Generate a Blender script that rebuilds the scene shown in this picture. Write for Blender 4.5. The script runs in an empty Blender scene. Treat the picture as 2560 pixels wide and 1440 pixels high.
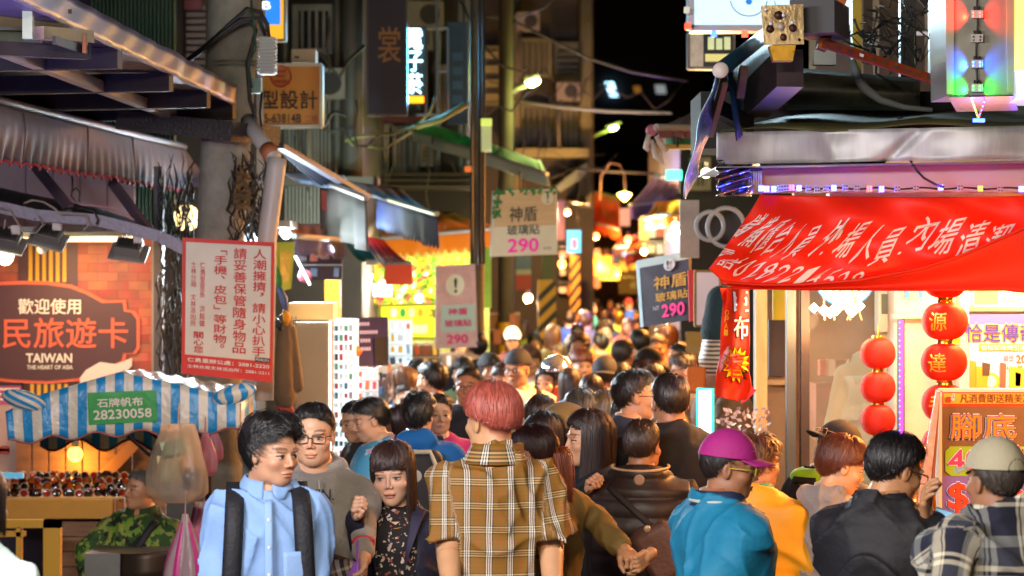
import bpy, math, random
import numpy as np
from mathutils import Vector, Matrix, Euler

random.seed(7); rng = np.random.default_rng(7)
F, H, HY = 6044.0, 2.15, 690.0          # focal length in photo pixels, eye height, horizon row
sc = bpy.context.scene
col = sc.collection

# ---------------------------------------------------------------- camera, world, exposure
cam_d = bpy.data.cameras.new('camera'); cam = bpy.data.objects.new('camera', cam_d); col.objects.link(cam)
cam.location = (0, 0, H); cam.rotation_euler = (math.radians(90), 0, 0)
cam_d.sensor_width = 36; cam_d.lens = 85; cam_d.shift_y = -30/2560
cam_d.clip_start = 0.05; cam_d.clip_end = 600
cam_d.dof.use_dof = True; cam_d.dof.focus_distance = 9.2; cam_d.dof.aperture_fstop = 3.8
sc.camera = cam
w = bpy.data.worlds.new('World'); sc.world = w; w.use_nodes = True
wn = w.node_tree; bg = wn.nodes['Background']
sky = wn.nodes.new('ShaderNodeTexSky'); sky.sky_type = 'NISHITA'; sky.sun_disc = False
sky.sun_elevation = math.radians(-6); sky.sun_rotation = math.radians(200)
wn.links.new(sky.outputs[0], bg.inputs[0]); bg.inputs[1].default_value = 0.03
sc.view_settings.view_transform = 'Standard'; sc.view_settings.look = 'None'
sc.view_settings.exposure = 0.42; sc.view_settings.gamma = 1.0
try: sc.view_settings.use_curve_mapping = False
except Exception: pass
sc.cycles.use_denoising = True
sc.cycles.max_bounces = 7; sc.cycles.diffuse_bounces = 3; sc.cycles.glossy_bounces = 3
sc.cycles.transmission_bounces = 4; sc.cycles.transparent_max_bounces = 12
sc.cycles.sample_clamp_indirect = 4; sc.cycles.caustics_reflective = False; sc.cycles.caustics_refractive = False
sc.cycles.use_light_tree = True

# ---------------------------------------------------------------- helpers
def P(x, y, Y): return Vector(((x-1280)/F*Y, Y, H-(y-HY)/F*Y))
def hx(h):
    if not isinstance(h, str): return tuple(h)
    h = h.lstrip('#'); v = [int(h[i:i+2], 16)/255 for i in (0, 2, 4)]
    return tuple(c/12.92 if c <= .04045 else ((c+.055)/1.055)**2.4 for c in v)

_mc = {}
def M(c, r=.6, m=0.0, e=0.0, ec=None, bump=0.0, bs=60.0, var=0.0, vs=4.0, alpha=1.0, trans=0.0, sub=0.0, stretch=None, sheen=0.0, coat=0.0, dirt=0.0, wr=0.0):
    key = (hx(c), r, m, e, ec, bump, bs, var, vs, alpha, trans, sub, stretch, sheen, coat, dirt, wr)
    if key in _mc: return _mc[key]
    mt = bpy.data.materials.new('mat'); mt.use_nodes = True; nt = mt.node_tree; n = nt.nodes; b = n['Principled BSDF']
    cc = hx(c) + (1,)
    b.inputs['Base Color'].default_value = cc; b.inputs['Roughness'].default_value = r; b.inputs['Metallic'].default_value = m
    if alpha < 1: b.inputs['Alpha'].default_value = alpha
    if trans: b.inputs['Transmission Weight'].default_value = trans
    if sheen: b.inputs['Sheen Weight'].default_value = sheen
    if coat: b.inputs['Coat Weight'].default_value = coat
    if sub:
        b.inputs['Subsurface Weight'].default_value = sub; b.inputs['Subsurface Radius'].default_value = (1, .35, .2); b.inputs['Subsurface Scale'].default_value = .01
    if e:
        b.inputs['Emission Color'].default_value = (hx(ec) if ec else hx(c)) + (1,); b.inputs['Emission Strength'].default_value = e
    if var or bump or dirt or wr:
        tc = n.new('ShaderNodeTexCoord'); src = tc.outputs['Object']
        if stretch:
            mp = n.new('ShaderNodeMapping'); mp.inputs['Scale'].default_value = stretch; nt.links.new(src, mp.inputs[0]); src = mp.outputs[0]
    if var:
        nz = n.new('ShaderNodeTexNoise'); nz.inputs['Scale'].default_value = vs; nz.inputs['Detail'].default_value = 5; nz.inputs['Roughness'].default_value = .6
        nt.links.new(src, nz.inputs['Vector'])
        rp = n.new('ShaderNodeMapRange'); rp.inputs[1].default_value = .3; rp.inputs[2].default_value = .7
        rp.inputs[3].default_value = 1-var; rp.inputs[4].default_value = 1+var*.6; nt.links.new(nz.outputs[0], rp.inputs[0])
        mx = n.new('ShaderNodeVectorMath'); mx.operation = 'SCALE'; mx.inputs[0].default_value = cc[:3]; nt.links.new(rp.outputs[0], mx.inputs['Scale'])
        last = mx.outputs[0]
        if dirt:
            n2 = n.new('ShaderNodeTexNoise'); n2.inputs['Scale'].default_value = vs*.35; n2.inputs['Detail'].default_value = 8; n2.inputs['Roughness'].default_value = .7
            nt.links.new(src, n2.inputs['Vector'])
            r2 = n.new('ShaderNodeMapRange'); r2.inputs[1].default_value = .48; r2.inputs[2].default_value = .66; r2.inputs[3].default_value = 0; r2.inputs[4].default_value = dirt
            nt.links.new(n2.outputs[0], r2.inputs[0])
            m2 = n.new('ShaderNodeMix'); m2.data_type = 'RGBA'; nt.links.new(r2.outputs[0], m2.inputs[0]); nt.links.new(last, m2.inputs[6])
            m2.inputs[7].default_value = (.06, .035, .018, 1); last = m2.outputs[2]
        nt.links.new(last, b.inputs['Base Color'])
        r3 = n.new('ShaderNodeMapRange'); r3.inputs[3].default_value = max(.05, r-.12); r3.inputs[4].default_value = min(1, r+.15)
        nt.links.new(nz.outputs[0], r3.inputs[0]); nt.links.new(r3.outputs[0], b.inputs['Roughness'])
    if bump:
        nb = n.new('ShaderNodeTexNoise'); nb.inputs['Scale'].default_value = bs; nb.inputs['Detail'].default_value = 4
        nt.links.new(src, nb.inputs['Vector'])
        bp = n.new('ShaderNodeBump'); bp.inputs['Strength'].default_value = bump; bp.inputs['Distance'].default_value = .01
        nt.links.new(nb.outputs[0], bp.inputs['Height']); nt.links.new(bp.outputs[0], b.inputs['Normal'])
    if wr:
        n4 = n.new('ShaderNodeTexNoise'); n4.noise_type = 'RIDGED_MULTIFRACTAL'; n4.inputs['Scale'].default_value = 5; n4.inputs['Detail'].default_value = 3; n4.inputs['Distortion'].default_value = .7
        m4 = n.new('ShaderNodeMapping'); m4.inputs['Rotation'].default_value = (.4, .7, .3); m4.inputs['Scale'].default_value = (1, 1, .55); nt.links.new(src, m4.inputs[0]); nt.links.new(m4.outputs[0], n4.inputs[0])
        b4 = n.new('ShaderNodeBump'); b4.inputs['Strength'].default_value = wr; b4.inputs['Distance'].default_value = .022; nt.links.new(n4.outputs[0], b4.inputs['Height'])
        if bump: nt.links.new(bp.outputs[0], b4.inputs['Normal'])
        nt.links.new(b4.outputs[0], b.inputs['Normal'])
    _mc[key] = mt
    return mt

class MB:
    def __init__(s): s.v = []; s.f = []
    def add(s, vs, fs):
        o = len(s.v); s.v += [Vector(p) for p in vs]; s.f += [tuple(i+o for i in f) for f in fs]; return s
    def box(s, c, sz, rot=None, ax=None):
        x, y, z = [d/2 for d in sz]; c = Vector(c)
        R = rot.to_matrix() if isinstance(rot, Euler) else (rot if rot is not None else Matrix.Identity(3))
        vs = [c+R @ Vector((a*x, b*y, d*z)) for d in (-1, 1) for b in (-1, 1) for a in (-1, 1)]
        return s.add(vs, [(0, 2, 3, 1), (4, 5, 7, 6), (0, 1, 5, 4), (2, 6, 7, 3), (0, 4, 6, 2), (1, 3, 7, 5)])
    def beam(s, a, b, w, h, up=(0, 0, 1)):
        a, b = Vector(a), Vector(b); d = (b-a); L = d.length; d.normalize(); u = Vector(up); sd = d.cross(u)
        if sd.length < 1e-3: sd = d.cross(Vector((0, 1, 0)))
        sd.normalize(); u = sd.cross(d)
        vs = [p+sd*i*w/2+u*j*h/2 for p in (a, b) for i, j in ((-1, -1), (1, -1), (1, 1), (-1, 1))]
        return s.add(vs, [(0, 1, 2, 3), (7, 6, 5, 4), (0, 4, 5, 1), (1, 5, 6, 2), (2, 6, 7, 3), (3, 7, 4, 0)])
    def tube(s, pts, r, n=8, cap=True):
        pts = [Vector(p) for p in pts]; rs = r if isinstance(r, (list, tuple)) else [r]*len(pts)
        prev = None; vs = []
        for i, p in enumerate(pts):
            t = (pts[min(i+1, len(pts)-1)]-pts[max(i-1, 0)])
            if t.length < 1e-9: t = Vector((0, 0, 1))
            t.normalize()
            if prev is None: prev = t.orthogonal().normalized()
            sd = (prev-t*prev.dot(t)); sd = sd.normalized() if sd.length > 1e-6 else t.orthogonal().normalized(); prev = sd; u = t.cross(sd)
            vs += [p+(sd*math.cos(2*math.pi*k/n)+u*math.sin(2*math.pi*k/n))*rs[i] for k in range(n)]
        fs = [(i*n+k, i*n+(k+1) % n, (i+1)*n+(k+1) % n, (i+1)*n+k) for i in range(len(pts)-1) for k in range(n)]
        if cap: fs += [tuple(range(n-1, -1, -1)), tuple(range((len(pts)-1)*n, len(pts)*n))]
        return s.add(vs, fs)
    def grid(s, fn, nu, nv, closeu=False):
        vs = [fn(i/(nu if closeu else nu-1), j/(nv-1)) for j in range(nv) for i in range(nu)]
        m = nu if closeu else nu-1
        return s.add(vs, [(j*nu+i, j*nu+(i+1) % nu, (j+1)*nu+(i+1) % nu, (j+1)*nu+i) for j in range(nv-1) for i in range(m)])
    def sheet(s, fn, nu, nv, t=.004):
        """a thin cloth or metal sheet with both faces and edges"""
        g = [[Vector(fn(i/(nu-1), j/(nv-1))) for i in range(nu)] for j in range(nv)]
        vs = []; 
        for k in (0, 1):
            for j in range(nv):
                for i in range(nu):
                    du = g[j][min(i+1, nu-1)]-g[j][max(i-1, 0)]; dv = g[min(j+1, nv-1)][i]-g[max(j-1, 0)][i]
                    nn = du.cross(dv); nn = nn.normalized() if nn.length > 1e-12 else Vector((0, 0, 1))
                    vs.append(g[j][i]+nn*(t*(k-.5)))
        N = nu*nv; fs = []
        for j in range(nv-1):
            for i in range(nu-1):
                q = (j*nu+i, j*nu+i+1, (j+1)*nu+i+1, (j+1)*nu+i); fs.append(q[::-1]); fs.append(tuple(a+N for a in q))
        for i in range(nu-1):
            fs.append((i, i+1, i+1+N, i+N)); a = (nv-1)*nu; fs.append((a+i+1, a+i, a+i+N, a+i+1+N))
        for j in range(nv-1):
            fs.append(((j+1)*nu, j*nu, j*nu+N, (j+1)*nu+N)); b = nu-1; fs.append((j*nu+b, (j+1)*nu+b, (j+1)*nu+b+N, j*nu+b+N))
        return s.add(vs, fs)
    def lathe(s, c, prof, n=16, axis='z', rot=None):
        c = Vector(c); vs = []
        for r, z in prof:
            for k in range(n):
                a = 2*math.pi*k/n; p = Vector((r*math.cos(a), r*math.sin(a), z))
                if axis == 'y': p = Vector((p.x, p.z, p.y))
                if rot is not None: p = rot @ p
                vs.append(c+p)
        m = len(prof)
        return s.add(vs, [(j*n+k, j*n+(k+1) % n, (j+1)*n+(k+1) % n, (j+1)*n+k) for j in range(m-1) for k in range(n)])
    def prism(s, pts, d):
        """closed outline pts extruded along vector d"""
        n = len(pts); d = Vector(d); a = [Vector(p) for p in pts]
        return s.add(a+[p+d for p in a], [tuple(range(n)), tuple(range(2*n-1, n-1, -1))]+[(i, n+i, n+(i+1) % n, (i+1) % n) for i in range(n)])
    def build(s, name, mat, parent=None, smooth=False, loc=None, local=False):
        me = bpy.data.meshes.new(name)
        off = Vector((0, 0, 0))
        if not local:
            if parent is not None: off = wloc(parent)
            else:
                if loc is None:
                    xs = [p.x for p in s.v]; ys = [p.y for p in s.v]; zs = [p.z for p in s.v]
                    loc = Vector(((min(xs)+max(xs))/2, (min(ys)+max(ys))/2, min(zs)))
                off = Vector(loc)
        me.from_pydata([tuple(p-off) for p in s.v], [], s.f)
        o = bpy.data.objects.new(name, me); col.objects.link(o)
        if mat: me.materials.append(mat)
        if parent is not None: o.parent = parent
        else: o.location = off
        if smooth: me.shade_smooth()
        return o

def wloc(o):
    v = Vector(o.location)
    while o.parent: o = o.parent; v += o.location
    return v

def tag(o, label=None, cat=None, group=None, kind=None):
    if label: o['label'] = label
    if cat: o['category'] = cat
    if group: o['group'] = group
    if kind: o['kind'] = kind
    return o
def empty(name, loc, label=None, cat=None, group=None, rz=0, kind=None):
    o = bpy.data.objects.new(name, None); o.empty_display_size = .1; col.objects.link(o); o.location = loc; o.rotation_euler = (0, 0, rz)
    return tag(o, label, cat, group, kind)
def struct(name, mb, mat, smooth=False): return tag(mb.build(name, mat, smooth=smooth), kind='structure')
def addmesh(name, verts, faces, mat, parent=None, smooth=True):
    me = bpy.data.meshes.new(name); me.from_pydata(verts, [], faces)
    if mat: me.materials.append(mat)
    if smooth: me.shade_smooth()
    o = bpy.data.objects.new(name, me); col.objects.link(o)
    if parent is not None: o.parent = parent
    return o
def lamp(name, kind, loc, power, c, size=.1, parent=None, target=None, spot=None, blend=.6, sy=None):
    d = bpy.data.lights.new(name, kind); d.energy = power; d.color = hx(c)
    if kind == 'AREA':
        d.size = size
        if sy: d.shape = 'RECTANGLE'; d.size_y = sy
    else: d.shadow_soft_size = size
    if kind == 'SPOT': d.spot_size = math.radians(spot); d.spot_blend = blend
    o = bpy.data.objects.new(name, d); col.objects.link(o)
    loc = Vector(loc)
    if target is not None: o.rotation_euler = (Vector(target)-loc).to_track_quat('-Z', 'Y').to_euler()
    if parent is not None: o.parent = parent; loc = loc-wloc(parent)
    o.location = loc
    return o

# ---------------------------------------------------------------- lettering
_tc = {}
def glyphs(s):
    if s in _tc: return _tc[s]
    cu = bpy.data.curves.new('t', 'FONT'); cu.body = s; cu.resolution_u = 3
    o = bpy.data.objects.new('t', cu); col.objects.link(o)
    dg = bpy.context.evaluated_depsgraph_get(); me = o.evaluated_get(dg).to_mesh()
    v = np.array([(a.co.x, a.co.y) for a in me.vertices]) if len(me.vertices) else np.zeros((0, 2)); f = [tuple(p.vertices) for p in me.polygons]
    o.evaluated_get(dg).to_mesh_clear(); bpy.data.objects.remove(o); bpy.data.curves.remove(cu)
    _tc[s] = (v, f)
    return v, f
def quad_surf(tl, tr, br, bl):
    tl, tr, br, bl = map(Vector, (tl, tr, br, bl))
    n = (tr-tl).cross(bl-tl).normalized()   # towards the viewer for a panel seen from its front
    if n.y > 0: n = -n
    def f(u, v): return (tl*(1-u)+tr*u)*(1-v)+(bl*(1-u)+br*u)*v, n
    return f
def text(surf, s, rect, mat, parent, off=.004, bold=0.0, vertical=False, name='lettering', sub=0, mb=None, flip=False):
    """write s into rect (u0,v0,u1,v1; v down) of the surface"""
    own = mb is None; mb = mb or MB()
    u0, v0, u1, v1 = rect
    if vertical:
        n = len(s)
        for i, ch in enumerate(s):
            if ch == ' ': continue
            a = v0+(v1-v0)*i/n; b = v0+(v1-v0)*(i+.9)/n
            if ch in '，、。': text(surf, ch, (u0+(u1-u0)*.55, a, u0+(u1-u0)*.85, a+(b-a)*.4), mat, parent, off, bold, mb=mb)
            elif ch == '「': text(surf, '﹁', (u0+(u1-u0)*.5, a+(b-a)*.5, u1, b), mat, parent, off, bold, mb=mb)
            elif ch == '」': text(surf, '﹂', (u0, a, u0+(u1-u0)*.5, a+(b-a)*.5), mat, parent, off, bold, mb=mb)
            else: text(surf, ch, (u0, a, u1, b), mat, parent, off, bold, mb=mb)
    else:
        v, f = glyphs(s)
        if len(v):
            lo, hi = v.min(0), v.max(0); w = hi-lo; w[w == 0] = 1
            q = (v-lo)/w; asp = (surf(1, .5)[0]-surf(0, .5)[0]).length/max(1e-6, (surf(.5, 1)[0]-surf(.5, 0)[0]).length)
            for kk, db in enumerate([(0, 0)] if not bold else [(-bold, 0), (bold, 0), (0, -bold), (0, bold)]):
                pts = []
                for a, b in q:
                    p, n = surf(u0+(u1-u0)*a+db[0]*.5, v1+(v0-v1)*b+db[1]*.5*asp); pts.append(p+n*(off+kk*.0006))
                mb.add(pts, f)
    if own and mb.v: return mb.build(name, mat, parent)
def board(name, label, cat, quad, mat, thick=.03, group=None, frame=None, fw=.015, pname='panel', loc=None, back=None):
    """flat sign body with depth behind its face; returns root and surface mapper"""
    tl, tr, br, bl = [Vector(p) for p in quad]; sf = quad_surf(tl, tr, br, bl); n = sf(0, 0)[1]
    r = empty(name, loc or (bl+br)/2, label, cat, group)
    MB().prism([tl, tr, br, bl], -n*thick).build(pname, mat, r)
    if frame:
        for a, b in ((tl, tr), (tr, br), (br, bl), (bl, tl)):
            MB().beam(a+n*.003-n*thick/2, b+n*.003-n*thick/2, fw, thick+.012, up=n).build('frame', frame, r)
    return r, sf
def R4(x0, y0, x1, y1, Y, Y2=None):
    Y2 = Y2 or Y
    return P(x0, y0, Y), P(x1, y0, Y2), P(x1, y1, Y2), P(x0, y1, Y)

# ---------------------------------------------------------------- implicit surfaces (bodies, clothes)
def smin(a, b, k):
    h = np.clip(.5+.5*(b-a)/k, 0, 1); return b*(1-h)+a*h-k*h*(1-h)
def smax(a, b, k): return -smin(-a, -b, k)
def rcone(p, a, b, ra, rb, sq=None):
    a = np.array(a, np.float32); b = np.array(b, np.float32); ab = b-a
    q = p-a
    t = np.clip((q@ab)/(ab@ab), 0, 1); d = q-t[..., None]*ab
    return np.sqrt((d*d).sum(-1))-(ra+t*(rb-ra))
def ell(p, c, r):
    q = p-np.array(c, np.float32); r = np.array(r, np.float32)
    k0 = np.sqrt(((q/r)**2).sum(-1)); k1 = np.sqrt(((q/(r*r))**2).sum(-1))+1e-9
    return k0*(k0-1)/k1
def rbox(p, c, hs, r, R=None):
    q = p-np.array(c, np.float32)
    if R is not None: q = q@np.array(R, np.float32)
    q = np.abs(q)-(np.array(hs, np.float32)-r)
    return np.sqrt((np.maximum(q, 0)**2).sum(-1))+np.minimum(q.max(-1), 0)-r
def nets(f, lo, hi, h):
    lo = np.array(lo); hi = np.array(hi); n = np.ceil((hi-lo)/h).astype(int)+1
    ax = [lo[i]+h*np.arange(n[i]) for i in range(3)]
    g = np.stack(np.meshgrid(*ax, indexing='ij'), -1).astype(np.float32)
    v = f(g); s = v < 0
    c = np.zeros(tuple(n-1), int)
    for i in (0, 1):
        for j in (0, 1):
            for k in (0, 1): c += s[i:n[0]-1+i, j:n[1]-1+j, k:n[2]-1+k]
    act = (c > 0) & (c < 8); idx = -np.ones(act.shape, int); ids = np.argwhere(act); idx[act] = np.arange(len(ids))
    acc = np.zeros((len(ids), 3)); cnt = np.zeros(len(ids))
    I, J, K = ids.T
    cs = [(i, j, k) for i in (0, 1) for j in (0, 1) for k in (0, 1)]
    for a in cs:
        for b in cs:
            if sum(b)-sum(a) == 1 and all(y >= x for x, y in zip(a, b)):
                va = v[I+a[0], J+a[1], K+a[2]]; vb = v[I+b[0], J+b[1], K+b[2]]; m = (va < 0) != (vb < 0)
                t = np.where(m, va/(va-vb+1e-12), 0)
                p = np.array(a)[None]+t[:, None]*(np.array(b)-np.array(a))[None]
                acc += p*m[:, None]; cnt += m
    vert = lo+h*(ids+acc/cnt[:, None])
    faces = []
    for d in range(3):
        e = [0, 0, 0]; e[d] = 1; u, w_ = [(1, 2), (2, 0), (0, 1)][d]
        A = s[:n[0]-e[0], :n[1]-e[1], :n[2]-e[2]]; B = s[e[0]:, e[1]:, e[2]:]
        ch = np.argwhere(A != B); ok = (ch[:, u] > 0) & (ch[:, w_] > 0) & (ch[:, u] < n[u]-1) & (ch[:, w_] < n[w_]-1); ch = ch[ok]
        if not len(ch): continue
        def cell(du, dw):
            q = ch.copy(); q[:, u] += du; q[:, w_] += dw; return idx[q[:, 0], q[:, 1], q[:, 2]]
        qd = np.stack([cell(-1, -1), cell(0, -1), cell(0, 0), cell(-1, 0)], 1)
        fl = ~A[ch[:, 0], ch[:, 1], ch[:, 2]]
        qd[fl] = qd[fl][:, ::-1]; faces.append(qd)
    return vert, np.concatenate(faces)
def npmesh(name, v, f, mats=(), smooth=True):
    me = bpy.data.meshes.new(name); f = np.asarray(f)
    me.vertices.add(len(v)); me.vertices.foreach_set('co', np.asarray(v, np.float32).ravel())
    k = f.shape[1]; me.loops.add(f.size); me.loops.foreach_set('vertex_index', f.ravel().astype(np.int32))
    me.polygons.add(len(f)); me.polygons.foreach_set('loop_start', np.arange(0, f.size, k, dtype=np.int32))
    me.polygons.foreach_set('loop_total', np.full(len(f), k, dtype=np.int32))
    me.update(calc_edges=True); me.validate()
    for m in mats: me.materials.append(m)
    if smooth: me.shade_smooth()
    return me
def obj(name, me, parent=None, loc=None, rot=None, mat=None):
    o = bpy.data.objects.new(name, me); col.objects.link(o)
    if parent is not None: o.parent = parent
    if loc is not None: o.location = loc
    if rot is not None: o.rotation_euler = rot
    if mat is not None:
        if not me.materials: me.materials.append(mat)
        else: o.material_slots[0].link = 'OBJECT'; o.material_slots[0].material = mat
    return o
def wob(p, seed, sc_=14.0, n=6, stretch=(1, 1, 1)):
    """wrinkle field: warped directional waves with sharpened crests"""
    r = np.random.default_rng(seed); q = p*np.array(stretch, np.float32); out = 0
    wp = np.sin(q[..., [1, 2, 0]]*9+r.uniform(0, 6, 3).astype(np.float32))*.05+np.sin(q[..., [2, 0, 1]]*21+1.3)*.02
    q = q+wp
    for i in range(n):
        d = r.normal(size=3).astype(np.float32); d /= np.linalg.norm(d); k = sc_*r.uniform(.7, 2.4)
        a = np.abs(np.sin((q@d)*k+r.uniform(0, 6)))
        out = out+(1-a)**2*np.clip(.5+.9*np.sin((q@d[[2, 0, 1]])*k*.35+r.uniform(0, 6)), 0, 1)
    return out/n
# ================================================================ people
def sdf_head(sex):
    fem = sex == 'f'
    def f(p):
        ax = p*np.array([1, 1, 1], np.float32); q = p.copy(); q[..., 0] = np.abs(q[..., 0])
        d = ell(q, (0, .012, .032), (.073, .092, .086))
        d = smin(d, ell(q, (0, -.022, -.028), (.063 if fem else .066, .066, .078)), .02)
        d = smin(d, ell(q, (0, -.053, -.086), (.024 if fem else .032, .025, .022)), .03)
        if not fem: d = smin(d, ell(q, (.046, -.012, -.072), (.012, .024, .016)), .03)
        d = smin(d, ell(q, (.042, -.056, -.022), (.022, .022, .018)), .02)
        d = smin(d, ell(q, (.02, -.078, .026), (.034, .010, .009)), .018)
        d = smax(d, -ell(q, (.031, -.098, .003), (.021, .014, .012)), .010)
        d = smin(d, ell(q, (.0315, -.0735, .001), (.0155, .0130, .0115)), .004)
        d = smin(d, rcone(q, (0, -.084, .014), (0, -.098 if fem else -.102, -.024), .0055, .0085), .009)
        d = smin(d, ell(q, (.0115, -.092, -.030), (.0075, .009, .0065)), .006)
        d = smax(d, -ell(q, (.006, -.099, -.037), (.003, .004, .003)), .003)
        d = smin(d, ell(q, (0, -.083, -.056), (.023, .011, .0065)), .006)
        d = smin(d, ell(q, (0, -.082, -.067), (.018, .011, .0065)), .005)
        d = smax(d, -ell(q, (0, -.096, -.0615), (.025, .006, .0016)), .002)
        d = smax(d, -ell(q, (0, -.094, -.080), (.018, .008, .004)), .006)
        e = ell(q, (.075, .010, -.002), (.008, .017, .031)); e = smax(e, -ell(q, (.085, .004, .002), (.006, .009, .018)), .004)
        d = smin(d, e, .005)
        d = smin(d, rcone(q, (0, .022, -.06), (0, .034, -.17), .048 if fem else .056, .047 if fem else .057), .022)
        return d
    return f
def face_masks(v, sex, mouth_open=False):
    x = np.abs(v[:, 0]); y = v[:, 1]; z = v[:, 2]; fr = y < -.05
    m = np.zeros((len(v), 4)); m[:, 3] = 1
    lip = ((x/.0225)**2+((z+.0615)/(.0105-.2*x))**2 < 1) & fr
    m[lip, 0] = .75 if sex == 'f' else .5
    m[:, 0] = np.maximum(m[:, 0], .22*np.exp(-(((x-.045)/.02)**2+((z+.028)/.018)**2))*fr)
    m[:, 0] = np.maximum(m[:, 0], .25*np.exp(-((x/.014)**2+((z+.026)/.014)**2))*fr)
    bz = .0285+.004*np.clip(1-((x-.034)/.02)**2, -1, 1)
    br = (x > .013) & (x < .054) & (np.abs(z-bz) < (.0042 if sex != 'f' else .0030)) & fr
    ez = .0012-.05*(x-.0315)*0
    eye = (((x-.0315)/.0155)**2+((z-ez)/.0037)**2 < 1) & fr
    iris = (((x-.0315)/.0060)**2+((z-ez)/.0060)**2 < 1) & eye
    lash = (((x-.0315)/.0175)**2+((z-ez-.0012)/.0078)**2 < 1) & (z > ez+.002) & fr & ~eye
    m[br | iris | lash, 1] = 1; m[br, 1] = .62
    m[eye & ~iris, 2] = 1
    q = (v-np.array((0, .012, .032)))/np.array((.0765, .0965, .0905)); th = np.degrees(np.arccos(np.clip(q[:, 2]/np.linalg.norm(q, axis=1), -1, 1))); ph = np.abs(np.degrees(np.arctan2(q[:, 0], -q[:, 1])))
    tm = np.interp(ph, [0, 40, 62, 72, 90, 100, 125, 180], [60, 63, 74, 92, 88, 100, 138, 148]); sc_ = np.clip((tm-th)/9, 0, 1)*.85*(x < .081)
    m[:, 1] = np.maximum(m[:, 1], sc_)
    nos = (np.abs(x-.0065) < .0035) & (np.abs(z+.0365) < .002) & fr
    crease = (x < .023) & (np.abs(z+.0615) < (.0035 if mouth_open else .0012)) & fr
    m[nos | crease, 1] = .75
    return m
_hm = {}
def head_mesh(sex, lod, mouth=False):
    k = (sex, lod, mouth)
    if k in _hm: return _hm[k]
    h = (.0022, .0042, .0075)[lod]
    v, f = nets(sdf_head(sex), (-.095, -.125, -.17), (.095, .115, .13), h)
    _hm[k] = (v, f, face_masks(v, sex, mouth)); return _hm[k]

_sk = {}
def skin_mat(c, hairc='#15100d'):
    k = (c, hairc)
    if k in _sk: return _sk[k]
    mt = bpy.data.materials.new('skin'); mt.use_nodes = True; nt = mt.node_tree; n = nt.nodes; b = n['Principled BSDF']
    at = n.new('ShaderNodeAttribute'); at.attribute_name = 'fm'; sp = n.new('ShaderNodeSeparateColor'); nt.links.new(at.outputs['Color'], sp.inputs[0])
    tc = n.new('ShaderNodeTexCoord'); nz = n.new('ShaderNodeTexNoise'); nz.inputs['Scale'].default_value = 22; nz.inputs['Detail'].default_value = 5
    nt.links.new(tc.outputs['Object'], nz.inputs['Vector'])
    base = hx(c)
    m0 = n.new('ShaderNodeMix'); m0.data_type = 'RGBA'; nt.links.new(nz.outputs[0], m0.inputs[0])
    m0.inputs[6].default_value = tuple(x*.82 for x in base)+(1,); m0.inputs[7].default_value = (base[0]*1.12, base[1]*1.16, base[2]*1.16, 1)
    last = m0.outputs[2]
    for ch, cc in ((0, (base[0]*.85, base[1]*.36, base[2]*.36, 1)), (1, hx(hairc)+(1,)), (2, (.38, .34, .32, 1))):
        mm = n.new('ShaderNodeMix'); mm.data_type = 'RGBA'; nt.links.new(sp.outputs[ch], mm.inputs[0]); nt.links.new(last, mm.inputs[6]); mm.inputs[7].default_value = cc; last = mm.outputs[2]
    nt.links.new(last, b.inputs['Base Color']); b.inputs['Roughness'].default_value = .48
    b.inputs['Subsurface Weight'].default_value = .12; b.inputs['Subsurface Radius'].default_value = (1, .35, .2); b.inputs['Subsurface Scale'].default_value = .008
    n2 = n.new('ShaderNodeTexNoise'); n2.inputs['Scale'].default_value = 350; nt.links.new(tc.outputs['Object'], n2.inputs['Vector'])
    bp = n.new('ShaderNodeBump'); bp.inputs['Strength'].default_value = .15; bp.inputs['Distance'].default_value = .003; nt.links.new(n2.outputs[0], bp.inputs['Height']); nt.links.new(bp.outputs[0], b.inputs['Normal'])
    _sk[k] = mt; return mt

def ramp_mat(stops_v, stops_h, per_v, per_h, mixf=.5, r=.75, attr='pc'):
    mt = bpy.data.materials.new('woven_check'); mt.use_nodes = True; nt = mt.node_tree; n = nt.nodes; b = n['Principled BSDF']
    at = n.new('ShaderNodeAttribute'); at.attribute_name = attr; sp = n.new('ShaderNodeSeparateXYZ'); nt.links.new(at.outputs['Vector'], sp.inputs[0])
    outs = []
    for st, per, ch in ((stops_v, per_v, 0), (stops_h, per_h, 1)):
        d = n.new('ShaderNodeMath'); d.operation = 'DIVIDE'; d.inputs[1].default_value = per; nt.links.new(sp.outputs[ch], d.inputs[0])
        fr = n.new('ShaderNodeMath'); fr.operation = 'FRACT'; nt.links.new(d.outputs[0], fr.inputs[0])
        cr = n.new('ShaderNodeValToRGB'); cr.color_ramp.interpolation = 'CONSTANT'; e = cr.color_ramp.elements
        e[0].position = 0; e[0].color = hx(st[0][1])+(1,); e[1].position = st[1][0]; e[1].color = hx(st[1][1])+(1,)
        for pos, cc in st[2:]: q = e.new(pos); q.color = hx(cc)+(1,)
        nt.links.new(fr.outputs[0], cr.inputs[0]); outs.append(cr)
    mx = n.new('ShaderNodeMix'); mx.data_type = 'RGBA'; mx.inputs[0].default_value = mixf
    nt.links.new(outs[0].outputs[0], mx.inputs[6]); nt.links.new(outs[1].outputs[0], mx.inputs[7]); nt.links.new(mx.outputs[2], b.inputs['Base Color'])
    b.inputs['Roughness'].default_value = r
    tc = n.new('ShaderNodeTexCoord'); nb = n.new('ShaderNodeTexNoise'); nb.noise_type = 'RIDGED_MULTIFRACTAL'; nb.inputs['Scale'].default_value = 5; nb.inputs['Detail'].default_value = 3; nt.links.new(tc.outputs['Object'], nb.inputs['Vector'])
    bp = n.new('ShaderNodeBump'); bp.inputs['Strength'].default_value = .5; bp.inputs['Distance'].default_value = .01; nt.links.new(nb.outputs[0], bp.inputs['Height']); nt.links.new(bp.outputs[0], b.inputs['Normal'])
    return mt
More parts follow.
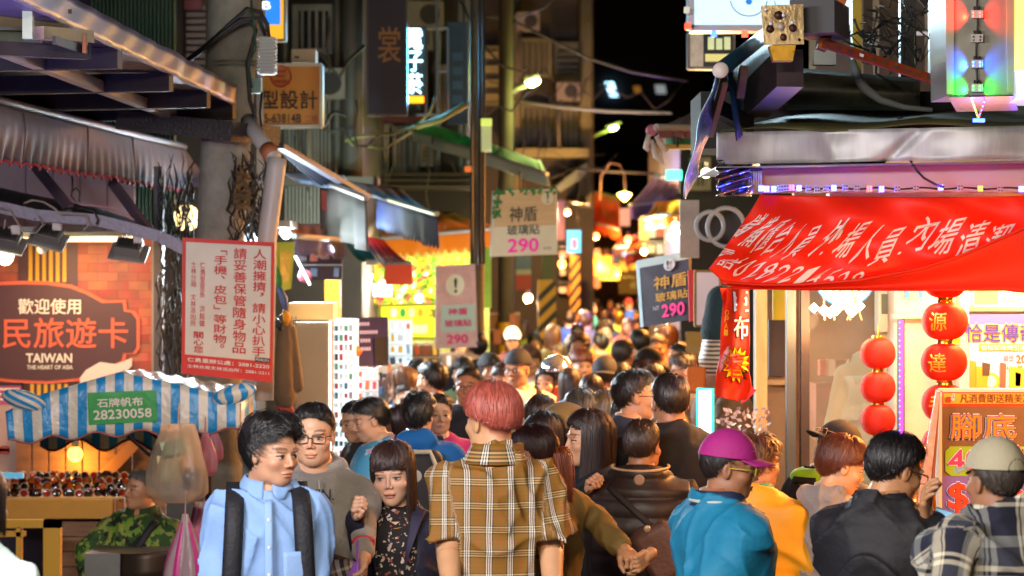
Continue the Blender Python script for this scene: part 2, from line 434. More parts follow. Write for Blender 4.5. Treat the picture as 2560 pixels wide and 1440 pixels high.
def spots_mat(base, cols, scale, thr, r=.8, coord='Object', stretch=(1, 1, 1)):
    """printed cloth: camouflage or flowers, patches of cols over base"""
    mt = bpy.data.materials.new('printed_cloth'); mt.use_nodes = True; nt = mt.node_tree; n = nt.nodes; b = n['Principled BSDF']
    tc = n.new('ShaderNodeTexCoord'); last = None
    for i, c in enumerate(cols):
        mp = n.new('ShaderNodeMapping'); mp.inputs['Location'].default_value = (i*3.7, i*1.9, i*5.1); mp.inputs['Scale'].default_value = stretch; nt.links.new(tc.outputs[coord], mp.inputs[0])
        nz = n.new('ShaderNodeTexNoise'); nz.inputs['Scale'].default_value = scale*(1+.25*i); nz.inputs['Detail'].default_value = 2.5; nt.links.new(mp.outputs[0], nz.inputs[0])
        gt = n.new('ShaderNodeMath'); gt.operation = 'GREATER_THAN'; gt.inputs[1].default_value = thr; nt.links.new(nz.outputs[0], gt.inputs[0])
        mm = n.new('ShaderNodeMix'); mm.data_type = 'RGBA'; nt.links.new(gt.outputs[0], mm.inputs[0])
        if last: nt.links.new(last, mm.inputs[6])
        else: mm.inputs[6].default_value = hx(base)+(1,)
        mm.inputs[7].default_value = hx(c)+(1,); last = mm.outputs[2]
    nt.links.new(last, b.inputs['Base Color']); b.inputs['Roughness'].default_value = r
    return mt

# torso cross-section tables for a 1.70 m body: z, half width, half depth, y centre
TZ = np.array([.80, .90, 1.00, 1.08, 1.18, 1.28, 1.34, 1.385, 1.41, 1.435, 1.47])
TWm = np.array([.172, .172, .163, .160, .172, .186, .190, .168, .125, .088, .066]); TWf = np.array([.172, .172, .150, .138, .145, .156, .160, .146, .108, .074, .056])
TDm = np.array([.115, .118, .112, .110, .118, .118, .105, .090, .076, .066, .060]); TDf = np.array([.112, .115, .100, .092, .108, .106, .092, .080, .068, .060, .054])
TC = np.array([.0, .0, .0, .0, -.004, .0, .006, .012, .016, .020, .024])
ARMS = {'down': ((.235, .02, 1.10), (.235, -.05, .86)), 'bent': ((.235, .03, 1.11), (.17, -.17, 1.06)), 'up': ((.22, -.07, 1.13), (.11, -.24, 1.22)),
        'cross': ((.225, -.05, 1.13), (-.03, -.17, 1.14)), 'swing': ((.235, .07, 1.11), (.22, .06, .88)), 'phone': ((.22, -.03, 1.12), (.10, -.25, 1.17)),
        'back': ((.23, .09, 1.12), (.10, .17, .98))}
def tor(z, fem, fat, grow=0):
    W = np.interp(z, TZ, TWf if fem else TWm)*fat+grow; D = np.interp(z, TZ, TDf if fem else TDm)*(1+(fat-1)*1.4)+grow; C_ = np.interp(z, TZ, TC)
    return W, D, C_
def on_torso(x, z, fem=False, fat=1, grow=.012, back=False):
    W, D, c = tor(z, fem, fat, grow); y = D*math.sqrt(max(.02, 1-(x/W)**2)); return Vector((x, c+(y if back else -y), z))
_gm = {}
def garment(fem=False, fat=1.0, grow=.012, hem=.88, sleeve='long', armL='down', armR='down', seed=1, fold=.012, hood=False, puff=0, gap=0, h=.0085, shx=None, flare=0, up=None, sleevew=1.0, neck=.0, dr=0):
    key = (fem, fat, grow, hem, sleeve, str(armL), str(armR), seed, fold, hood, puff, gap, h, flare, sleevew, neck)
    if key in _gm: return _gm[key]
    aL = ARMS[armL] if isinstance(armL, str) else armL; aR = ARMS[armR] if isinstance(armR, str) else armR
    aR = tuple((-a[0], a[1], a[2]) for a in aR) if isinstance(armR, str) else aR
    sx = (.146 if fem else .160)*fat
    arms = []
    r0, r1, r2 = (.047, .043, .032) if fem else (.054, .049, .038)
    r0, r1, r2 = [(a*(.5+.5*fat)+grow*.6)*sleevew for a in (r0, r1, r2)]
    for sgn, (e, wr) in ((1, aL), (-1, aR)):
        s0 = np.array((sgn*sx, .008, 1.345)); e = np.array(e, float); wr = np.array(wr, float)
        if sleeve == 'long': arms.append((s0, e, r0, r1)); arms.append((e, wr, r1, r2))
        elif sleeve == 'short': arms.append((s0, s0+(e-s0)*(.95 if sleevew > 1.15 else .78), r0*1.02, r1*1.18))
        elif sleeve == 'none': arms.append((s0, s0+(e-s0)*.05, r0*.9, r0*.9))
    def torso(p):
        z = p[..., 2]; W, D, c = tor(z, fem, fat, grow)
        if flare: k = np.clip((1.05-z)/.2, 0, 1)*flare; W = W+k; D = D+k
        d = (np.sqrt((p[..., 0]/W)**2+((p[..., 1]-c)/D)**2)-1)*np.minimum(W, D)
        d = np.maximum(d, (hem-z)); return np.maximum(d, z-(1.452+neck)-.30*(p[..., 1]-.02))
    def f(p):
        d = torso(p); z = p[..., 2]
        for i, (a, b, ra, rb) in enumerate(arms): d = smin(d, rcone(p, a, b, ra, rb), .045 if i in (0, len(arms)//2) else .02)
        if sleeve == 'short':   # sleeve mouth
            for sgn, (e, wr) in ((1, aL), (-1, aR)):
                s0 = np.array((sgn*sx, .008, 1.345)); e = np.array(e, float); n = (e-s0)/np.linalg.norm(e-s0); q = s0+(e-s0)*(.98 if sleevew > 1.15 else .80)
                d = np.maximum(d, np.where(np.abs(p[..., 0]) > .12, (p-q.astype(np.float32))@n.astype(np.float32), -1))
        if hood:
            hd = ell(p, (0, .085, 1.425), (.115, .060, .062)); hd = smin(hd, ell(p, (0, .045, 1.44), (.105, .085, .035)), .03)
            hd = smax(hd, -ell(p, (0, .012, 1.49), (.066, .070, .055)), .012); d = smin(d, hd, .015)
        if gap: d = np.maximum(d, np.where((p[..., 1] < .0) & (z < 1.45), gap*(1.2-.6*(z-.9))-np.abs(p[..., 0]), -1))
        if fold:
            fo = wob(p, seed, 13 if not puff else 7, 6, (1, 1, .8)); d = d-fold*(fo*5-1.0)
        if puff: d = d-.012*np.abs(np.sin((z+.25*np.abs(p[..., 0])*0)*math.pi/puff))**.6*(np.abs(p[..., 0]) < sx+.02)+.006
        return d
    ex = max(abs(aL[0][0]), abs(aL[1][0]), .25 if sleeve != 'none' else .2)+.1; ex2 = max(abs(aR[0][0]), abs(aR[1][0]), .25)+.1
    ys = [a[1] for a in aL+aR]; zs = [a[2] for a in (aL+aR)] if sleeve == 'long' else [1.1]
    lo = (-ex2, min(min(ys), -.12)-.10, min(hem, min(zs)-.06)-.03); hi = (ex, max(max(ys), .12)+.12, max(1.56, max(zs)+.1))
    v, fc = nets(f, lo, hi, h)
    # weave coordinates: torso (x, z), sleeves (around, along)
    vv = v.astype(np.float32); pc = np.zeros((len(v), 3)); an = vv[:, 0]; pc[:, 0] = an; pc[:, 1] = vv[:, 2]; best = torso(vv)-.004
    for a, b, ra, rb in arms:
        d = rcone(vv, a, b, ra, rb); m = d < best; ab = (b-a)/np.linalg.norm(b-a); q = vv-a; t = q@ab
        sd = np.cross(ab, (0, 1, 0)); sd /= np.linalg.norm(sd)+1e-9; o2 = np.cross(ab, sd); rr = q-t[:, None]*ab
        pc[m, 0] = np.arctan2(rr[m]@sd, rr[m]@o2)*(ra+.01); pc[m, 1] = t[m]; best = np.minimum(best, d)
    me = npmesh('shirt', v, fc); at = me.attributes.new('pc', 'FLOAT_VECTOR', 'POINT'); at.data.foreach_set('vector', pc.astype(np.float32).ravel())
    _gm[key] = me; return me

_hd = {}
def hand_geo(kind='relax'):
    if kind in _hd: return _hd[kind]
    cur = {'relax': (.35, .45), 'grip': (1.15, 1.35), 'flat': (.08, .1)}[kind]
    ch = [((0, 0, .02), (0, 0, -.02), .026, .026)]
    for i, (x, L, r) in enumerate(((-.030, .066, .0085), (-.010, .076, .0090), (.010, .071, .0088), (.029, .055, .0078))):
        b = np.array((x, 0, -.085)); a = 0.0; p = b.copy(); ch.append(((x*.6, 0, -.02), tuple(b), .013, .0125))
        for k, seg in enumerate((.45, .30, .25)):
            a += (cur[0] if k == 0 else cur[1])*(.8 if k == 2 else 1); q = p+np.array((x*.08, -math.sin(a), -math.cos(a)))*L*seg; ch.append((tuple(p), tuple(q), r*(1-.08*k), r*(.92-.08*k))); p = q
    ch.append(((-.018, -.004, -.02), (-.040, -.012, -.052), .015, .0125)); ch.append(((-.040, -.012, -.052), (-.048, -.03, -.080), .0115, .010)); ch.append(((-.048, -.03, -.080), (-.043, -.045, -.102), .010, .0085))
    def f(p):
        d = rbox(p, (0, 0, -.05), (.037, .0135, .040), .0125)
        for a, b, ra, rb in ch: d = smin(d, rcone(p, a, b, ra, rb), .004)
        return d
    _hd[kind] = nets(f, (-.075, -.1, -.18), (.06, .045, .05), .003 if kind != 'relax' else .0035); return _hd[kind]

def frame_from(d, up=(0, -1, 0)):
    z = -Vector(d).normalized(); y = -Vector(up); x = y.cross(z)
    if x.length < 1e-3: x = Vector((1, 0, 0))
    x.normalize(); y = z.cross(x); return Matrix((x, y, z)).transposed()
def xf(v, R, t): return np.asarray(v) @ np.array(R).T + np.array(t)
def rc_tube(a, b, ra, rb, n=14, m=6):
    mb = MB(); a, b = Vector(a), Vector(b); mb.tube([a.lerp(b, i/(m-1)) for i in range(m)], [ra+(rb-ra)*i/(m-1) for i in range(m)], n); 
    return np.array(mb.v), mb.f

# ---- hair
HC = np.array((0, .012, .032)); HR = np.array((.0765, .0965, .0905))
STY = {  # front, side, back hairline angles from the crown; vol; fringe; length below the ear line
    'short': dict(f=56, s=84, b=143, vol=.013, fall=0, curl=.7), 'crop': dict(f=55, s=82, b=136, vol=.007, fall=0, curl=.5),
    'messy': dict(f=54, s=88, b=146, vol=.023, fall=0, curl=1.3), 'bowl': dict(f=84, s=96, b=118, vol=.019, fall=0, curl=.1, under=True),
    'fringe': dict(f=80, s=92, b=146, vol=.018, fall=0, curl=.4), 'bob': dict(f=80, s=104, b=135, vol=.016, fall=.10, curl=.2), 'long': dict(f=60, s=100, b=130, vol=.015, fall=.26, curl=.3),
    'bangs': dict(f=83, s=100, b=130, vol=.016, fall=.20, curl=.35), 'tail': dict(f=58, s=88, b=140, vol=.008, fall=0, curl=.1), 'pixie': dict(f=74, s=100, b=146, vol=.016, fall=0, curl=.2), 'curly': dict(f=62, s=92, b=148, vol=.022, fall=0, curl=1.6)}
def hair_geo(style, seed=0, n=1400, w=.0024):
    S_ = STY[style]; r = np.random.default_rng(seed+11)
    def tmax(ph):
        c = math.cos(ph)   # 1 = front
        a = abs(ph); e = math.pi/2
        if a < e: k = (a/e)**1.6; t = S_['f']*(1-k)+S_['s']*k
        else: k = ((a-e)/e); k = min(1, k*1.9)**.8; t = S_['s']*(1-k)+S_['b']*k
        return math.radians(t)
    def pt(th, ph, off):
        off = off*(1-.55*min(1, max(0, (th-.7)/.8))*(abs(math.sin(ph))**1.5 if not S_.get('under') else .6)); off = np.array((off, off, off))
        return HC+(HR+off)*np.array((math.sin(th)*math.sin(ph), -math.sin(th)*math.cos(ph), math.cos(th)))
    fall = S_['fall']; vs = []; fs = []
    NP, NT = 40, 16
    # underlayer
    for j in range(NT):
        for i in range(NP):
            ph = 2*math.pi*i/NP-math.pi; t = j/(NT-1)
            if fall and abs(ph) > .95:
                tm = math.radians(98)
                if t < .55: p = pt(tm*t/.55, ph, S_['vol']*.62)
                else: p = pt(tm, ph, S_['vol']*.62)+np.array((0, 0, -(fall+.02)*(t-.55)/.45)); p[:2] = HC[:2]+(p[:2]-HC[:2])*(1-.10*(t-.55)/.45+.0)
            else: p = pt(tmax(ph)*t*.93, ph, S_['vol']*(.50 if t < .75 else .12))
            p = p+r.normal(size=3)*.0006; vs.append(p)
    for j in range(NT-1):
        for i in range(NP): fs.append((j*NP+i, j*NP+(i+1) % NP, (j+1)*NP+(i+1) % NP, (j+1)*NP+i))
    vs = [tuple(a) for a in vs]
    m = 7
    for k in range(n):
        ph = r.uniform(-math.pi, math.pi); tm = tmax(ph); lf = fall and abs(ph) > .95
        if lf: tm = math.radians(98)
        t0 = math.acos(1-r.uniform(0, 1)*(1-math.cos(tm))) * .97
        L = math.radians(r.uniform(32, 60)) if not lf else 9
        off = S_['vol']*(r.uniform(.5, 1.2) if k % 5 else r.uniform(1.0, 1.5)); off *= 1+(.32*math.sin(ph*7+3*math.sin(t0*4)+seed)+.22*math.sin(ph*17+t0*6)+.12*math.sin(ph*31))*(0 if S_.get('under') or fall else 1)+(.14*math.sin(ph*13)+.10*math.sin(ph*29))*(1 if S_.get('under') or fall else 0); cur = S_['curl']; dph = r.normal()*(.10+.22*cur); lf_ = r.uniform(-.25, 1); a0 = r.uniform(0, 6)
        end = min(tm*r.uniform(.90, 1.05), t0+L); wd = w*r.uniform(.6, 1.3); pts = []
        ln = max(.0, fall*r.uniform(.82, 1.08))
        for i in range(m):
            s = i/(m-1)
            if lf:
                arc = (tm-t0)*.1; tot = arc+ln; q = s*tot
                if q < arc: p = pt(t0+(tm-t0)*q/arc, ph, off)
                else:
                    g = (q-arc); p = pt(tm, ph+dph*g/fall*.5, off)+np.array((0, 0, -g)); p[:2] = HC[:2]+(p[:2]-HC[:2])*(1-.12*g/fall+.10*cur*math.sin(a0*.3+g*22)*g/fall); p[1] -= .02*g/fall*(abs(ph) < 1.4)
            else:
                th = t0+(end-t0)*s
                lift = S_['vol']*cur*.55*s*lf_ if cur > .3 else 0
                tuck = -.004*s*s if s > .6 and not S_.get('under') else 0
                if S_.get('under'): tuck = -.010*s**4*(th > 1.3)
                p = pt(th, ph+dph*s+.05*cur*math.sin(a0+5*s), off+lift+tuck)
            pts.append(p)
        o = len(vs)
        for i, p in enumerate(pts):
            t = pts[min(i+1, m-1)]-pts[max(i-1, 0)]; t = t/(np.linalg.norm(t)+1e-9); nn = p-HC; nn = nn/np.linalg.norm(nn); sd = np.cross(t, nn); sd = sd/(np.linalg.norm(sd)+1e-9)
            ww = wd*(1-.85*(i/(m-1))**2)*(.55 if i == 0 else 1); vs.append(tuple(p-sd*ww)); vs.append(tuple(p+nn*.0012)); vs.append(tuple(p+sd*ww))
        for i in range(m-1):
            a = o+3*i; fs.append((a, a+1, a+4, a+3)); fs.append((a+1, a+2, a+5, a+4))
    return vs, fs
_ha = {}
def hair_mesh(style, seed, lod):
    k = (style, seed, lod)
    if k in _ha: return _ha[k]
    vs, fs = hair_geo(style, seed, (5200, 1100, 300)[lod], (.0017, .0040, .009)[lod])
    me = npmesh('hair', vs, fs); _ha[k] = me; return me
_hmc = {}
def hair_mat(c):
    if c in _hmc: return _hmc[c]
    mt = bpy.data.materials.new('hair'); mt.use_nodes = True; nt = mt.node_tree; n = nt.nodes; b = n['Principled BSDF']
    tc = n.new('ShaderNodeTexCoord'); nz = n.new('ShaderNodeTexNoise'); nz.inputs['Scale'].default_value = 90; nz.inputs['Detail'].default_value = 3
    nt.links.new(tc.outputs['Object'], nz.inputs['Vector']); base = hx(c)
    mp = n.new('ShaderNodeMapping'); mp.inputs['Scale'].default_value = (1, 1, .12); nt.links.new(tc.outputs['Object'], mp.inputs[0]); nt.links.new(mp.outputs[0], nz.inputs['Vector'])
    m0 = n.new('ShaderNodeMix'); m0.data_type = 'RGBA'; nt.links.new(nz.outputs[0], m0.inputs[0]); m0.inputs[6].default_value = tuple(x*.35 for x in base)+(1,); m0.inputs[7].default_value = tuple(min(1, x*2.2) for x in base)+(1,)
    nt.links.new(m0.outputs[2], b.inputs['Base Color']); b.inputs['Roughness'].default_value = .42; b.inputs['Specular IOR Level'].default_value = .6
    _hmc[c] = mt; return mt

def head_rot(yaw, pitch, roll):
    return (Matrix.Rotation(math.radians(yaw), 3, 'Z') @ Matrix.Rotation(math.radians(pitch), 3, 'X') @ Matrix.Rotation(math.radians(roll), 3, 'Y'))
def cap_part(root, T, mat, brimyaw=0, kind='ball', name='cap'):
    """headwear in head coordinates: dome + visor; T maps local head points to person space"""
    mb = MB(); R = Matrix.Rotation(math.radians(brimyaw), 3, 'Z')
    def dome(u, v):
        th = v*math.radians(84 if kind != 'beret' else 95); ph = u*2*math.pi; g = .017 if kind == 'ball' else .021
        gg = np.array((g, g, g+(.010 if kind == 'ball' else .0)))
        if kind == 'beret': gg = np.array((g+.022*math.sin(th)**2, g+.028*math.sin(th)**2, g))
        p = HC+np.array((0, 0, .004))+(HR+gg)*np.array((math.sin(th)*math.sin(ph), -math.sin(th)*math.cos(ph), math.cos(th)))
        p = p+(HR*0+.0012*abs(math.sin(3*ph))**.3*-1)*0
        return T(R @ (Vector(p)-Vector((0, HC[1], 0)))+Vector((0, HC[1], 0)))
    mb.grid(dome, 36, 14, closeu=True)
    c = mb.build(name, mat, root, smooth=True, local=True)
    if kind == 'ball':
        br = MB()
        def brim(u, v):
            a = (u-.5)*2*math.radians(62); x = math.sin(a)*(.088+.002*v); y0 = -math.cos(a)*.108; ext = .072*v*math.cos(a*.80)**.7
            p = Vector((x, y0-ext+HC[1], .050-.014*v-1.1*x*x*(1+.5*v)))
            return T(R @ (p-Vector((0, HC[1], 0)))+Vector((0, HC[1], 0)))
        br.sheet(brim, 17, 7, .003); b = br.build('brim', mat, None, smooth=True, local=True, loc=(0, 0, 0)); b.parent = c; b.location = (0, 0, 0)
        k = MB(); k.lathe(T(Vector((0, HC[1], HC[2]+HR[2]+.024))), [(.0001, .004), (.006, .003), (.008, 0), (.007, -.003)], 10); q = k.build('button', mat, None, local=True, smooth=True); q.parent = c; q.location = (0, 0, 0)
    return c
def child_fix(o, parent): o.parent = parent; o.location = (0, 0, 0)

def glasses_part(root, T, mat, lens=None, name='glasses', z=.002, w=.026, hgt=.016, lift=0):
    mb = MB()
    for s in (-1, 1):
        ring = []
        for k in range(20):
            a = 2*math.pi*k/20; cx, sz = math.cos(a), math.sin(a); sq = (abs(cx)**5+abs(sz)**5)**(-.2)
            ring.append(T(Vector((s*.034+w*cx*sq, -.097+.25*abs(w*cx*sq+.03*1)**2+lift, z+hgt*sz*sq))))
        ring.append(ring[0]); mb.tube(ring, .0016, 5, cap=False)
        mb.tube([T(Vector((s*.060, -.094+lift, z+.008))), T(Vector((s*.079, -.06, z+.008))), T(Vector((s*.082, 0, z+.008)))], .0018, 5)
    mb.tube([T(Vector((-.009, -.1+lift, z+.003))), T(Vector((0, -.106+lift, z+.006))), T(Vector((.009, -.1+lift, z+.003)))], .0016, 5)
    return mb.build(name, mat, root, smooth=True, local=True)

def collar_part(root, mat, fem=False, hgt=.036, openf=.5, name='collar', r0=(.070, .066), zc=1.452, stand=True):
    mb = MB()
    def f(u, v):
        a = math.pi*(openf*.12)+u*(2*math.pi-2*math.pi*openf*.12)   # 0 = front
        fx = 1+.30*v; zz = zc+.020-v*hgt-.018*math.cos(a)*(1 if math.cos(a) > 0 else .0)-(.022*v if math.cos(a) > .75 else 0)
        return Vector((math.sin(a)*r0[0]*fx*(.8 if fem else 1), .018-math.cos(a)*r0[1]*fx*(.85 if fem else 1), zz))
    mb.sheet(f, 41, 5, .003); return mb.build(name, mat, root, smooth=True, local=True)

def person(label, x, ytop, Y=None, h=1.68, yaw=0, hy=None, hp=0, hr=0, sex='m', skin='#c08a68', hair='short', hc='#15100d', hs=0, lod=1, g=None, gm=None, cap=None, glasses=None,
           hands=('relax', 'relax'), mouth=False, group=None, collar=None, tail=None, legs='#1a1c24', mats=None, headscale=1.0, lean=(0, 0), z0=0.0, cat='person'):
    """one figure: x,ytop = where the top of the head stands in the photo's pixels"""
    if Y is None: Y = (H-h)*F/(ytop-HY)
    s = (H-(ytop-HY)/F*Y-z0)/1.69
    headscale *= .865; s = (H-(ytop-HY)/F*Y-z0)/(1.448+(.225+(.012 if cap else STY.get(hair, dict(vol=.01))['vol']*.85))*headscale)
    a = math.radians(yaw); hyaw = (hy if hy is not None else yaw)-yaw
    X = (x-1280)/F*Y
    root = empty('person', (X, Y, z0), label, cat, group, rz=a); root.scale = (s, s, s)
    g = dict(g or {}); fem = sex == 'f'; g['fem'] = fem; fat = g.get('fat', 1.0)
    g.setdefault('h', (.0085, .013, .02)[lod]); grow = g.get('grow', .012)
    R = head_rot(hyaw, hp, hr); piv = Vector((0, .012, 1.448)); hs3 = headscale
    c0 = Vector((0, .02, -.105))
    def T(p): return piv+R @ ((Vector(p)-c0)*hs3)+Vector((lean[0], lean[1], 0))
    # skin: head + neck + forearms + hands in one mesh
    v, f, m = head_mesh(sex, lod, mouth)
    V = [xf((v-np.array(c0))*hs3, R, piv)+np.array((lean[0], lean[1], 0))]; Fc = [list(map(tuple, f))]; Mk = [m]; n0 = len(v)
    nv, nf = rc_tube((lean[0]*.6, .034+lean[1]*.6, 1.48), (0, .02, 1.36), .046 if fem else .055, .075 if fem else .09)
    def add(a_, b_):
        b0 = sum(len(q) for q in V); A = np.array(a_)
        if len(V) == 1: Fc.append([(0, 1, b0)])
        else:
            pr_ = np.concatenate(V[1:]); D = ((pr_[None, ::3]-A[::5, None])**2).sum(-1); i_, j_ = np.unravel_index(D.argmin(), D.shape); Fc.append([(b0+i_*5, n0+j_*3, min(n0+j_*3+1, b0-1))])
        V.append(np.array(a_)); base = sum(len(q) for q in V[:-1]); Fc.append([tuple(i+base for i in q) for q in b_]); Mk.append(np.tile((0, 0, 0, 1), (len(a_), 1)))
    add(nv, nf)
    add(*rc_tube((0, .01, 1.38), (0, 0, .95), .085, .10)); 
    for sgn in (1, -1): add(*rc_tube((sgn*.04, .01, 1.34), (sgn*.15, .008, 1.345), .05, .04, 8, 3))
    sl = g.get('sleeve', 'long'); sxx = (.146 if fem else .160)*fat
    for i, (sgn, key) in enumerate(((1, 'armL'), (-1, 'armR'))):
        arm = g.get(key, 'down')
        if isinstance(arm, str): e, wr = ARMS[arm]; e = (e[0]*sgn, e[1], e[2]); wr = (wr[0]*sgn, wr[1], wr[2])
        else: e, wr = arm
        e, wr = Vector(e), Vector(wr); s0 = Vector((sgn*sxx, .008, 1.345))
        if sl != 'long':
            add(*rc_tube(s0, e, .050 if not fem else .042, .040 if not fem else .033)); add(*rc_tube(e+(e-wr)*.08, wr, .041 if not fem else .034, .027 if not fem else .022))
        else: add(*rc_tube(s0, e, .03, .028, 8)); add(*rc_tube(e, wr, .028, .024, 12))
        if lod < 2 and hands[i]:
            hv, hf = hand_geo(hands[i]); hv = hv.copy()
            if sgn < 0: hv[:, 0] *= -1; hf = hf[:, ::-1]
            d = (wr-e).normalized(); Rm = frame_from(d, (-sgn, -.2, 0) if abs(d.z) > .6 else (0, 0, -1)); hv = xf(hv*(.9 if fem else 1), Rm, wr+d*.018); add(hv, list(map(tuple, hf)))
    for sgn in (1, -1): add(*rc_tube((sgn*.085, 0, 1.0), (sgn*.09, 0, .08), .08, .045, 10, 3))
    allv = np.concatenate(V); allf = [q for c_ in Fc for q in c_]
    me = bpy.data.meshes.new('body'); me.from_pydata(allv.tolist(), [], allf); me.shade_smooth()
    ca = me.color_attributes.new('fm', 'FLOAT_COLOR', 'POINT'); ca.data.foreach_set('color', np.concatenate(Mk).astype(np.float32).ravel())
    me.materials.append(skin_mat(skin, hc if hair != 'none' else '#3a3330')); obj('body', me, root)
    # clothes
    gme = garment(**g); obj('shirt' if g.get('gap', 0) == 0 else 'coat', gme, root, mat=gm)
    lm = M(legs, .8, bump=.3, bs=30); tb = MB()
    for sgn in (1, -1):
        if z0 < -.2: tb.tube([(sgn*.08, .02, 1.0), (sgn*.10, -.05, .90), (sgn*.12, -.42, .93), (sgn*.12, -.44, .80), (sgn*.12, -.42, .52)], [.09, .095, .075, .07, .055], 12); continue
        tb.tube([(sgn*.08, 0, 1.0), (sgn*.092, 0, .85), (sgn*.095, -.01, .5), (sgn*.10, .01, .07)], [.095, .098, .072, .058], 12)
    tb.build('trousers', lm, root, smooth=True, local=True)
    sh = MB()
    for sgn in (1, -1): sh.grid(lambda u, v, sgn=sgn: Vector((sgn*.1+.045*math.sin(v*math.pi)**.6*math.cos(u*6.283), .06-.25*v, .045+.045*math.sin(v*math.pi)**.5*math.sin(u*6.283))), 10, 7, closeu=True)
    sh.build('shoes', M('#1c1a18', .6), root, smooth=True, local=True)
    # hair
    if hair != 'none':
        hair = 'crop' if cap and hair in ('short', 'messy', 'fringe') else hair
        hme = hair_mesh(hair, hs if lod == 0 else hs % 2, lod); ho = obj('hair', hme, root, mat=hair_mat(hc))
        ho.rotation_mode = 'QUATERNION'; ho.rotation_quaternion = R.to_quaternion(); ho.location = piv-R @ (c0*hs3)+Vector((lean[0], lean[1], 0)); ho.scale = (hs3,)*3
        if tail:
            vs = []; tb = MB(); r = random.Random(3)
            for k in range(240 if lod < 2 else 60):
                dx, dy = r.gauss(0, .012), r.gauss(0, .012); L = tail*r.uniform(.8, 1.1)
                pts = [T(Vector((dx*(.4+1.6*t*(1.2-t)), .105+.035*math.sin(min(1, t*2)*1.5)+dy*(.4+1.8*t*(1.2-t)), .02-L*t*t*.9+.02*math.sin(t*3)))) for t in (0, .25, .5, .75, 1)]
                tb.tube(pts, [.0022, .003, .003, .0022, .0005], 3, cap=False)
            tb.tube([T(Vector((0, .09+.035*t, .025-.75*tail*t*t))) for t in (0, .4, .8, 1)], [.014, .022, .02, .004], 10)
            tb.build('ponytail', hair_mat('#7a3814' if lod == 0 else hc), root, smooth=True, local=True)  # the detailed ponytail has an orange back light put into its colour
            MB().tube([T(Vector((.013*math.cos(q), .10+.003, .022+.013*math.sin(q)))) for q in np.linspace(0, 6.3, 12)], .004, 6).build('hair_tie', M('#e8a0a0', .7), root, smooth=True, local=True)
    if glasses: glasses_part(root, T, M(glasses, .3))
    capo = None
    if cap: capo = cap_part(root, T, cap['mat'], cap.get('yaw', 0), cap.get('kind', 'ball'), cap.get('name', 'cap'))
    if collar: collar_part(root, collar, fem)
    root['_s'] = 0.0; del root['_s']
    return root, T, capo
def decal(root, s, fn, rect, mat, bold=0, vertical=False, name='lettering'):
    """print on cloth; fn(u, v) -> point, normal in the person's own coordinates"""
    mb = MB(); text(fn, s, rect, mat, root, off=.003, bold=bold, vertical=vertical, mb=mb)
    return mb.build(name, mat, root, local=True)
def sdf_part(name, f, lo, hi, h, mat, root):
    v, fc = nets(f, lo, hi, h); return obj(name, npmesh(name, v, fc), root, mat=mat)
# ================================================================ materials
def cloth_mat(c, r=.8, tr=.35, bump=.3, bs=20, e=0):
    mt = bpy.data.materials.new('thin_cloth'); mt.use_nodes = True; nt = mt.node_tree; n = nt.nodes; b = n['Principled BSDF']; out = n['Material Output']
    b.inputs['Base Color'].default_value = hx(c)+(1,); b.inputs['Roughness'].default_value = r
    if e: b.inputs['Emission Color'].default_value = hx(c)+(1,); b.inputs['Emission Strength'].default_value = e
    t = n.new('ShaderNodeBsdfTranslucent'); t.inputs[0].default_value = hx(c)+(1,); mx = n.new('ShaderNodeMixShader'); mx.inputs[0].default_value = tr
    nt.links.new(b.outputs[0], mx.inputs[1]); nt.links.new(t.outputs[0], mx.inputs[2]); nt.links.new(mx.outputs[0], out.inputs[0])
    tc = n.new('ShaderNodeTexCoord'); nz = n.new('ShaderNodeTexNoise'); nz.inputs['Scale'].default_value = bs; nt.links.new(tc.outputs['Object'], nz.inputs[0])
    bp = n.new('ShaderNodeBump'); bp.inputs['Strength'].default_value = bump; bp.inputs['Distance'].default_value = .02; nt.links.new(nz.outputs[0], bp.inputs['Height']); nt.links.new(bp.outputs[0], b.inputs['Normal'])
    return mt
steel = M('#9a9aa0', .34, .85, var=.3, vs=6, dirt=.5, bump=.15, bs=14)
stainless = M('#b9b9bd', .24, .9, bump=.22, bs=5, var=.15, vs=3)
darksteel = M('#34302f', .55, .5, var=.4, vs=8, dirt=.5)
rust = M('#8a4a22', .7, .3, var=.5, vs=9, dirt=.8)
whitepaint = M('#b9b4ae', .55, var=.15, vs=5, dirt=.25)
concrete = M('#8d8a7c', .85, var=.3, vs=7, bump=.5, bs=40, dirt=.3)
blackcable = M('#101010', .5); greycable = M('#8a8078', .5)
black = M('#141414', .6); pvc = M('#b0aca4', .45, var=.1, vs=4, dirt=.15)

# ================================================================ ground, road
g = MB(); g.box((0, 120, -.15), (160, 300, .3)); struct('ground', g, M('#55524e', .9, var=.3, vs=.5, bump=.3, bs=30))
g = MB(); g.box((.9, 60, .002), (5.2, 140, .004)); struct('road', g, M('#3c3b3a', .75, var=.35, vs=1.2, bump=.5, bs=60, dirt=.2))

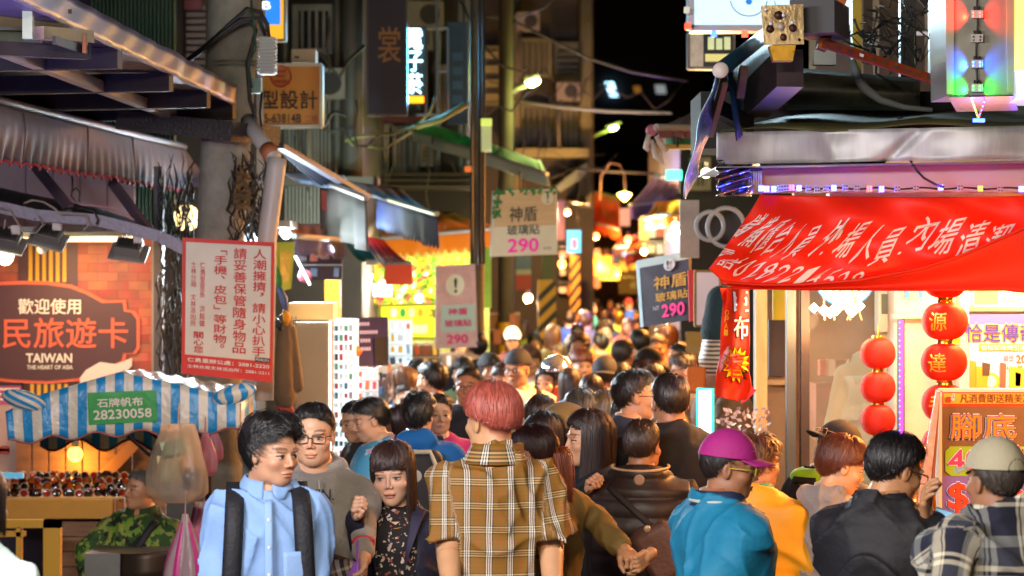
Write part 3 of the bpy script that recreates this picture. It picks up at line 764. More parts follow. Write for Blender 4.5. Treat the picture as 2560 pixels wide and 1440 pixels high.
# ================================================================ left side: poles, canopies, billboard
pole = empty('utility_pole', (P(560, 690, 13.2).x, 13.2, 0), 'thick grey concrete utility pole carrying the cable terminal box, beside the red bordered notice', 'utility pole')
a, b_ = P(598, -200, 13.2), P(545, 690, 13.2); MB().tube([(b_.x, 13.2, 0), b_, a, a+(a-b_)*1.4], [.135, .130, .145, .14], 24).build('shaft', concrete, pole, smooth=True)
for y in (158, 168): MB().lathe(P(588, y, 13.2), [(.150, -.006), (.156, 0), (.150, .006)], 24).build('band', M('#6f7468', .5, .6), pole, smooth=True)
tb = MB(); c = P(668, 140, 12.95); w_ = 13/F
tb.box(c, (.075, .09, .20)); fin = MB()
for k in range(11): fin.box(c+Vector((0, -.004, -.09+k*.018)), (.10, .11, .007))
t = empty('terminal_box', c-Vector((0, 0, .1)), 'finned pale grey cable terminal box fixed to the right of the concrete pole', 'terminal box'); tb.build('housing', M('#a9b0a4', .5), t); fin.build('cooling_fins', M('#b8bdb2', .5), t)
MB().box(c+Vector((-.065, 0, -.16)), (.07, .06, .08)).build('junction_box', M('#5f8a7e', .5), t)
for i, pts in enumerate([[(470, 148), (520, 110), (575, 60), (618, 22), (650, 30), (668, 60), (672, 92)], [(470, 150), (540, 95), (590, 62), (625, 52), (640, 75), (632, 110), (618, 160), (625, 250), (640, 300), (630, 340)], [(480, 146), (560, 80), (600, 50), (645, 44), (665, 90)], [(655, 230), (650, 280), (655, 330)], [(628, 0), (634, 60), (640, 120), (622, 160), (630, 220)]]):
    tag(MB().tube([P(x, y, 12.9-.02*i) for x, y in pts], .012 if i < 3 else .006, 8).build('cable', blackcable if i != 4 else M('#0d4a36', .5), smooth=True),
        ['thick black cable arching from the left to the top of the terminal box', 'black cable looping past the terminal box down the concrete pole', 'black cable bent just under the tallest cable arch', 'short black cable hanging under the terminal box', 'thin dark green wire running down the pole front'][i], 'cable')
# downpipe
dp = empty('downpipe', P(690, 690, 12.6), 'white plastic downpipe with a bent elbow beside the red bordered notice', 'drainpipe')
MB().tube([P(620, 300, 12.9), P(642, 338, 12.8), P(685, 395, 12.65)], .042, 16).build('elbow', pvc, dp, smooth=True)
MB().tube([P(668, 372, 12.7), P(682, 392, 12.65)], .046, 16).build('joint', M('#a5613a', .6), dp, smooth=True)
MB().tube([P(693, 395, 12.6), P(690, 420, 12.6), P(668, 600, 12.6), P(660, 1000, 12.6)], .050, 16).build('pipe', pvc, dp, smooth=True)

# big metal canopy at the top left
cn = empty('metal_canopy', P(380, 690, 11)*1, 'steel framed canopy with a long shiny fascia running to the concrete pole', 'canopy'); cn.location.z = 0
def edge(x, y, z=None, Y=None):
    """point over the street whose height is z and which shows at pixel x, y"""
    Y = (z-H)*F/(HY-y) if Y is None else Y
    return P(x, y, Y)
A0, A1 = edge(-160, -190, 3.18), edge(592, 214, 3.18); L = (A1-A0).normalized()
def fas(u, v):
    p = A0.lerp(A1, u); dent = .012*math.sin(u*40)*math.exp(-((u-.70)/.08)**2)+.003*math.sin(u*90+v*5)
    return p+Vector((0, 0, -.115*v))+Vector((dent, -dent, 0))
MB().sheet(fas, 90, 5, .003).build('fascia', M('#76708c', .45, .35, bump=.35, bs=9, var=.25, vs=4, dirt=.3), cn, smooth=True)
out_ = Vector((-1, .25, 0)).normalized()
MB().sheet(lambda u, v: A0.lerp(A1, u)+out_*(1.3*v)+Vector((0, 0, -.10+.04*v)), 12, 3, .006).build('roof_sheet', M('#4e4550', .5, .5, var=.3, dirt=.5), cn)
for k, u in enumerate((.46, .66, .84, .985)):
    p = A0.lerp(A1, u)+Vector((0, 0, -.145)); m_ = MB(); m_.beam(p, p+out_*1.3, .05, .085); m_.build('beam', darksteel, cn)
MB().beam(A0+out_*.35+Vector((0, 0, -.16)), A1+out_*.35+Vector((0, 0, -.16)), .05, .05).build('rail', M('#8a7f86', .5, .5, dirt=.4, var=.2), cn)
MB().beam(P(355, 305, 13.2), P(640, 335, 12.9), .5, .105).build('checker_plate', M('#4a4645', .5, .6, bump=1.0, bs=70), cn)
# rusty frame at the very corner
fr = empty('rusty_steelwork', P(60, 690, 9.2)*1, 'rusty box section steel frame jutting in at the top left corner', 'steel frame'); fr.location.z = 2.4
for (x0, y0, x1, y1, w1, h1, m_) in ((-80, 28, 168, 30, .06, .016, 0), (-80, 72, 165, 74, .06, .012, 0), (-80, 48, 160, 50, .02, .075, 1), (-80, 92, 92, 92, .05, .05, 0), (-80, 118, 218, 132, .06, .05, 2), (92, 82, 218, 92, .06, .045, 1), (135, 100, 215, 128, .012, .03, 2)):
    MB().beam(P(x0, y0, 8.6), P(x1, y1, 8.9), w1, h1).build('steel_section', [M('#7d7f6a', .5, .5, var=.3, dirt=.7), M('#a08a62', .6, .3, var=.4, dirt=.9), darksteel][m_], fr)
MB().beam(P(71, 20, 8.5), P(71, 98, 8.5), .035, .035, up=(0, 1, 0)).build('upright', M('#8c9480', .5, .4, var=.3, dirt=.6), fr)
MB().beam(P(213, 84, 8.85), P(213, 134, 8.85), .012, .05, up=(0, 1, 0)).build('end_plate', rust, fr)
# corrugated wall, dark building behind
bl = empty('corrugated_building', P(300, 690, 17)*1, 'building with a green corrugated metal side behind the steel canopy', 'building'); bl.location.z = 0
cw = MB(); cw.sheet(lambda u, v: P(225+215*u, 0, 15.6)+Vector((0, .012*math.cos(u*2*math.pi*22), 2.6-4.2*v)), 265, 2, .004); cw.build('corrugated_sheet', M('#40584a', .55, .4, var=.25, vs=3, dirt=.3), bl)
MB().box(P(480, 0, 16.6)+Vector((0, 0, -.9)), (.95, .6, 7)).build('wall', M('#41362f', .9, var=.3, vs=3, dirt=.3), bl)
MB().box(P(100, 0, 16.9)+Vector((-.9, .6, -.9)), (3.4, .8, 7)).build('rear_wall', M('#3a3440', .9, var=.3, vs=3), bl)
for k in range(10): MB().box(P(490, 20+k*17, 16.25), (.13, .02, .028)).build('louvre', M('#6a5a54', .6), bl)
MB().box(P(483, 12, 16.22), (.12, .03, .06)).build('red_panel', M('#6b1c22', .5), bl)
# blue posters under the canopy
for i, (x0, y0, x1, y1, c) in enumerate(((-40, 125, 38, 215, '#1d4f8f'), (150, 215, 205, 262, '#3a6a9a'), (205, 215, 262, 292, '#1b3f86'))):
    r, sf = board('poster', ['blue poster with pale lettering at the left edge under the steel canopy', 'pale blue poster panel between the canopy beams', 'dark blue poster with a pink stripe below the canopy'][i], 'poster', R4(x0, y0, x1, y1, 14.6), M(c, .6, var=.5, vs=6), .02)
    if i == 2: MB().prism([P(208, 220, 14.57), P(228, 220, 14.57), P(226, 282, 14.57), P(212, 276, 14.57)], (0, -.004, 0)).build('stripe', M('#a2485c', .6), r)
# grey scalloped awning
aw = empty('scalloped_awning', P(230, 690, 13)*1, 'grey awning with a wavy lower edge trimmed in red', 'awning'); aw.location.z = 0
B0, B1 = edge(-180, 213, 2.96), edge(462, 372, 2.96)
def val(u, v):
    p = B0.lerp(B1, u); n_ = 34; ph = u*n_*math.pi; hh = .255
    z = -hh*v-(.028*abs(math.sin(ph)))*v**3
    bl_ = .018*math.sin(ph*2)*v**3+.014*math.sin(u*23)*v+.02*math.sin(u*7+v*3)*v
    return p+Vector((.75, -.65, 0))*(bl_+.02*math.sin(v*3))+Vector((0, 0, z))
vm = M('#4c4857', .62, bump=.5, bs=9, var=.25, vs=5, dirt=.2)
MB().sheet(val, 274, 12, .004).build('valance', vm, aw, smooth=True)
MB().tube([val(u/273, 1.0) for u in range(274)], .0065, 5).build('red_trim', M('#a32530', .6), aw, smooth=True)
for u in (.28, .52, .72): MB().tube([val(u, v)+Vector((.004, -.006, 0)) for v in (0, .2, .4, .6, .8, .95)], .0035, 5).build('seam', M('#4c4854', .6), aw)
MB().sheet(lambda u, v: B0.lerp(B1, u)+Vector((-.9*v, .3*v, .035+.16*v-.05*(1-v)**2)), 30, 4, .005).build('canvas', M('#3b3341', .7, var=.2, vs=3), aw, smooth=True)
MB().tube([B0.lerp(B1, u)+Vector((.0, 0, .012)) for u in (0, .25, .5, .75, 1)], .02, 8).build('front_bar', M('#5a5362', .5, .4), aw, smooth=True)
MB().prism([val(1, 0), val(1, 1)+Vector((0, 0, .02)), B1+Vector((.12, .5, -.24)), B1+Vector((-.25, .4, .06))], (.004, 0, 0)).build('side_flap', M('#2a2430', .7), aw)
for (xa, ya, xb, yb) in ((82, 408, 175, 522), (278, 452, 372, 578)): MB().beam(P(xa, ya, 13.6), P(xb, yb, 13.3), .03, .055).build('strut', M('#7a6674', .5, .4, dirt=.3, var=.2), aw)
# pale wall behind the struts
wl = empty('panelled_shop_wall', P(150, 690, 15.2)*1, 'pale panelled shop wall above the small dark canopy', 'wall'); wl.location.z = 0
for k in range(9): MB().box(P(-240+k*68, 480, 15.2)+Vector((0, 0, -.25)), (.165, .05, 1.3)).build('panel', M('#8c7f8c', .6, var=.15, vs=4, dirt=.15), wl)
# lower dark canopy with floodlights
lc = empty('small_canopy', P(200, 690, 13.2)*1, 'low dark fabric canopy with a curved grey edge above the brick printed billboard', 'canopy'); lc.location.z = 0
epts = [P(x, y, 12.9) for x, y in ((-140, 505), (0, 518), (90, 538), (240, 550), (330, 572), (400, 592), (460, 622))]
bpts = [P(x, y, 14.6) for x, y in ((-140, 470), (0, 478), (60, 492), (240, 528), (300, 548), (370, 570), (440, 590))]
def ip(pts, u):
    q = u*(len(pts)-1); i = min(int(q), len(pts)-2); return pts[i].lerp(pts[i+1], q-i)
MB().sheet(lambda u, v: ip(epts, u).lerp(ip(bpts, u)+Vector((0, 0, .02)), v), 31, 6, .006).build('canvas', M('#2c2634', .8, var=.3, vs=8, bump=.5, bs=20), lc, smooth=True)
eb = MB(); [eb.beam(epts[i], epts[i+1], .012, .062) for i in range(len(epts)-1)]; eb.build('edge_beam', M('#77727c', .5, .4, bump=.3, bs=60), lc)
MB().beam(P(40, 588, 13.6), P(395, 583, 13.6), .03, .024).build('rail', M('#c2b49c', .5), lc)
for i, pts in enumerate([[(60, 508), (80, 500), (110, 505), (135, 520), (150, 535), (180, 535), (215, 538), (225, 560), (210, 575)], [(160, 522), (200, 520), (235, 528), (245, 548), (242, 562)], [(0, 520), (25, 525), (40, 550), (60, 580), (90, 582), (108, 562), (98, 540)], [(175, 500), (205, 512), (250, 515), (290, 520), (310, 538), (335, 550)], [(180, 440), (182, 470), (178, 490), (195, 510), (200, 480), (190, 470), (178, 480)]]):
    tag(MB().tube([P(x, y, 12.85) for x, y in pts], .0055, 6).build('wire', [greycable, blackcable, greycable, M('#a07a80', .5), blackcable][i], smooth=True),
        ['grey wire snaking over the dark canopy towards its middle', 'black wire hooked over the grey canopy edge', 'pale wire loop hanging at the left end of the canopy edge', 'pinkish wire lying along the back of the dark canopy', 'coiled black wire hanging under the red trimmed awning'][i], 'wire')
def flood(x, y, Y, lab, ang, lit=False):
    c = P(x, y, Y); r = empty('floodlight', c, lab, 'floodlight', 'floodlights hanging under the small canopy')
    R = Euler((math.radians(35), math.radians(ang), 0)).to_matrix(); gm_ = M('#7d7a78', .45, .5, var=.2)
    MB().box(c, (.20, .15, .012), rot=R).build('front_frame', M('#a8a49c', .4, .5), r)
    MB().box(c+R @ Vector((.0, .0, .035)), (.14, .10, .055), rot=R).build('housing', gm_, r)
    f_ = MB(); [f_.box(c+R @ Vector((-.05+.0125*k, 0, .072)), (.003, .09, .02), rot=R) for k in range(9)]; f_.build('cooling_fins', darksteel, r)
    MB().beam(c+Vector((-.02, 0, .03)), c+Vector((-.01, .0, .13)), .018, .006).build('bracket', M('#9c8f76', .5), r)
    MB().box(c+Vector((.055, -.03, .075)), (.045, .04, .05)).build('ballast', M('#c4bcb4', .5), r)
    return r
flood(120, 600, 13.0, 'middle floodlight of the row, tilted in front of yellow stripes', 14); flood(322, 632, 13.0, 'rightmost floodlight, grey and flat, in front of the printed bricks', 8)
flood(18, 610, 13.0, 'leftmost floodlight above the round glowing lamp', 12)
def bulb(name, lab, cat, c, r_, col_, e, power, group=None, lightc=None, parent=None, sock=True):
    r = empty(name, c, lab, cat, group)
    m_ = MB(); m_.lathe(c, [(.0001, -r_), (r_*.5, -r_*.87), (r_*.87, -r_*.5), (r_, 0), (r_*.87, r_*.5), (r_*.5, r_*.87), (.0001, r_)], 14); m_.build('bulb', M(col_, .5, e=e), r, smooth=True)
    if sock: MB().tube([c+Vector((0, 0, r_*.8)), c+Vector((0, 0, r_*2.2))], r_*.45, 10).build('socket', M('#8c8c86', .5), r)
    if power: lamp('bulb_light', 'POINT', c-Vector((0, 0, r_*1.4)), power, lightc or col_, .06, r)
    return r
bulb('round_lamp', 'round glowing lamp at the left edge under the small canopy', 'lamp', P(12, 640, 13.0), .05, '#ffeec8', 6, 7)
bulb('spot_lamp', 'unlit white spiral lamp in front of the yellow stripes', 'lamp', P(106, 622, 13.1), .03, '#c8beb4', 0, 0)
# billboard
brickm = bpy.data.materials.new('printed_bricks'); brickm.use_nodes = True; nt = brickm.node_tree; n = nt.nodes; b = n['Principled BSDF']
tc = n.new('ShaderNodeTexCoord'); mp = n.new('ShaderNodeMapping'); mp.inputs['Rotation'].default_value = (math.radians(90), 0, 0); nt.links.new(tc.outputs['Object'], mp.inputs[0])
bk = n.new('ShaderNodeTexBrick'); bk.inputs['Scale'].default_value = 6.2; bk.inputs['Color1'].default_value = hx('#94381a')+(1,); bk.inputs['Color2'].default_value = hx('#b0603a')+(1,); bk.inputs['Mortar'].default_value = hx('#6a2c20')+(1,); bk.inputs['Mortar Size'].default_value = .008; bk.inputs['Brick Width'].default_value = .75; bk.inputs['Row Height'].default_value = .33; bk.inputs['Bias'].default_value = -.1
nz = n.new('ShaderNodeTexNoise'); nz.inputs['Scale'].default_value = 9; nz.inputs['Detail'].default_value = 4; nt.links.new(tc.outputs['Object'], nz.inputs[0])
nt.links.new(mp.outputs[0], bk.inputs[0]); mx = n.new('ShaderNodeMix'); mx.data_type = 'RGBA'; mx.blend_type = 'OVERLAY'; mx.inputs[0].default_value = .8; nt.links.new(bk.outputs[0], mx.inputs[6]); nt.links.new(nz.outputs[1], mx.inputs[7]); nt.links.new(mx.outputs[2], b.inputs['Base Color']); b.inputs['Roughness'].default_value = .5
YB = 14.4
bb, sf = board('billboard', 'billboard printed with orange bricks and a dark plaque reading welcome in Chinese', 'billboard', R4(-200, 588, 384, 1060, YB), brickm, .05, pname='printed_sheet', frame=M('#8a8070', .5), fw=.02)
def poly(name, pts, Y, mat, parent, d=.004): return MB().prism([P(x, y, Y) for x, y in pts], (0, -d, 0)).build(name, mat, parent)
dk = M('#4f2c2a', .5)
poly('dark_band', [(46, 588), (194, 588), (194, 1055), (46, 1055)], YB-.002, dk, bb)
for k in range(6): poly('yellow_stripe', [(72+k*17, 596), (81+k*17, 596), (81+k*17, 705), (72+k*17, 705)], YB-.008, M('#d8a41c', .5), bb); poly('yellow_stripe', [(76+k*17, 960), (85+k*17, 960), (85+k*17, 1050), (76+k*17, 1050)], YB-.008, M('#d8a41c', .5), bb)
arc = [(120+195*math.sin(t), 860-155*math.cos(t)) for t in np.linspace(-2.2, .62, 26)]
arc = [(x, y) for x, y in [(-160, 790), (-120, 745), (-60, 718), (0, 704), (60, 702), (120, 703), (180, 712), (220, 728), (250, 745), (262, 752), (315, 750), (318, 775), (338, 778), (350, 795), (350, 870), (340, 885), (316, 886), (312, 905), (250, 938), (200, 952), (120, 960), (40, 957), (-40, 948), (-160, 900)]]
poly('plaque_border', arc, YB-.012, M('#e2643c', .5), bb)
cx, cy = 100, 830
poly('plaque', [(cx+(x-cx)*.965-1, cy+(y-cy)*.93) for x, y in arc], YB-.018, dk, bb)
sfb = quad_surf(*R4(-200, 588, 384, 1060, YB-.022))
def tr(sf_, q, s, x0, y0, x1, y1, mat, par, **k):
    X0, Y0, X1, Y1 = q; return text(sf_, s, ((x0-X0)/(X1-X0), (y0-Y0)/(Y1-Y0), (x1-X0)/(X1-X0), (y1-Y0)/(Y1-Y0)), mat, par, **k)
q = (-200, 588, 384, 1060); cream = M('#e6dccd', .5); org = M('#e0603a', .5)
tr(sfb, q, '歡迎使用', 46, 747, 202, 785, cream, bb, bold=.0016); tr(sfb, q, '國民旅遊卡', -72, 795, 320, 870, org, bb, bold=.003)
tr(sfb, q, 'TAIWAN', 66, 884, 180, 906, cream, bb, bold=.003); tr(sfb, q, 'THE HEART OF ASIA', 68, 913, 182, 923, cream, bb, bold=.001)
# generic cartoon-free red spectacles shape printed on the plaque corner
poly('print_patch', [(200, 945), (215, 925), (250, 905), (290, 910), (330, 895), (330, 915), (310, 935), (330, 960), (200, 965)], YB-.026, M('#d9cfc4', .5), bb)
# dark tangle beside the pole: post and black mesh bundle
ps = tag(MB().box(P(398, 800, 14.2)+Vector((0, 0, -.4)), (.05, .1, 2.6)).build('post', M('#4c474e', .6)), 'grey steel post at the right end of the brick printed billboard', 'post')
tg = MB(); r_ = random.Random(5)
for k in range(150):
    x, y = r_.uniform(398, 480), r_.uniform(380, 900); pts = [P(x+4*math.sin(i*1.3+k)+r_.gauss(0, 4), y+i*24, 13.9+r_.uniform(-.15, .15)) for i in range(5)]; w0 = r_.uniform(.003, .008); tg.tube(pts, [w0*.3, w0, w0, w0, w0*.2], 4)
tag(tg.build('cable_tangle', M('#17130f', .7), smooth=True), 'dense dark tangle of hanging cables between the billboard and the concrete pole', 'cables', kind='stuff')
tg = MB()
for k in range(90):
    x, y = r_.uniform(575, 670), r_.uniform(375, 590); pts = [P(x+6*math.sin(i*1.5+k)+r_.gauss(0, 4), y+i*17, 13.0+r_.uniform(-.1, .1)) for i in range(5)]; w0 = r_.uniform(.003, .009); tg.tube(pts, [w0*.3, w0, w0, w0, w0*.2], 4)
tag(tg.build('cable_bundle', M('#1d1713', .6), smooth=True), 'dark bundle of knotted cables and dry leaves right of the concrete pole', 'cables', kind='stuff')
lf = MB()
for k in range(60):
    c = P(r_.uniform(590, 625), r_.uniform(430, 520), 12.8+r_.uniform(-.05, .05)); d = Vector((r_.gauss(0, 1), r_.gauss(0, 1), r_.gauss(0, 1))).normalized()*.03; e_ = d.orthogonal().normalized()*.014
    lf.add([c-d, c+e_, c+d, c-e_], [(0, 1, 2, 3)])
tag(lf.build('dry_leaves', M('#6d5a3a', .8, var=.4)), 'small dry leaves caught in the cables beside the pole', 'leaves', kind='stuff')
fan = empty('caged_lamp', P(468, 545, 15.5), 'glowing round caged lamp seen through the cables left of the pole', 'lamp')
MB().lathe(P(468, 545, 15.5), [(.001, .03), (.06, .02), (.085, -.02), (.001, -.04)], 18, axis='y').build('lens', M('#ffd890', .4, e=3.5), fan, smooth=True)
for k in range(8):
    a_ = k*math.pi/8; MB().tube([P(468, 525, 15.3)+Vector((math.cos(a_)*.13*s_, -.06*(1-abs(s_)), math.sin(a_)*.13*s_)) for s_ in (-1, -.5, 0, .5, 1)], .003, 5).build('cage_wire', black, fan)

# red bordered notice
Yn = 12.0; rq = (455, 594, 684, 955); nb, nsf = board('notice_board', 'white notice with a red border and columns of red Chinese writing', 'notice board', (P(457, 594, Yn), P(686, 606, Yn+.12), P(681, 956, Yn+.12), P(454, 934, Yn)), M('#c2211f', .4, var=.06, dirt=.1), .012, pname='sheet')
def sub(sf_, u0, v0, u1, v1, off=.003):
    def f(u, v): p, n_ = sf_(u0+(u1-u0)*u, v0+(v1-v0)*v); return p+n_*off, n_
    return f
def subpanel(name, sf_, u0, v0, u1, v1, mat, par, off=.003):
    s_ = sub(sf_, u0, v0, u1, v1, off); MB().add([s_(0, 0)[0], s_(1, 0)[0], s_(1, 1)[0], s_(0, 1)[0]], [(0, 3, 2, 1)]).build(name, mat, par); return s_
wsf = subpanel('white_field', nsf, .035, .03, .965, .855, M('#cbc4b6', .35, var=.08, vs=4, dirt=.12), nb)
rd = M('#b8261e', .5); wt = M('#dcd6cc', .5)
for s_, u0, u1, v0, v1, bo in (('人潮擁擠，請小心扒手', .79, .94, .03, .97, .004), ('請妥善保管隨身物品', .56, .71, .03, .96, .004), ('「手機、皮包」等財物。', .33, .48, .02, .97, .004), ('仁勇里里長 洪銘鎮', .165, .225, .17, .75, .001), ('士林分局 文林派出所', .06, .12, .17, .75, .001), ('關心您', .10, .21, .79, .98, .004)):
    text(wsf, s_, (u0, v0, u1, v1), rd, nb, vertical=True, bold=bo, off=.003)
text(nsf, '仁勇里辦公處：2881-2220', (.06, .875, .96, .905), wt, nb, bold=.002, off=.006); text(nsf, '士林分局文林派出所：2881-2211', (.06, .925, .96, .95), wt, nb, bold=.001, off=.006)
subpanel('sticker', nsf, .80, .83, .965, .862, M('#241f1c', .5), nb, .009); text(nsf, 'FEARLESS', (.81, .838, .955, .855), wt, nb, off=.012)

# ================================================================ vendor cart
Yc = 11.9; ct = empty('vendor_cart', P(330, 690, Yc+.4)*1, 'small vendor cart under a blue and white striped canopy', 'cart'); ct.location.z = 0
strp = bpy.data.materials.new('striped_canvas'); strp.use_nodes = True; nt = strp.node_tree; n = nt.nodes; b = n['Principled BSDF']
at = n.new('ShaderNodeAttribute'); at.attribute_name = 'st'; ma = n.new('ShaderNodeMath'); ma.operation = 'FRACT'; nt.links.new(at.outputs['Fac'], ma.inputs[0]); gt = n.new('ShaderNodeMath'); gt.operation = 'GREATER_THAN'; gt.inputs[1].default_value = .5; nt.links.new(ma.outputs[0], gt.inputs[0])
mx = n.new('ShaderNodeMix'); mx.data_type = 'RGBA'; mx.inputs[6].default_value = hx('#1a86c4')+(1,); mx.inputs[7].default_value = hx('#ccc6b6')+(1,); nt.links.new(gt.outputs[0], mx.inputs[0]); nt.links.new(mx.outputs[2], b.inputs['Base Color']); b.inputs['Roughness'].default_value = .38
tc = n.new('ShaderNodeTexCoord'); nz = n.new('ShaderNodeTexNoise'); nz.inputs['Scale'].default_value = 24; nt.links.new(tc.outputs['Object'], nz.inputs[0]); bp = n.new('ShaderNodeBump'); bp.inputs['Strength'].default_value = .5; bp.inputs['Distance'].default_value = .015; nt.links.new(nz.outputs[0], bp.inputs['Height']); nt.links.new(bp.outputs[0], b.inputs['Normal'])
def striped(name, fn, nu, nv, par, count, ph=0, mat=None):
    mb = MB(); mb.sheet(fn, nu, nv, .003); o = mb.build(name, mat or strp, par, smooth=False)
    at = o.data.attributes.new('st', 'FLOAT', 'POINT'); vals = [ph+(i % nu)/(nu-1)*count for k in range(2) for i in range(nu*nv)]; at.data.foreach_set('value', vals); o.data.shade_smooth(); return o
def topc(x): # roof line of the front face in pixels
    return np.interp(x, [14, 90, 300, 480, 600], [1030, 990, 930, 968, 1000])
def front(u, v):
    x = 14+586*u; yt = topc(x); yb = 1098-30*abs(u-.5)*0+ (1118-1105)*0-28*u+14*(1-math.cos(u*2*math.pi*5.2))*.55-8*math.sin(u*3)
    y = yt+(yb-yt)*v; x2 = x+(6*v if u < .2 else 0)
    return P(x2, y, Yc-.02*math.sin(v*2)+.008*math.sin(u*31)*v)
striped('front_panel', front, 121, 8, ct, 12.6, .12)
def backp(u, v):
    x = 100+440*u; return P(x, 1000+ (1112+14*math.sin(u*6.28*3.4)-1000)*v, Yc+.75)
striped('rear_panel', backp, 91, 4, ct, 10.2, .0)
def sidep(u, v): return P(602+36*u, 1000-20*u+(95+10*math.sin(u*9))*v, Yc+.05+.8*u)
striped('side_panel', sidep, 21, 4, ct, 1.6, .6)
plastic = M('#b9c8c8', .18, var=.2, vs=12, alpha=.75, bump=.9, bs=30)
def roofp(u, v):
    x = 300+300*u; return P(x, topc(x), Yc).lerp(P(350+290*u, 925+48*u, Yc+.8), v)+Vector((0, 0, .006*math.sin(u*40+v*8)))
MB().sheet(roofp, 60, 10, .003).build('roof_sheet', plastic, ct, smooth=True)
MB().sheet(lambda u, v: (P(14+286*u, topc(14+286*u), Yc)).lerp(P(70+280*u, np.interp(u, [0, 1], [1000, 925]), Yc+.8), v), 30, 5, .003).build('roof_sheet', M('#a8b6bc', .3, bump=.5, bs=25), ct, smooth=True)
for (cx_, cy_, s_, e_) in ((60, 1000, -1, '#1a86c4'), (585, 985, 1, '#1a86c4')):
    c = P(cx_, cy_, Yc-.01); m_ = MB(); m_.grid(lambda u, v: c+Vector((.10*math.cos(u*6.283)*math.sin(v*math.pi), -.03*math.sin(v*math.pi)*math.sin(u*6.283), 0))+Vector((s_*.05*math.cos(v*math.pi), 0, -.055*math.cos(v*math.pi)*-1*1)) , 14, 9, closeu=True)
    o = m_.build('corner_knot', strp, ct, smooth=True); at = o.data.attributes.new('st', 'FLOAT', 'POINT'); at.data.foreach_set('value', [(i % 14)*.5+(i//14)*.3 for i in range(len(o.data.vertices))])
trim = MB(); trim.tube([front(u/120, 1.0)+Vector((0, -.003, 0)) for u in range(121)], .005, 5); trim.build('piping', M('#9c5a52', .6), ct, smooth=True)
MB().tube([backp(u/90, 1.0) for u in range(91)], .007, 5).build('piping', M('#6a1c18', .6), ct, smooth=True)
gl = quad_surf(P(218, 982, Yc-.03), P(390, 975, Yc-.03), P(394, 1054, Yc-.03), P(222, 1063, Yc-.03))
MB().prism([P(218, 982, Yc-.03), P(390, 975, Yc-.03), P(394, 1054, Yc-.03), P(222, 1063, Yc-.03)], (0, .004, 0)).build('green_label', M('#0f8f2c', .4, bump=.3, bs=20), ct)
text(gl, '石牌帆布', (.14, .20, .80, .47), wt, ct, bold=.005); text(gl, '28230058', (.08, .56, .92, .84), wt, ct, bold=.008)
for x0, y0, x1, y1 in ((322, 1092, 376, 1140), (345, 1062, 520, 1180)): MB().tube([P(x0, y0, Yc+.2), P(x1, y1, Yc+.35)], .008, 6).build('strut', black, ct)
px_ = P(522, 1000, Yc+.4); MB().tube([(px_.x, px_.y, .1), (px_.x, px_.y, px_.z)], .016, 8).build('post', M('#3c2a26', .6), ct)
bx = P(420, 1440, Yc); MB().box((P(380, 1400, 11.6).x, 12.0, .45), (.7, .5, .7)).build('cart_box', M('#6e6a60', .5, .4, var=.2, dirt=.3), ct)
oven = MB(); a_ = P(300, 1372, 11.5); oven.sheet(lambda u, v: P(302+130*u, 1384-12*u+60*v, 11.5)+Vector((0, .08*math.sin(u*math.pi)*-1, 0)), 12, 5, .008); oven.build('tin_pan', M('#4a3c30', .45, .6, var=.4, dirt=.6), ct, smooth=True)
# hanging plastic bags
def bagthing(lab, x, y, wp, hp, Y, mat, seed, stripes=None, contents=None, neck=.25):
    c = P(x, y, Y); W_, H_ = wp/F*Y/2, hp/F*Y; r = empty('plastic_bag', c-Vector((0, 0, H_)), lab, 'plastic bag', 'plastic bags hanging from the cart')
    rr = np.random.default_rng(seed); ph = rr.uniform(0, 6, 8)
    def f(u, v):
        a = u*2*math.pi; k = (neck+(1-neck)*math.sin(min(1, v*1.35)*math.pi/2)**1.3)*(1-max(0, v-.86)**2*28*.9)
        rad = k*(1+.10*math.sin(5*a+ph[0]+3*v)+.06*math.sin(11*a+ph[1])*(1-v)+.03*math.sin(17*a+ph[2]+6*v))
        return c+Vector((W_*rad*math.cos(a), W_*.6*rad*math.sin(a), -H_*v))
    m_ = MB(); m_.grid(f, 56, 18, closeu=True); o = m_.build('film', mat, r, smooth=True)
    if stripes:
        for k in range(6):
            a0 = k*1.05; m2 = MB(); m2.grid(lambda u, v, a0=a0: f((a0+.32*u)/(2*math.pi), .08+v*.85)+Vector((0, 0, 0))+(f((a0+.32*u)/(2*math.pi), .08+v*.85)-c-Vector((0, 0, -H_*(.08+v*.85)))).normalized()*.003, 5, 18); m2.build('stripe', stripes, r, smooth=True)
    if contents:
        for (dx, dy, w1, h1, cc) in contents: MB().box(c+Vector((dx*W_, 0, -H_*dy)), (w1, .08, h1), rot=Euler((0, random.uniform(-.3, .3), 0))).build('content', M(cc, .6), r)
    MB().tube([c, c+Vector((0, .02, .06+H_*.1))], .004, 5).build('handle', mat, r)
    return r
film = cloth_mat('#cfc3b4', .25, .55); bp_ = film.node_tree.nodes['Principled BSDF']; bp_.inputs['Alpha'].default_value = .40; bp_.inputs['Roughness'].default_value = .25
bagthing('large clear plastic bag with boxes inside hanging beside the seated vendor', 446, 1060, 146, 196, 11.3, film, 1, contents=((-.25, .55, .11, .12, '#cfc28a'), (.25, .66, .03, .14, '#d09018'), (.45, .7, .07, .10, '#4a4038'), (-.1, .3, .12, .08, '#a9b890')), neck=.55)
pk = cloth_mat('#c88a9c', .3, .5); bagthing('pink plastic bag hanging just right of the clear bag', 513, 1085, 62, 105, 11.6, pk, 2, neck=.25); bagthing('small pink bag hanging highest and rightmost under the canopy', 536, 1075, 42, 80, 11.9, pk, 3, neck=.3)
bagthing('white bag with pink stripes hanging lowest, in front of the post', 463, 1285, 118, 250, 11.2, cloth_mat('#c9aeb0', .3, .5), 4, stripes=M('#c22a7a', .4), neck=.12)
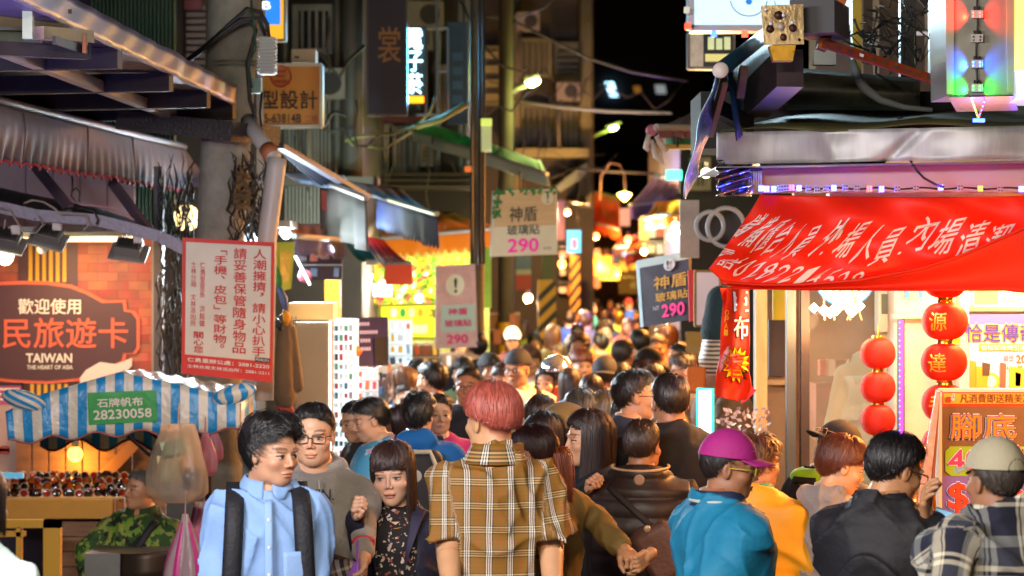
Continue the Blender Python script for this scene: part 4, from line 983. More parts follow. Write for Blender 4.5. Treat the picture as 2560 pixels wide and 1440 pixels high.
bagthing('pink striped bag behind the striped white one, near the blue shirt', 510, 1255, 80, 170, 11.9, cloth_mat('#b5a2a6', .4, .5), 5, stripes=M('#b03064', .4), neck=.5)

# ================================================================ sunglasses stall
Ys = 13.4; st = empty('sunglasses_stall', P(170, 690, Ys+.3)*1, 'wooden stall with a yellow front rail and trays of sunglasses', 'stall'); st.location.z = 0
wood = M('#7d5a44', .65, var=.35, vs=7, stretch=(1, 1, 6), dirt=.2); woodh = M('#8a6247', .65, var=.35, vs=9, stretch=(.5, 1, 5), dirt=.2); yel = M('#c48a22', .5, var=.12, vs=5)
for k in range(9): MB().box(P(60+k*42, 1160, Ys+.75), (.088, .03, .62)).build('plank', wood, st)
MB().beam(P(240, 1210, Ys+.70), P(340, 1105, Ys+.70), .02, .07, up=(0, 0, 1)).build('brace', M('#96694c', .6, var=.3), st)
MB().box(P(170, 1272, Ys)+Vector((-.2, 0, 0)), (.90, .04, .105)).build('yellow_rail', yel, st)
for k in range(5): MB().box(P(240, 1322+k*38, Ys+.03), (.42, .02, .078)).build('plank', woodh, st)
MB().sheet(lambda u, v: P(-60+370*u, 1246, Ys).lerp(P(-20+340*u, 1196, Ys+.55), v), 4, 3, .01).build('tray', M('#b79a66', .6), st)
MB().sheet(lambda u, v: P(308, 1246, Ys).lerp(P(342, 1220, Ys+.5), u)+Vector((0, 0, -.10*v)), 3, 3, .01).build('end_panel', wood, st)
for (x0, x1, y0, y1) in ((-20, 150, 1300, 1320), (108, 150, 1300, 1460), (40, 52, 1318, 1460), (-20, 60, 1330, 1342)): MB().prism([P(x0, y0, 12.6), P(x1, y0, 12.6), P(x1, y1, 12.6), P(x0, y1, 12.6)], (0, .06, 0)).build('yellow_frame', M('#d39a14', .5), st)
lensm = [M(c, .08, coat=1) for c in ('#2a0f0a', '#8a2414', '#180c14', '#a04a14', '#101014')]
frm = [M(c, .25) for c in ('#1a0d0a', '#b8b0a8', '#7a2a18')]
sgp = None; sg_r = random.Random(2)
def make_sg(lm_, fm_):
    r = empty('sunglasses', (0, 0, 0), None, 'sunglasses', 'sunglasses laid out on the stall')
    for s_ in (-1, 1): 
        m_ = MB(); m_.lathe((s_*.032, 0, 0), [(.0001, -.004), (.018, -.003), (.026, 0), (.018, .002), (.0001, .002)], 12, axis='y'); m_.build('lens', lm_, r, smooth=True)
        MB().tube([(s_*.03+.027*math.cos(t), -.001, .024*math.sin(t)) for t in np.linspace(0, 6.28, 13)], .003, 4, cap=False).build('frame', fm_, r)
        MB().tube([(s_*.058, 0, .008), (s_*.06, .07, .004), (s_*.05, .12, -.01)], .003, 4).build('temple', fm_, r)
    return r
protos = [make_sg(lensm[i % 5], frm[i % 3]) for i in range(5)]
cnt = 0; cn_ = ['left tray', 'second tray', 'third tray', 'right tray']; rn_ = ['front row', 'second row', 'third row', 'back row']; pos_ = ['left end', 'middle', 'right end']
for t_ in range(4):
    for row in range(4):
        for k in range(3):
            pr = protos[(t_*5+row*3+k) % 5]
            if cnt < 5: o = protos[cnt]; kids = []
            else:
                o = pr.copy(); col.objects.link(o)
                for ch in pr.children: c = ch.copy(); col.objects.link(c); c.parent = o
            f_ = row/3.4; x = 22+t_*84+k*23+row*3+sg_r.uniform(-3, 3)-8*(row); p = P(x, 1246, Ys).lerp(P(x*.92+20, 1196, Ys+.55), f_+.06)+Vector((0, 0, .024))
            o.location = p; o.rotation_euler = (sg_r.uniform(-.5, .1), sg_r.uniform(-.2, .2), sg_r.uniform(-.4, .4)); s_ = .92; o.scale = (s_,)*3
            o['label'] = f'shiny dark sunglasses at the {pos_[k]} of the {rn_[row]} in the {cn_[t_]}'; cnt += 1
bulb('hanging_lamp', 'warm glowing lamp behind the cart canopy above the sunglasses', 'lamp', P(188, 1135, Ys+.6), .045, '#ffb040', 5, 10)
# face poster at the left edge, pink sign
r, sf = board('cosmetics_poster', 'poster with a large pale face and pink header at the left edge', 'poster', R4(-120, 960, 58, 1215, 14.2), M('#c8a294', .5, var=.1), .02, frame=M('#1c1613', .5)); subpanel('pink_header', sf, 0, 0, 1, .20, M('#c2527c', .5), r)
MB().sheet(lambda u, v: P(-10+34*math.sin(u*3.14), 1118+14*v-4*math.sin(u*6.28), 14.18), 12, 3, .003).build('lips', M('#a8423c', .5), r)
for k in range(3): text(sf, '▬▬▬', (.55, .04+k*.05, .95, .06+k*.05), cream, r)
r, sf = board('tablet_screen', 'dim blue lit tablet at the left edge behind the sunglasses', 'screen', R4(-30, 1182, 58, 1196, 13.2), M('#58a0c0', .4, e=.6), .02)
# ================================================================ background buildings
def gz(o): o.location.z = 0; return o
def building(lab, x0, x1, Y, dep, ztop, mat, name='building', zb=0):
    r = empty(name, (P((x0+x1)/2, 690, Y).x, Y, 0), lab, 'building')
    a, b = P(x0, 690, Y).x, P(x1, 690, Y).x
    MB().box(((a+b)/2, Y+dep/2, (ztop+zb)/2), (b-a, dep, ztop-zb)).build('wall', mat, r); return r
def window(r, x0, y0, x1, y1, Y, fm_, pm_, bars=0, lit=None, slats=0):
    p = MB(); c = (P(x0, y0, Y)+P(x1, y1, Y))/2; w_ = (x1-x0)/F*Y; h_ = (y1-y0)/F*Y
    fr_ = MB(); 
    for dx in (-.5, .5): fr_.box(c+Vector((dx*w_, -.03, 0)), (.05, .06, h_+.05))
    for dz in (-.5, .5): fr_.box(c+Vector((0, -.032, dz*h_)), (w_, .06, .05))
    o = fr_.build('window', fm_, r)
    q_ = MB(); q_.box(c+Vector((0, .0, 0)), (w_*.98, .03, h_*.98)); pn = q_.build('pane', pm_, o)
    if bars: 
        bb_ = MB(); [bb_.box(c+Vector((-w_/2+w_*(k+1)/(bars+1), -.09, 0)), (.02, .02, h_)) for k in range(bars)]; bb_.build('bars', fm_, o)
    if slats:
        for k in range(slats): MB().box(c+Vector((0, -.05, -h_/2+h_*(k+.5)/slats)), (w_*.95, .03, h_/slats*.6), rot=Euler((.5, 0, 0))).build('slat', fm_, o)
    return o
glassd = M('#1a1f22', .15); glassw = M('#4a4030', .4, e=.0)
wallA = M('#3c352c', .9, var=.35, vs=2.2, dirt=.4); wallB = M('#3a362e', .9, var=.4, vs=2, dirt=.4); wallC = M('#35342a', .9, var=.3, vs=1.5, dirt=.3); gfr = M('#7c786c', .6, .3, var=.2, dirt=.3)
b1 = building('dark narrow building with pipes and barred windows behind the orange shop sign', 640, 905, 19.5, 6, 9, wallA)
window(b1, 740, 20, 830, 130, 19.4, gfr, glassd, bars=4); window(b1, 700, 330, 790, 440, 19.4, gfr, glassd, bars=5); window(b1, 835, 335, 900, 430, 19.4, gfr, M('#2c2a22', .5), slats=9)
for x, w_ in ((878, .10), (895, .05), (842, .04), (712, .035)): MB().tube([P(x, -400, 19.2), P(x, 470, 19.2)], w_/1.2, 10).build('drainpipe', M('#3c382f', .6, var=.2, dirt=.3), b1, smooth=True)
for k in range(14): MB().box(P(715+k*9, 385, 19.25), (.012, .012, 1.2)).build('railing_bar', M('#8c8a80', .5, .3), b1)
MB().box(P(790, 455, 19.2), (1.0, .4, .07)).build('ledge', M('#5c5448', .8, dirt=.3, var=.2), b1)
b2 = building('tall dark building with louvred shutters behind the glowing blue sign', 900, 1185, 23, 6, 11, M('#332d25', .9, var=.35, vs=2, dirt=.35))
for (x0, y0, x1, y1, s_) in ((872, 330, 925, 430, 10), (930, 318, 975, 432, 0), (980, 322, 1020, 430, 0), (1050, 350, 1080, 410, 6), (1030, 20, 1080, 120, 0), (1100, 170, 1150, 290, 0)):
    window(b2, x0, y0, x1, y1, 22.9, M('#a39a84', .6, var=.2, dirt=.3), M('#5a5444', .5) if x0 > 975 and x0 < 1050 else glassd, slats=s_, bars=0 if s_ else 3)
for x in (1025, 1042, 1092, 1150, 1165): MB().tube([P(x, -500, 22.7), P(x, 470, 22.7)], .035, 8).build('drainpipe', M('#5e6266', .5, .3, var=.2), b2, smooth=True)
for k in range(3): MB().box(P(1000, 440+k*15, 22.7-.1*k), (1.5, .5, .04)).build('ledge', M('#4a4434', .8), b2)
MB().box(P(1010, 300, 22.6), (.6, .25, .05)).build('red_beam', M('#5a2420', .6), b2)
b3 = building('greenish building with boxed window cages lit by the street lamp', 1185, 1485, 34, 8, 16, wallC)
for (x0, y0, x1, y1, s_) in ((1305, 265, 1380, 375, 0), (1385, 270, 1455, 375, 0), (1300, 100, 1375, 190, 0), (1390, 110, 1450, 190, 5), (1210, 120, 1250, 260, 4)): window(b3, x0, y0, x1, y1, 33.9, M('#6a6a46', .6, var=.3), M('#4a4a30', .6), bars=0 if s_ else 4, slats=s_)
MB().box(P(1380, 385, 33.6), (1.0, .7, .12)).build('balcony_slab', M('#6d6c4c', .8), b3)
for x in (1290, 1460, 1472): MB().tube([P(x, -300, 33.7), P(x, 520, 33.7)], .07, 8).build('drainpipe', M('#5a5a40', .6), b3, smooth=True)
MB().prism([P(1420, 440, 33.2), P(1470, 405, 33.2), P(1465, 440, 33.2), P(1400, 480, 33.2), P(1385, 470, 33.2)], (0, .5, 0)).build('metal_awning', M('#3c4a44', .6), b3)
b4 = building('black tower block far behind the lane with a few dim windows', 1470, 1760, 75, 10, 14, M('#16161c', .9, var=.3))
for (x0, y0, x1, y1, c, e_) in ((1583, 215, 1600, 232, '#c08030', .3), (1637, 212, 1662, 234, '#b8c4c4', .35), (1425, 218, 1436, 228, '#c0d8ff', 1.5), (1512, 205, 1533, 214, '#a8e8ff', 3), (1517, 217, 1537, 228, '#c8f0ff', 3), (1522, 232, 1542, 242, '#a8d8ff', 2)):
    MB().prism([P(x0, y0, 74.8), P(x1, y0, 74.8), P(x1+4, y1, 74.8), P(x0+4, y1, 74.8)], (0, .1, 0)).build('lit_window', M(c, .5, e=e_), b4)
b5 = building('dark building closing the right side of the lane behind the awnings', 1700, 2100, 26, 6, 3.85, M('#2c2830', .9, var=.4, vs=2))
window(b5, 1730, 400, 1770, 470, 25.9, gfr, glassd, bars=3)
b6 = building('low far shopfronts at the end of the lane', 1380, 1640, 62, 6, 4.2, M('#5a3a24', .8, var=.4, vs=1))
for x in range(1395, 1630, 24): MB().box(P(x, 640, 61.9), (.16, .05, .35)).build('sign_panel', M(['#c87838', '#8a3a20', '#d8b070', '#5a4a6a', '#a0a0a0'][x % 5], .5, e=.35), b6)
# ================================================================ signs
amb = M('#a86a1c', .5, e=.02); frg = M('#9a9484', .4, .5)
r, sf = board('shop_sign', 'amber shop sign with black Chinese lettering and a phone number beside the pole', 'sign', R4(655, 162, 803, 316, 15.5), M('#a5661a', .5, e=.05, var=.1), .12, frame=frg, fw=.02)
bk_ = M('#14100c', .6); text(sf, '型設計', (-.02, .42, .94, .72), bk_, r, bold=.006); text(sf, '5-63814B', (.04, .80, .66, .94), bk_, r, bold=.006); text(sf, '二樓', (.72, .82, .94, .93), M('#8a2010', .5), r)
MB().tube([sf(.32+.17*math.cos(t), .19+.17*math.sin(t))[0]+Vector((0, -.006, 0)) for t in np.linspace(0, 6.29, 30)], .006, 5).build('red_ring', M('#9a2410', .5), r)
text(sf, '三', (.22, .10, .42, .28), M('#9a2410', .5), r, bold=.02)
ac = empty('air_conditioner', P(765, 160, 15.6), 'white air conditioner box standing on the amber shop sign', 'air conditioner'); MB().box(P(762, 143, 15.7), (.155, .2, .085)).build('casing', M('#b8ae9c', .5, dirt=.2, var=.1), ac); MB().box(P(742, 143, 15.59), (.03, .01, .012)).build('slot', bk_, ac)
r, sf = board('light_box', 'glowing blue and yellow light box sign at the top behind the pole', 'sign', R4(662, -140, 712, 100, 15.0), M('#e8a820', .4, e=.9), .1, frame=M('#c0b8a0', .4)); subpanel('blue_field', sf, 0, 0, .78, .84, M('#1878e8', .4, e=1.0), r); text(sf, 'B', (-.1, .60, .3, .68), M('#ffffff', .5, e=1), r, off=.008, bold=.02)
r, sf = board('dark_sign', 'tall unlit purple sign with one faded gold Chinese character', 'sign', R4(918, -160, 1016, 286, 19.0), M('#241a2c', .5, var=.3, vs=3), .15, frame=M('#4a3c34', .5)); text(sf, '裳', (.27, .51, .86, .71), M('#a87030', .5), r, bold=.006)
r = empty('neon_sign', P(1038, 260, 19.2), 'vertical neon sign of glowing pale blue characters over an orange strip', 'neon sign'); MB().box(P(1038, 165, 19.35), (.17, .06, .62)).build('backing', M('#10222c', .5), r)
nsf_ = quad_surf(*R4(1018, 72, 1057, 240, 19.28)); text(nsf_, '電子菸', (.02, 0, .98, 1), M('#b8f0ff', .5, e=5), r, vertical=True, bold=.012); MB().box(P(1038, 249, 19.28), (.135, .03, .05)).build('orange_strip', M('#ff8a10', .5, e=3), r)
lamp('neon_light', 'AREA', P(1038, 165, 19.1), 14, '#60d0ff', .15, r, target=P(1100, 165, 17), sy=.6)
fr2 = empty('metal_signframe', P(1120, 300, 19.6), 'thin metal frame of an old vertical sign lit blue by the neon', 'frame')
for a_, c_ in (((1052, 70), (1120, 70)), ((1120, 70), (1120, 290)), ((1092, 0), (1092, 300)), ((1090, 178), (1120, 178)), ((1040, 287), (1100, 287)), ((1065, 72), (1065, 285))): MB().tube([P(*a_, 19.5), P(*c_, 19.5)], .012, 6).build('bar', M('#8a94a0', .4, .6), fr2)
r, sf = board('blue_sign_panel', 'dim blue vertical sign panel left of the dark pole', 'sign', R4(1118, 55, 1170, 310, 20.2), M('#16384c', .5, var=.4, vs=5, e=.05), .1); [subpanel('faded_mark', sf, .25, .3+.14*k, .75, .38+.14*k, M('#2c5a74', .5), r) for k in range(4)]
# 290 hanging sign
def pole_(name, lab, x, w_, Y, mat, top=12, cat='pole', tilt=0):
    a_ = P(x, 690, Y); r = empty(name, (a_.x, Y, 0), lab, cat); rad = w_/F*Y/2
    MB().tube([(a_.x, Y, 0), (a_.x+tilt*.3, Y, 2), (a_.x+tilt, Y, top)], [rad*1.05, rad, rad*.8], 16).build('shaft', mat, r, smooth=True); return r
p2 = pole_('utility_pole', 'dark mossy pole with a pale light box, left of the hanging price sign', 1193, 36, 18, M('#6e6a56', .9, var=.4, vs=5, dirt=.4))
MB().box(P(1216, 338, 17.7), (.075, .08, .24)).build('light_box', M('#b8c888', .4, e=.25), p2); MB().box(P(1216, 306, 17.68), (.08, .085, .05)).build('cap', M('#c8e060', .4, e=.6), p2)
MB().box(P(1170, 423, 17.7), (.05, .05, .04)).build('orange_box', M('#d86818', .5, e=.5), p2)
for dx in (-14, 6, 16): MB().tube([P(1193+dx, y, 17.75+.02*math.sin(y)) for y in range(-60, 700, 60)], .012, 6).build('cable', blackcable, p2, smooth=True)
p3 = pole_('utility_pole', 'brownish concrete pole carrying the bright street lamp', 1265, 38, 24, M('#4a3e30', .9, var=.3, vs=4, dirt=.3))
for k in range(5): MB().lathe((P(1265, 690, 24).x, 24, 1.1+.22*k-.4), [(.092, 0), (.093, .11)], 16).build('yellow_band', M('#c89018', .6), p3, smooth=True)
for (xa, ya, xb, yb, Yl, lab, e_, pw, cc) in ((1262, 236, 1330, 208, 24, 'bright greenish street lamp on the brown pole', 40, 55, '#d8f080'), (1462, 352, 1533, 321, 44, 'small green glowing street lamp farther down the lane', 14, 70, '#c8f060')):
    r = empty('street_lamp', P(xa, ya, Yl), lab, 'street lamp'); MB().tube([P(xa, ya, Yl), P((xa+xb)/2, (ya+yb)/2-3, Yl), P(xb-8, yb+3, Yl)], .03, 8).build('arm', M('#8a8a70', .5, .5), r, smooth=True)
    d_ = (P(xb+18, yb-5, Yl)-P(xb-18, yb+6, Yl)); m_ = MB(); c = P(xb, yb, Yl); hw = 22/F*Yl if Yl < 30 else 13/F*Yl
    m_.lathe(c, [(.0001, -hw), (hw*.3, -hw*.7), (hw*.42, 0), (hw*.3, hw*.7), (.0001, hw)], 12, rot=d_.to_track_quat('Z', 'Y').to_matrix()); m_.build('lens', M('#f4ffb8', .4, e=e_), r, smooth=True)
    MB().beam(P(xb-18, yb+2, Yl)+Vector((0, 0, hw*.4)), P(xb+18, yb-9, Yl)+Vector((0, 0, hw*.4)), .12, .03).build('hood', M('#9a9c8c', .5), r)
    lamp('street_light', 'POINT', c+Vector((0, -.2, -.25)), pw, cc, .12, r).location.x += .25
r = empty('street_lamp', P(1560, 560, 30), 'warm glass lantern street lamp with a curved bracket above the far awnings', 'street lamp')
m_ = MB(); m_.lathe(P(1561, 492, 30), [(.02, .06), (.09, .035), (.05, -.02), (.0001, -.06)], 12); m_.build('lantern_glass', M('#ffe070', .4, e=14), r, smooth=True); MB().tube([P(1500, 500, 30.1), P(1502, 440, 30.1), P(1525, 408, 30.1), P(1550, 412, 30.1), P(1562, 440, 30.1), P(1562, 478, 30)], .014, 6).build('bracket', M('#7a5c3c', .5, .4), r, smooth=True)
lamp('lantern_light', 'POINT', P(1561, 520, 29.8), 60, '#ffc860', .1, r)
# pole bracing and cables in the sky
for i, (pts, Y, w_) in enumerate([([(1150, 0), (1180, 60), (1215, 120), (1255, 165), (1300, 178), (1320, 170)], 22, .012), ([(1150, 28), (1230, 42), (1300, 60), (1370, 95), (1470, 145), (1580, 180), (1720, 202)], 26, .016), ([(1285, 250), (1400, 268), (1520, 278), (1680, 282)], 28, .02), ([(1440, 420), (1520, 428), (1650, 434)], 30, .018), ([(1200, 38), (1300, 42), (1360, 20), (1400, -20)], 25, .012), ([(1100, 290), (1060, 310), (980, 335), (900, 342), (862, 352)], 19, .012), ([(1165, 262), (1100, 300), (1040, 318)], 18.5, .026), ([(1090, 240), (1075, 280), (1045, 312)], 18.6, .01), ([(862, 340), (880, 362), (960, 372), (1030, 330)], 19, .010), ([(680, 350), (760, 420), (820, 450), (905, 478)], 17, .01)]):
    tag(MB().tube([P(x, y, Y) for x, y in pts], w_, 5).build('overhead_cable', M('#8a8a52' if i in (5, 6, 7, 8, 2) else '#3c342c', .6), smooth=True),
        ['slack cable drooping to the bright street lamp', 'long cable sloping down across the black sky', 'taut cable running right from under the bright street lamp', 'low cable crossing the lane near the lantern lamp', 'short cable loop at the top above the street lamp', 'yellowish cable fanning left toward the shutters', 'thick yellow green cable rising to the dark mossy pole', 'thin branch cable rising beside the neon frame', 'lower yellowish cable sagging under the fan of cables', 'dark cable along the left awnings'][i], 'cable')
# ================================================================ awnings down the lane
def awning(lab, bl, br, fr_, fl_, Yb0, Yb1, Yf0, Yf1, mat, vmat=None, vh=0, sc_=12, amp=.03, name='awning', ribs=None, vx=None):
    A_, B_, C_, D_ = P(*bl, Yb0), P(*br, Yb1), P(*fr_, Yf1), P(*fl_, Yf0)
    r = empty(name, ((A_+C_)/2).xy.to_3d(), lab, 'awning')
    MB().sheet(lambda u, v: A_.lerp(B_, u).lerp(D_.lerp(C_, u), v)+Vector((0, 0, -.03*math.sin(v*math.pi)*(1+.5*math.sin(u*25)))), 24, 8, .006).build('canvas', mat, r, smooth=True)
    if vh: MB().sheet(lambda u, v: D_.lerp(C_, u)+Vector((.02*math.sin(u*20)*v, -.02*v+.015*math.sin(u*37)*v, -vh*v-amp*abs(math.sin(u*sc_*math.pi))*v**2)), max(30, sc_*6), 5, .004).build('valance', vmat or mat, r, smooth=True)
    MB().tube([D_, C_], .02, 6).build('front_bar', M('#b0a89c', .5, .4), r)
    if ribs: [MB().beam(A_.lerp(B_, u), D_.lerp(C_, u), .03, .02).build('rib', ribs, r) for u in (.02, .33, .66, .98)]
    return r
aw1 = awning('brown grey awning valance with a red tag, nearest of the left row', (700, 430), (860, 440), (915, 495), (802, 452), 15.5, 17, 16, 14.5, M('#8a9ab8', .5), M('#4e463e', .8, bump=.3, bs=12), .32, 3, .005)
MB().prism([P(803, 475, 14.35), P(815, 478, 14.35), P(818, 530, 14.35), P(804, 522, 14.35)], (0, -.01, 0)).build('red_tag', M('#a8443c', .6), aw1)
awning('blue striped awning valance with a fringed edge, second of the left row', (860, 452), (1000, 470), (1092, 535), (942, 490), 18, 20, 18.5, 17, M('#3a3a4c', .7), M('#2c3060', .8, bump=.3, bs=12), .22, 30, .03)
awning('big yellow awning with a wavy hem above the phone shops', (1000, 468), (1085, 512), (1255, 570), (950, 597), 24, 25, 20, 19.5, cloth_mat('#c8861c', .7, .3), cloth_mat('#d08a18', .7, .45), .13, 16, .04)
awning('dark canopy edge running down to the fringed valance', (655, 330), (700, 360), (915, 480), (860, 500), 14.5, 14.6, 16.2, 16.2, M('#2a2c40', .7))
MB().beam(P(700, 365, 14), P(918, 492, 16), .05, .03).build('awning_bar', M('#5a5668', .6)); bpy.data.objects['awning_bar']['label'] = 'pale metal bar sloping along the left dark canopy edge'; bpy.data.objects['awning_bar']['category'] = 'metal bar'
awning('orange lower awning hung with purple stripes behind the downpipe', (735, 560), (850, 560), (860, 600), (735, 590), 16, 17, 15.5, 16.5, cloth_mat('#b8702c', .7, .4), cloth_mat('#4a3c52', .8, .2), .1, 6, .03)
awning('green and white parasol awning edge', (860, 600), (905, 580), (945, 655), (915, 655), 17, 18, 17, 17, cloth_mat('#1d6a4c', .6, .3)); awning('red sloping awning with a dark green edge above the orange box', (905, 590), (960, 600), (1030, 660), (960, 665), 18, 19, 17, 17, cloth_mat('#b3221c', .6, .4))
r, sf = board('orange_box_sign', 'blank orange hanging fabric box under the red awning', 'sign', R4(962, 662, 1030, 712, 16.8), cloth_mat('#d8532c', .7, .4, e=.15), .2)
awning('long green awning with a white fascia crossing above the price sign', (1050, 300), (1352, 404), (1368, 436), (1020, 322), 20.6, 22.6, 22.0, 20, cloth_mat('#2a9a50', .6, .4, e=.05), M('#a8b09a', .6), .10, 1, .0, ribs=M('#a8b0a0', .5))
awning('brown rusty awning beside the green awning end', (1385, 445), (1460, 470), (1470, 510), (1390, 500), 34, 38, 36, 30, M('#7a5030', .7, var=.3))
awning('orange cloth awning in the middle of the lane', (1385, 455), (1550, 492), (1550, 575), (1405, 535), 36, 42, 38, 32, cloth_mat('#c8601c', .7, .5), cloth_mat('#d86a20', .7, .5, e=.1), .10, 6, .05)  # valance cloth glows faintly in place of light from below
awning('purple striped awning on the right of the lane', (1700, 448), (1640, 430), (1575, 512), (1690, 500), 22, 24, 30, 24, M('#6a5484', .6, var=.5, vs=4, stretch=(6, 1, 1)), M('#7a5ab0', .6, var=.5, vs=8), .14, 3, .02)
awning('yellow awning with a self glowing valance on the right of the lane', (1705, 500), (1640, 505), (1605, 545), (1702, 530), 22, 23, 24, 20, cloth_mat('#d89a28', .6, .4), cloth_mat('#e8b040', .6, .5, e=.25), .10, 3, .02)  # light from below is put into the valance as its own glow
awning('pinkish folded awning above the green sacks', (1735, 268), (1760, 262), (1640, 318), (1738, 320), 14, 15, 13.5, 13, M('#8c7470', .7), M('#7a4a48', .7), .05, 2, .01)
r = empty('awning_roller', P(1630, 330, 13.3), 'pink capped awning roller with rags hanging beside green sacks', 'roller'); MB().lathe(P(1630, 325, 13.2), [(.0001, -.012), (.029, -.01), (.031, 0), (.031, .05)], 18, axis='y').build('end_cap', M('#b0626a', .6), r, smooth=True)
for k, pts in enumerate([[(1622, 335), (1615, 370), (1622, 378)], [(1640, 340), (1655, 365), (1668, 378)], [(1628, 350), (1640, 390), (1660, 410), (1650, 380)]]): MB().tube([P(x, y, 13.2) for x, y in pts], [.012+.006*math.sin(i*2) for i in range(len(pts))], 6).build('rag', M('#b8a898', .8), r, smooth=True)
r = empty('sack_bundle', P(1692, 370, 13.6), 'green and yellow tarp bundle strapped under the pink awning', 'tarp bundle'); sdf_o = MB(); sdf_o.lathe(P(1662, 346, 13.7), [(.0001, 0), (.045, .006), (.055, .06), (.05, .12), (.052, .17), (.0001, .18)], 16, rot=Euler((0, math.radians(90), 0)).to_matrix()); sdf_o.build('green_tarp', M('#0a6b3c', .6, bump=.8, bs=30), r, smooth=True)
MB().box(P(1695, 368, 13.6), (.15, .08, .025)).build('yellow_tarp', M('#b88a14', .6), r); MB().box(P(1692, 345, 13.62), (.015, .12, .11)).build('strap', bk_, r)
# ================================================================ hanging price signs
def wooden(lab, q4, Y, mat): return board('price_sign', lab, 'sign', q4, mat, .03)
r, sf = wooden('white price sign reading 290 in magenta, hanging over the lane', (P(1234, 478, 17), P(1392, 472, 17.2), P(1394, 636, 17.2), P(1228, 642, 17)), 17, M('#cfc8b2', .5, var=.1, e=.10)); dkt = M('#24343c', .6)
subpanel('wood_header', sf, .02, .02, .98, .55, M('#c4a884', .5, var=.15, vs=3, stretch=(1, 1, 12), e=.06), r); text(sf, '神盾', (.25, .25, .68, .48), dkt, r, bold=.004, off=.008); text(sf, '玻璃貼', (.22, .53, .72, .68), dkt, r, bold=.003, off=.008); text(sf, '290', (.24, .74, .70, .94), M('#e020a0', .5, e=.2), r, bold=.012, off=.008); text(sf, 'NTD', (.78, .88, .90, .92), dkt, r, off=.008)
MB().add([sf(.85+.10*math.cos(t), .14+.10*math.sin(t))[0]+Vector((0, -.008, 0)) for t in np.linspace(0, 6.28, 22)[:-1]], [tuple(range(21))]).build('round_mark', M('#d8d4bc', .5), r); text(sf, '!', (.83, .07, .86, .21), dkt, r, off=.012)
lv = MB()
for k in range(60):
    u = r_.uniform(0, 1) if k % 2 else r_.uniform(0, .12); v = r_.uniform(-.02, .06) if k % 2 else r_.uniform(0, .4); c = sf(u, v)[0]+Vector((0, -.02, 0)); a_ = r_.uniform(0, 6); d = Vector((math.cos(a_), -.2, math.sin(a_)))*.02; e_ = Vector((-math.sin(a_), -.1, math.cos(a_)))*.011; lv.add([c-d, c+e_, c+d, c-e_], [(0, 1, 2, 3)])
lv.build('printed_leaves', M('#2c7a3a', .6), r)
MB().tube([P(1300, 430, 17.2), P(1300, 474, 17.1)], .008, 5).build('hanger', black, r)
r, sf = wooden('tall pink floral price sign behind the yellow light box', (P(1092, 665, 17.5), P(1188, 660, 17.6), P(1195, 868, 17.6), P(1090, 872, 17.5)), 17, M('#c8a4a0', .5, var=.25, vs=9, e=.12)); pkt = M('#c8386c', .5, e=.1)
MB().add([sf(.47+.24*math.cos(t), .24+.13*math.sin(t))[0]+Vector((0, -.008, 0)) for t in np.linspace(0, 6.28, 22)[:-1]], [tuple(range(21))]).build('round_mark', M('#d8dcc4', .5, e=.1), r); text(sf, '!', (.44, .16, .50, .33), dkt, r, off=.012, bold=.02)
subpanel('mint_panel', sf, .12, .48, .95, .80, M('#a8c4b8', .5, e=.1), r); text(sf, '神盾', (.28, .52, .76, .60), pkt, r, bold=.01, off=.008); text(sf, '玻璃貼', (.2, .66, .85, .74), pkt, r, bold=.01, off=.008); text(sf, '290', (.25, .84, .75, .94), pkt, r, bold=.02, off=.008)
r, sf = wooden('dark purple price sign with gold characters and a pink 290', (P(1592, 655, 13.8), P(1722, 630, 13.6), P(1722, 800, 13.6), P(1604, 818, 13.8)), 17, M('#2c2434', .5, var=.5, vs=7)); gold = M('#c8922c', .5, e=.15)
subpanel('pale_border', sf, -.02, 0, .05, 1, M('#a8c4cc', .5, e=.1), r); subpanel('pale_header', sf, 0, -.02, 1, .10, M('#a8b8b4', .5, e=.1), r)
text(sf, '神盾', (.32, .28, .98, .48), gold, r, bold=.006, off=.007); text(sf, '玻璃貼', (.34, .53, .99, .66), gold, r, bold=.005, off=.007); text(sf, '290', (.46, .72, .92, .90), M('#e8287c', .5, e=.35), r, bold=.014, off=.007); text(sf, 'NT', (.28, .72, .41, .78), M('#c8c0c8', .5), r, off=.007)
MB().add([sf(.62+.11*math.cos(t), .13+.09*math.sin(t))[0]+Vector((0, -.012, 0)) for t in np.linspace(0, 6.28, 22)[:-1]], [tuple(range(21))]).build('round_mark', M('#cfc8c8', .5), r); text(sf, '!', (.60, .07, .64, .19), dkt, r, off=.016, bold=.01)
MB().tube([P(1640, 820, 13.7), P(1665, 812, 13.7), P(1670, 835, 13.7)], .006, 5).build('hook', M('#c8c0b8', .5), r)
r, sf = board('light_box', 'glowing yellow light box sign with white rounded characters', 'sign', (P(950, 764, 18), P(1098, 760, 18), P(1098, 846, 18), P(950, 846, 18)), M('#e8e010', .4, e=1.1), .16, frame=M('#a8a818', .5, e=.2), fw=.02)
MB().prism([P(1101, 762, 18), P(1116, 764, 18.2), P(1116, 842, 18.2), P(1101, 846, 18)], (0, .02, 0)).build('side_face', M('#d8e010', .4, e=1.0), r)
for k, cc in enumerate(('#f8f0c0', '#40a040', '#f8e8a0', '#f0a020')): MB().add([P(985+22*k+8*math.cos(t), 782+12*math.sin(t), 17.98) for t in np.linspace(0, 6.28, 13)[:-1]], [tuple(range(12))]).build('printed_dot', M(cc, .5, e=.9), r)
text(sf, '洋', (.82, .12, .96, .42), M('#3a4410', .5), r, bold=.01); subpanel('pale_patch', sf, .45, .6, .8, .85, M('#f8f4a0', .5, e=1.0), r)
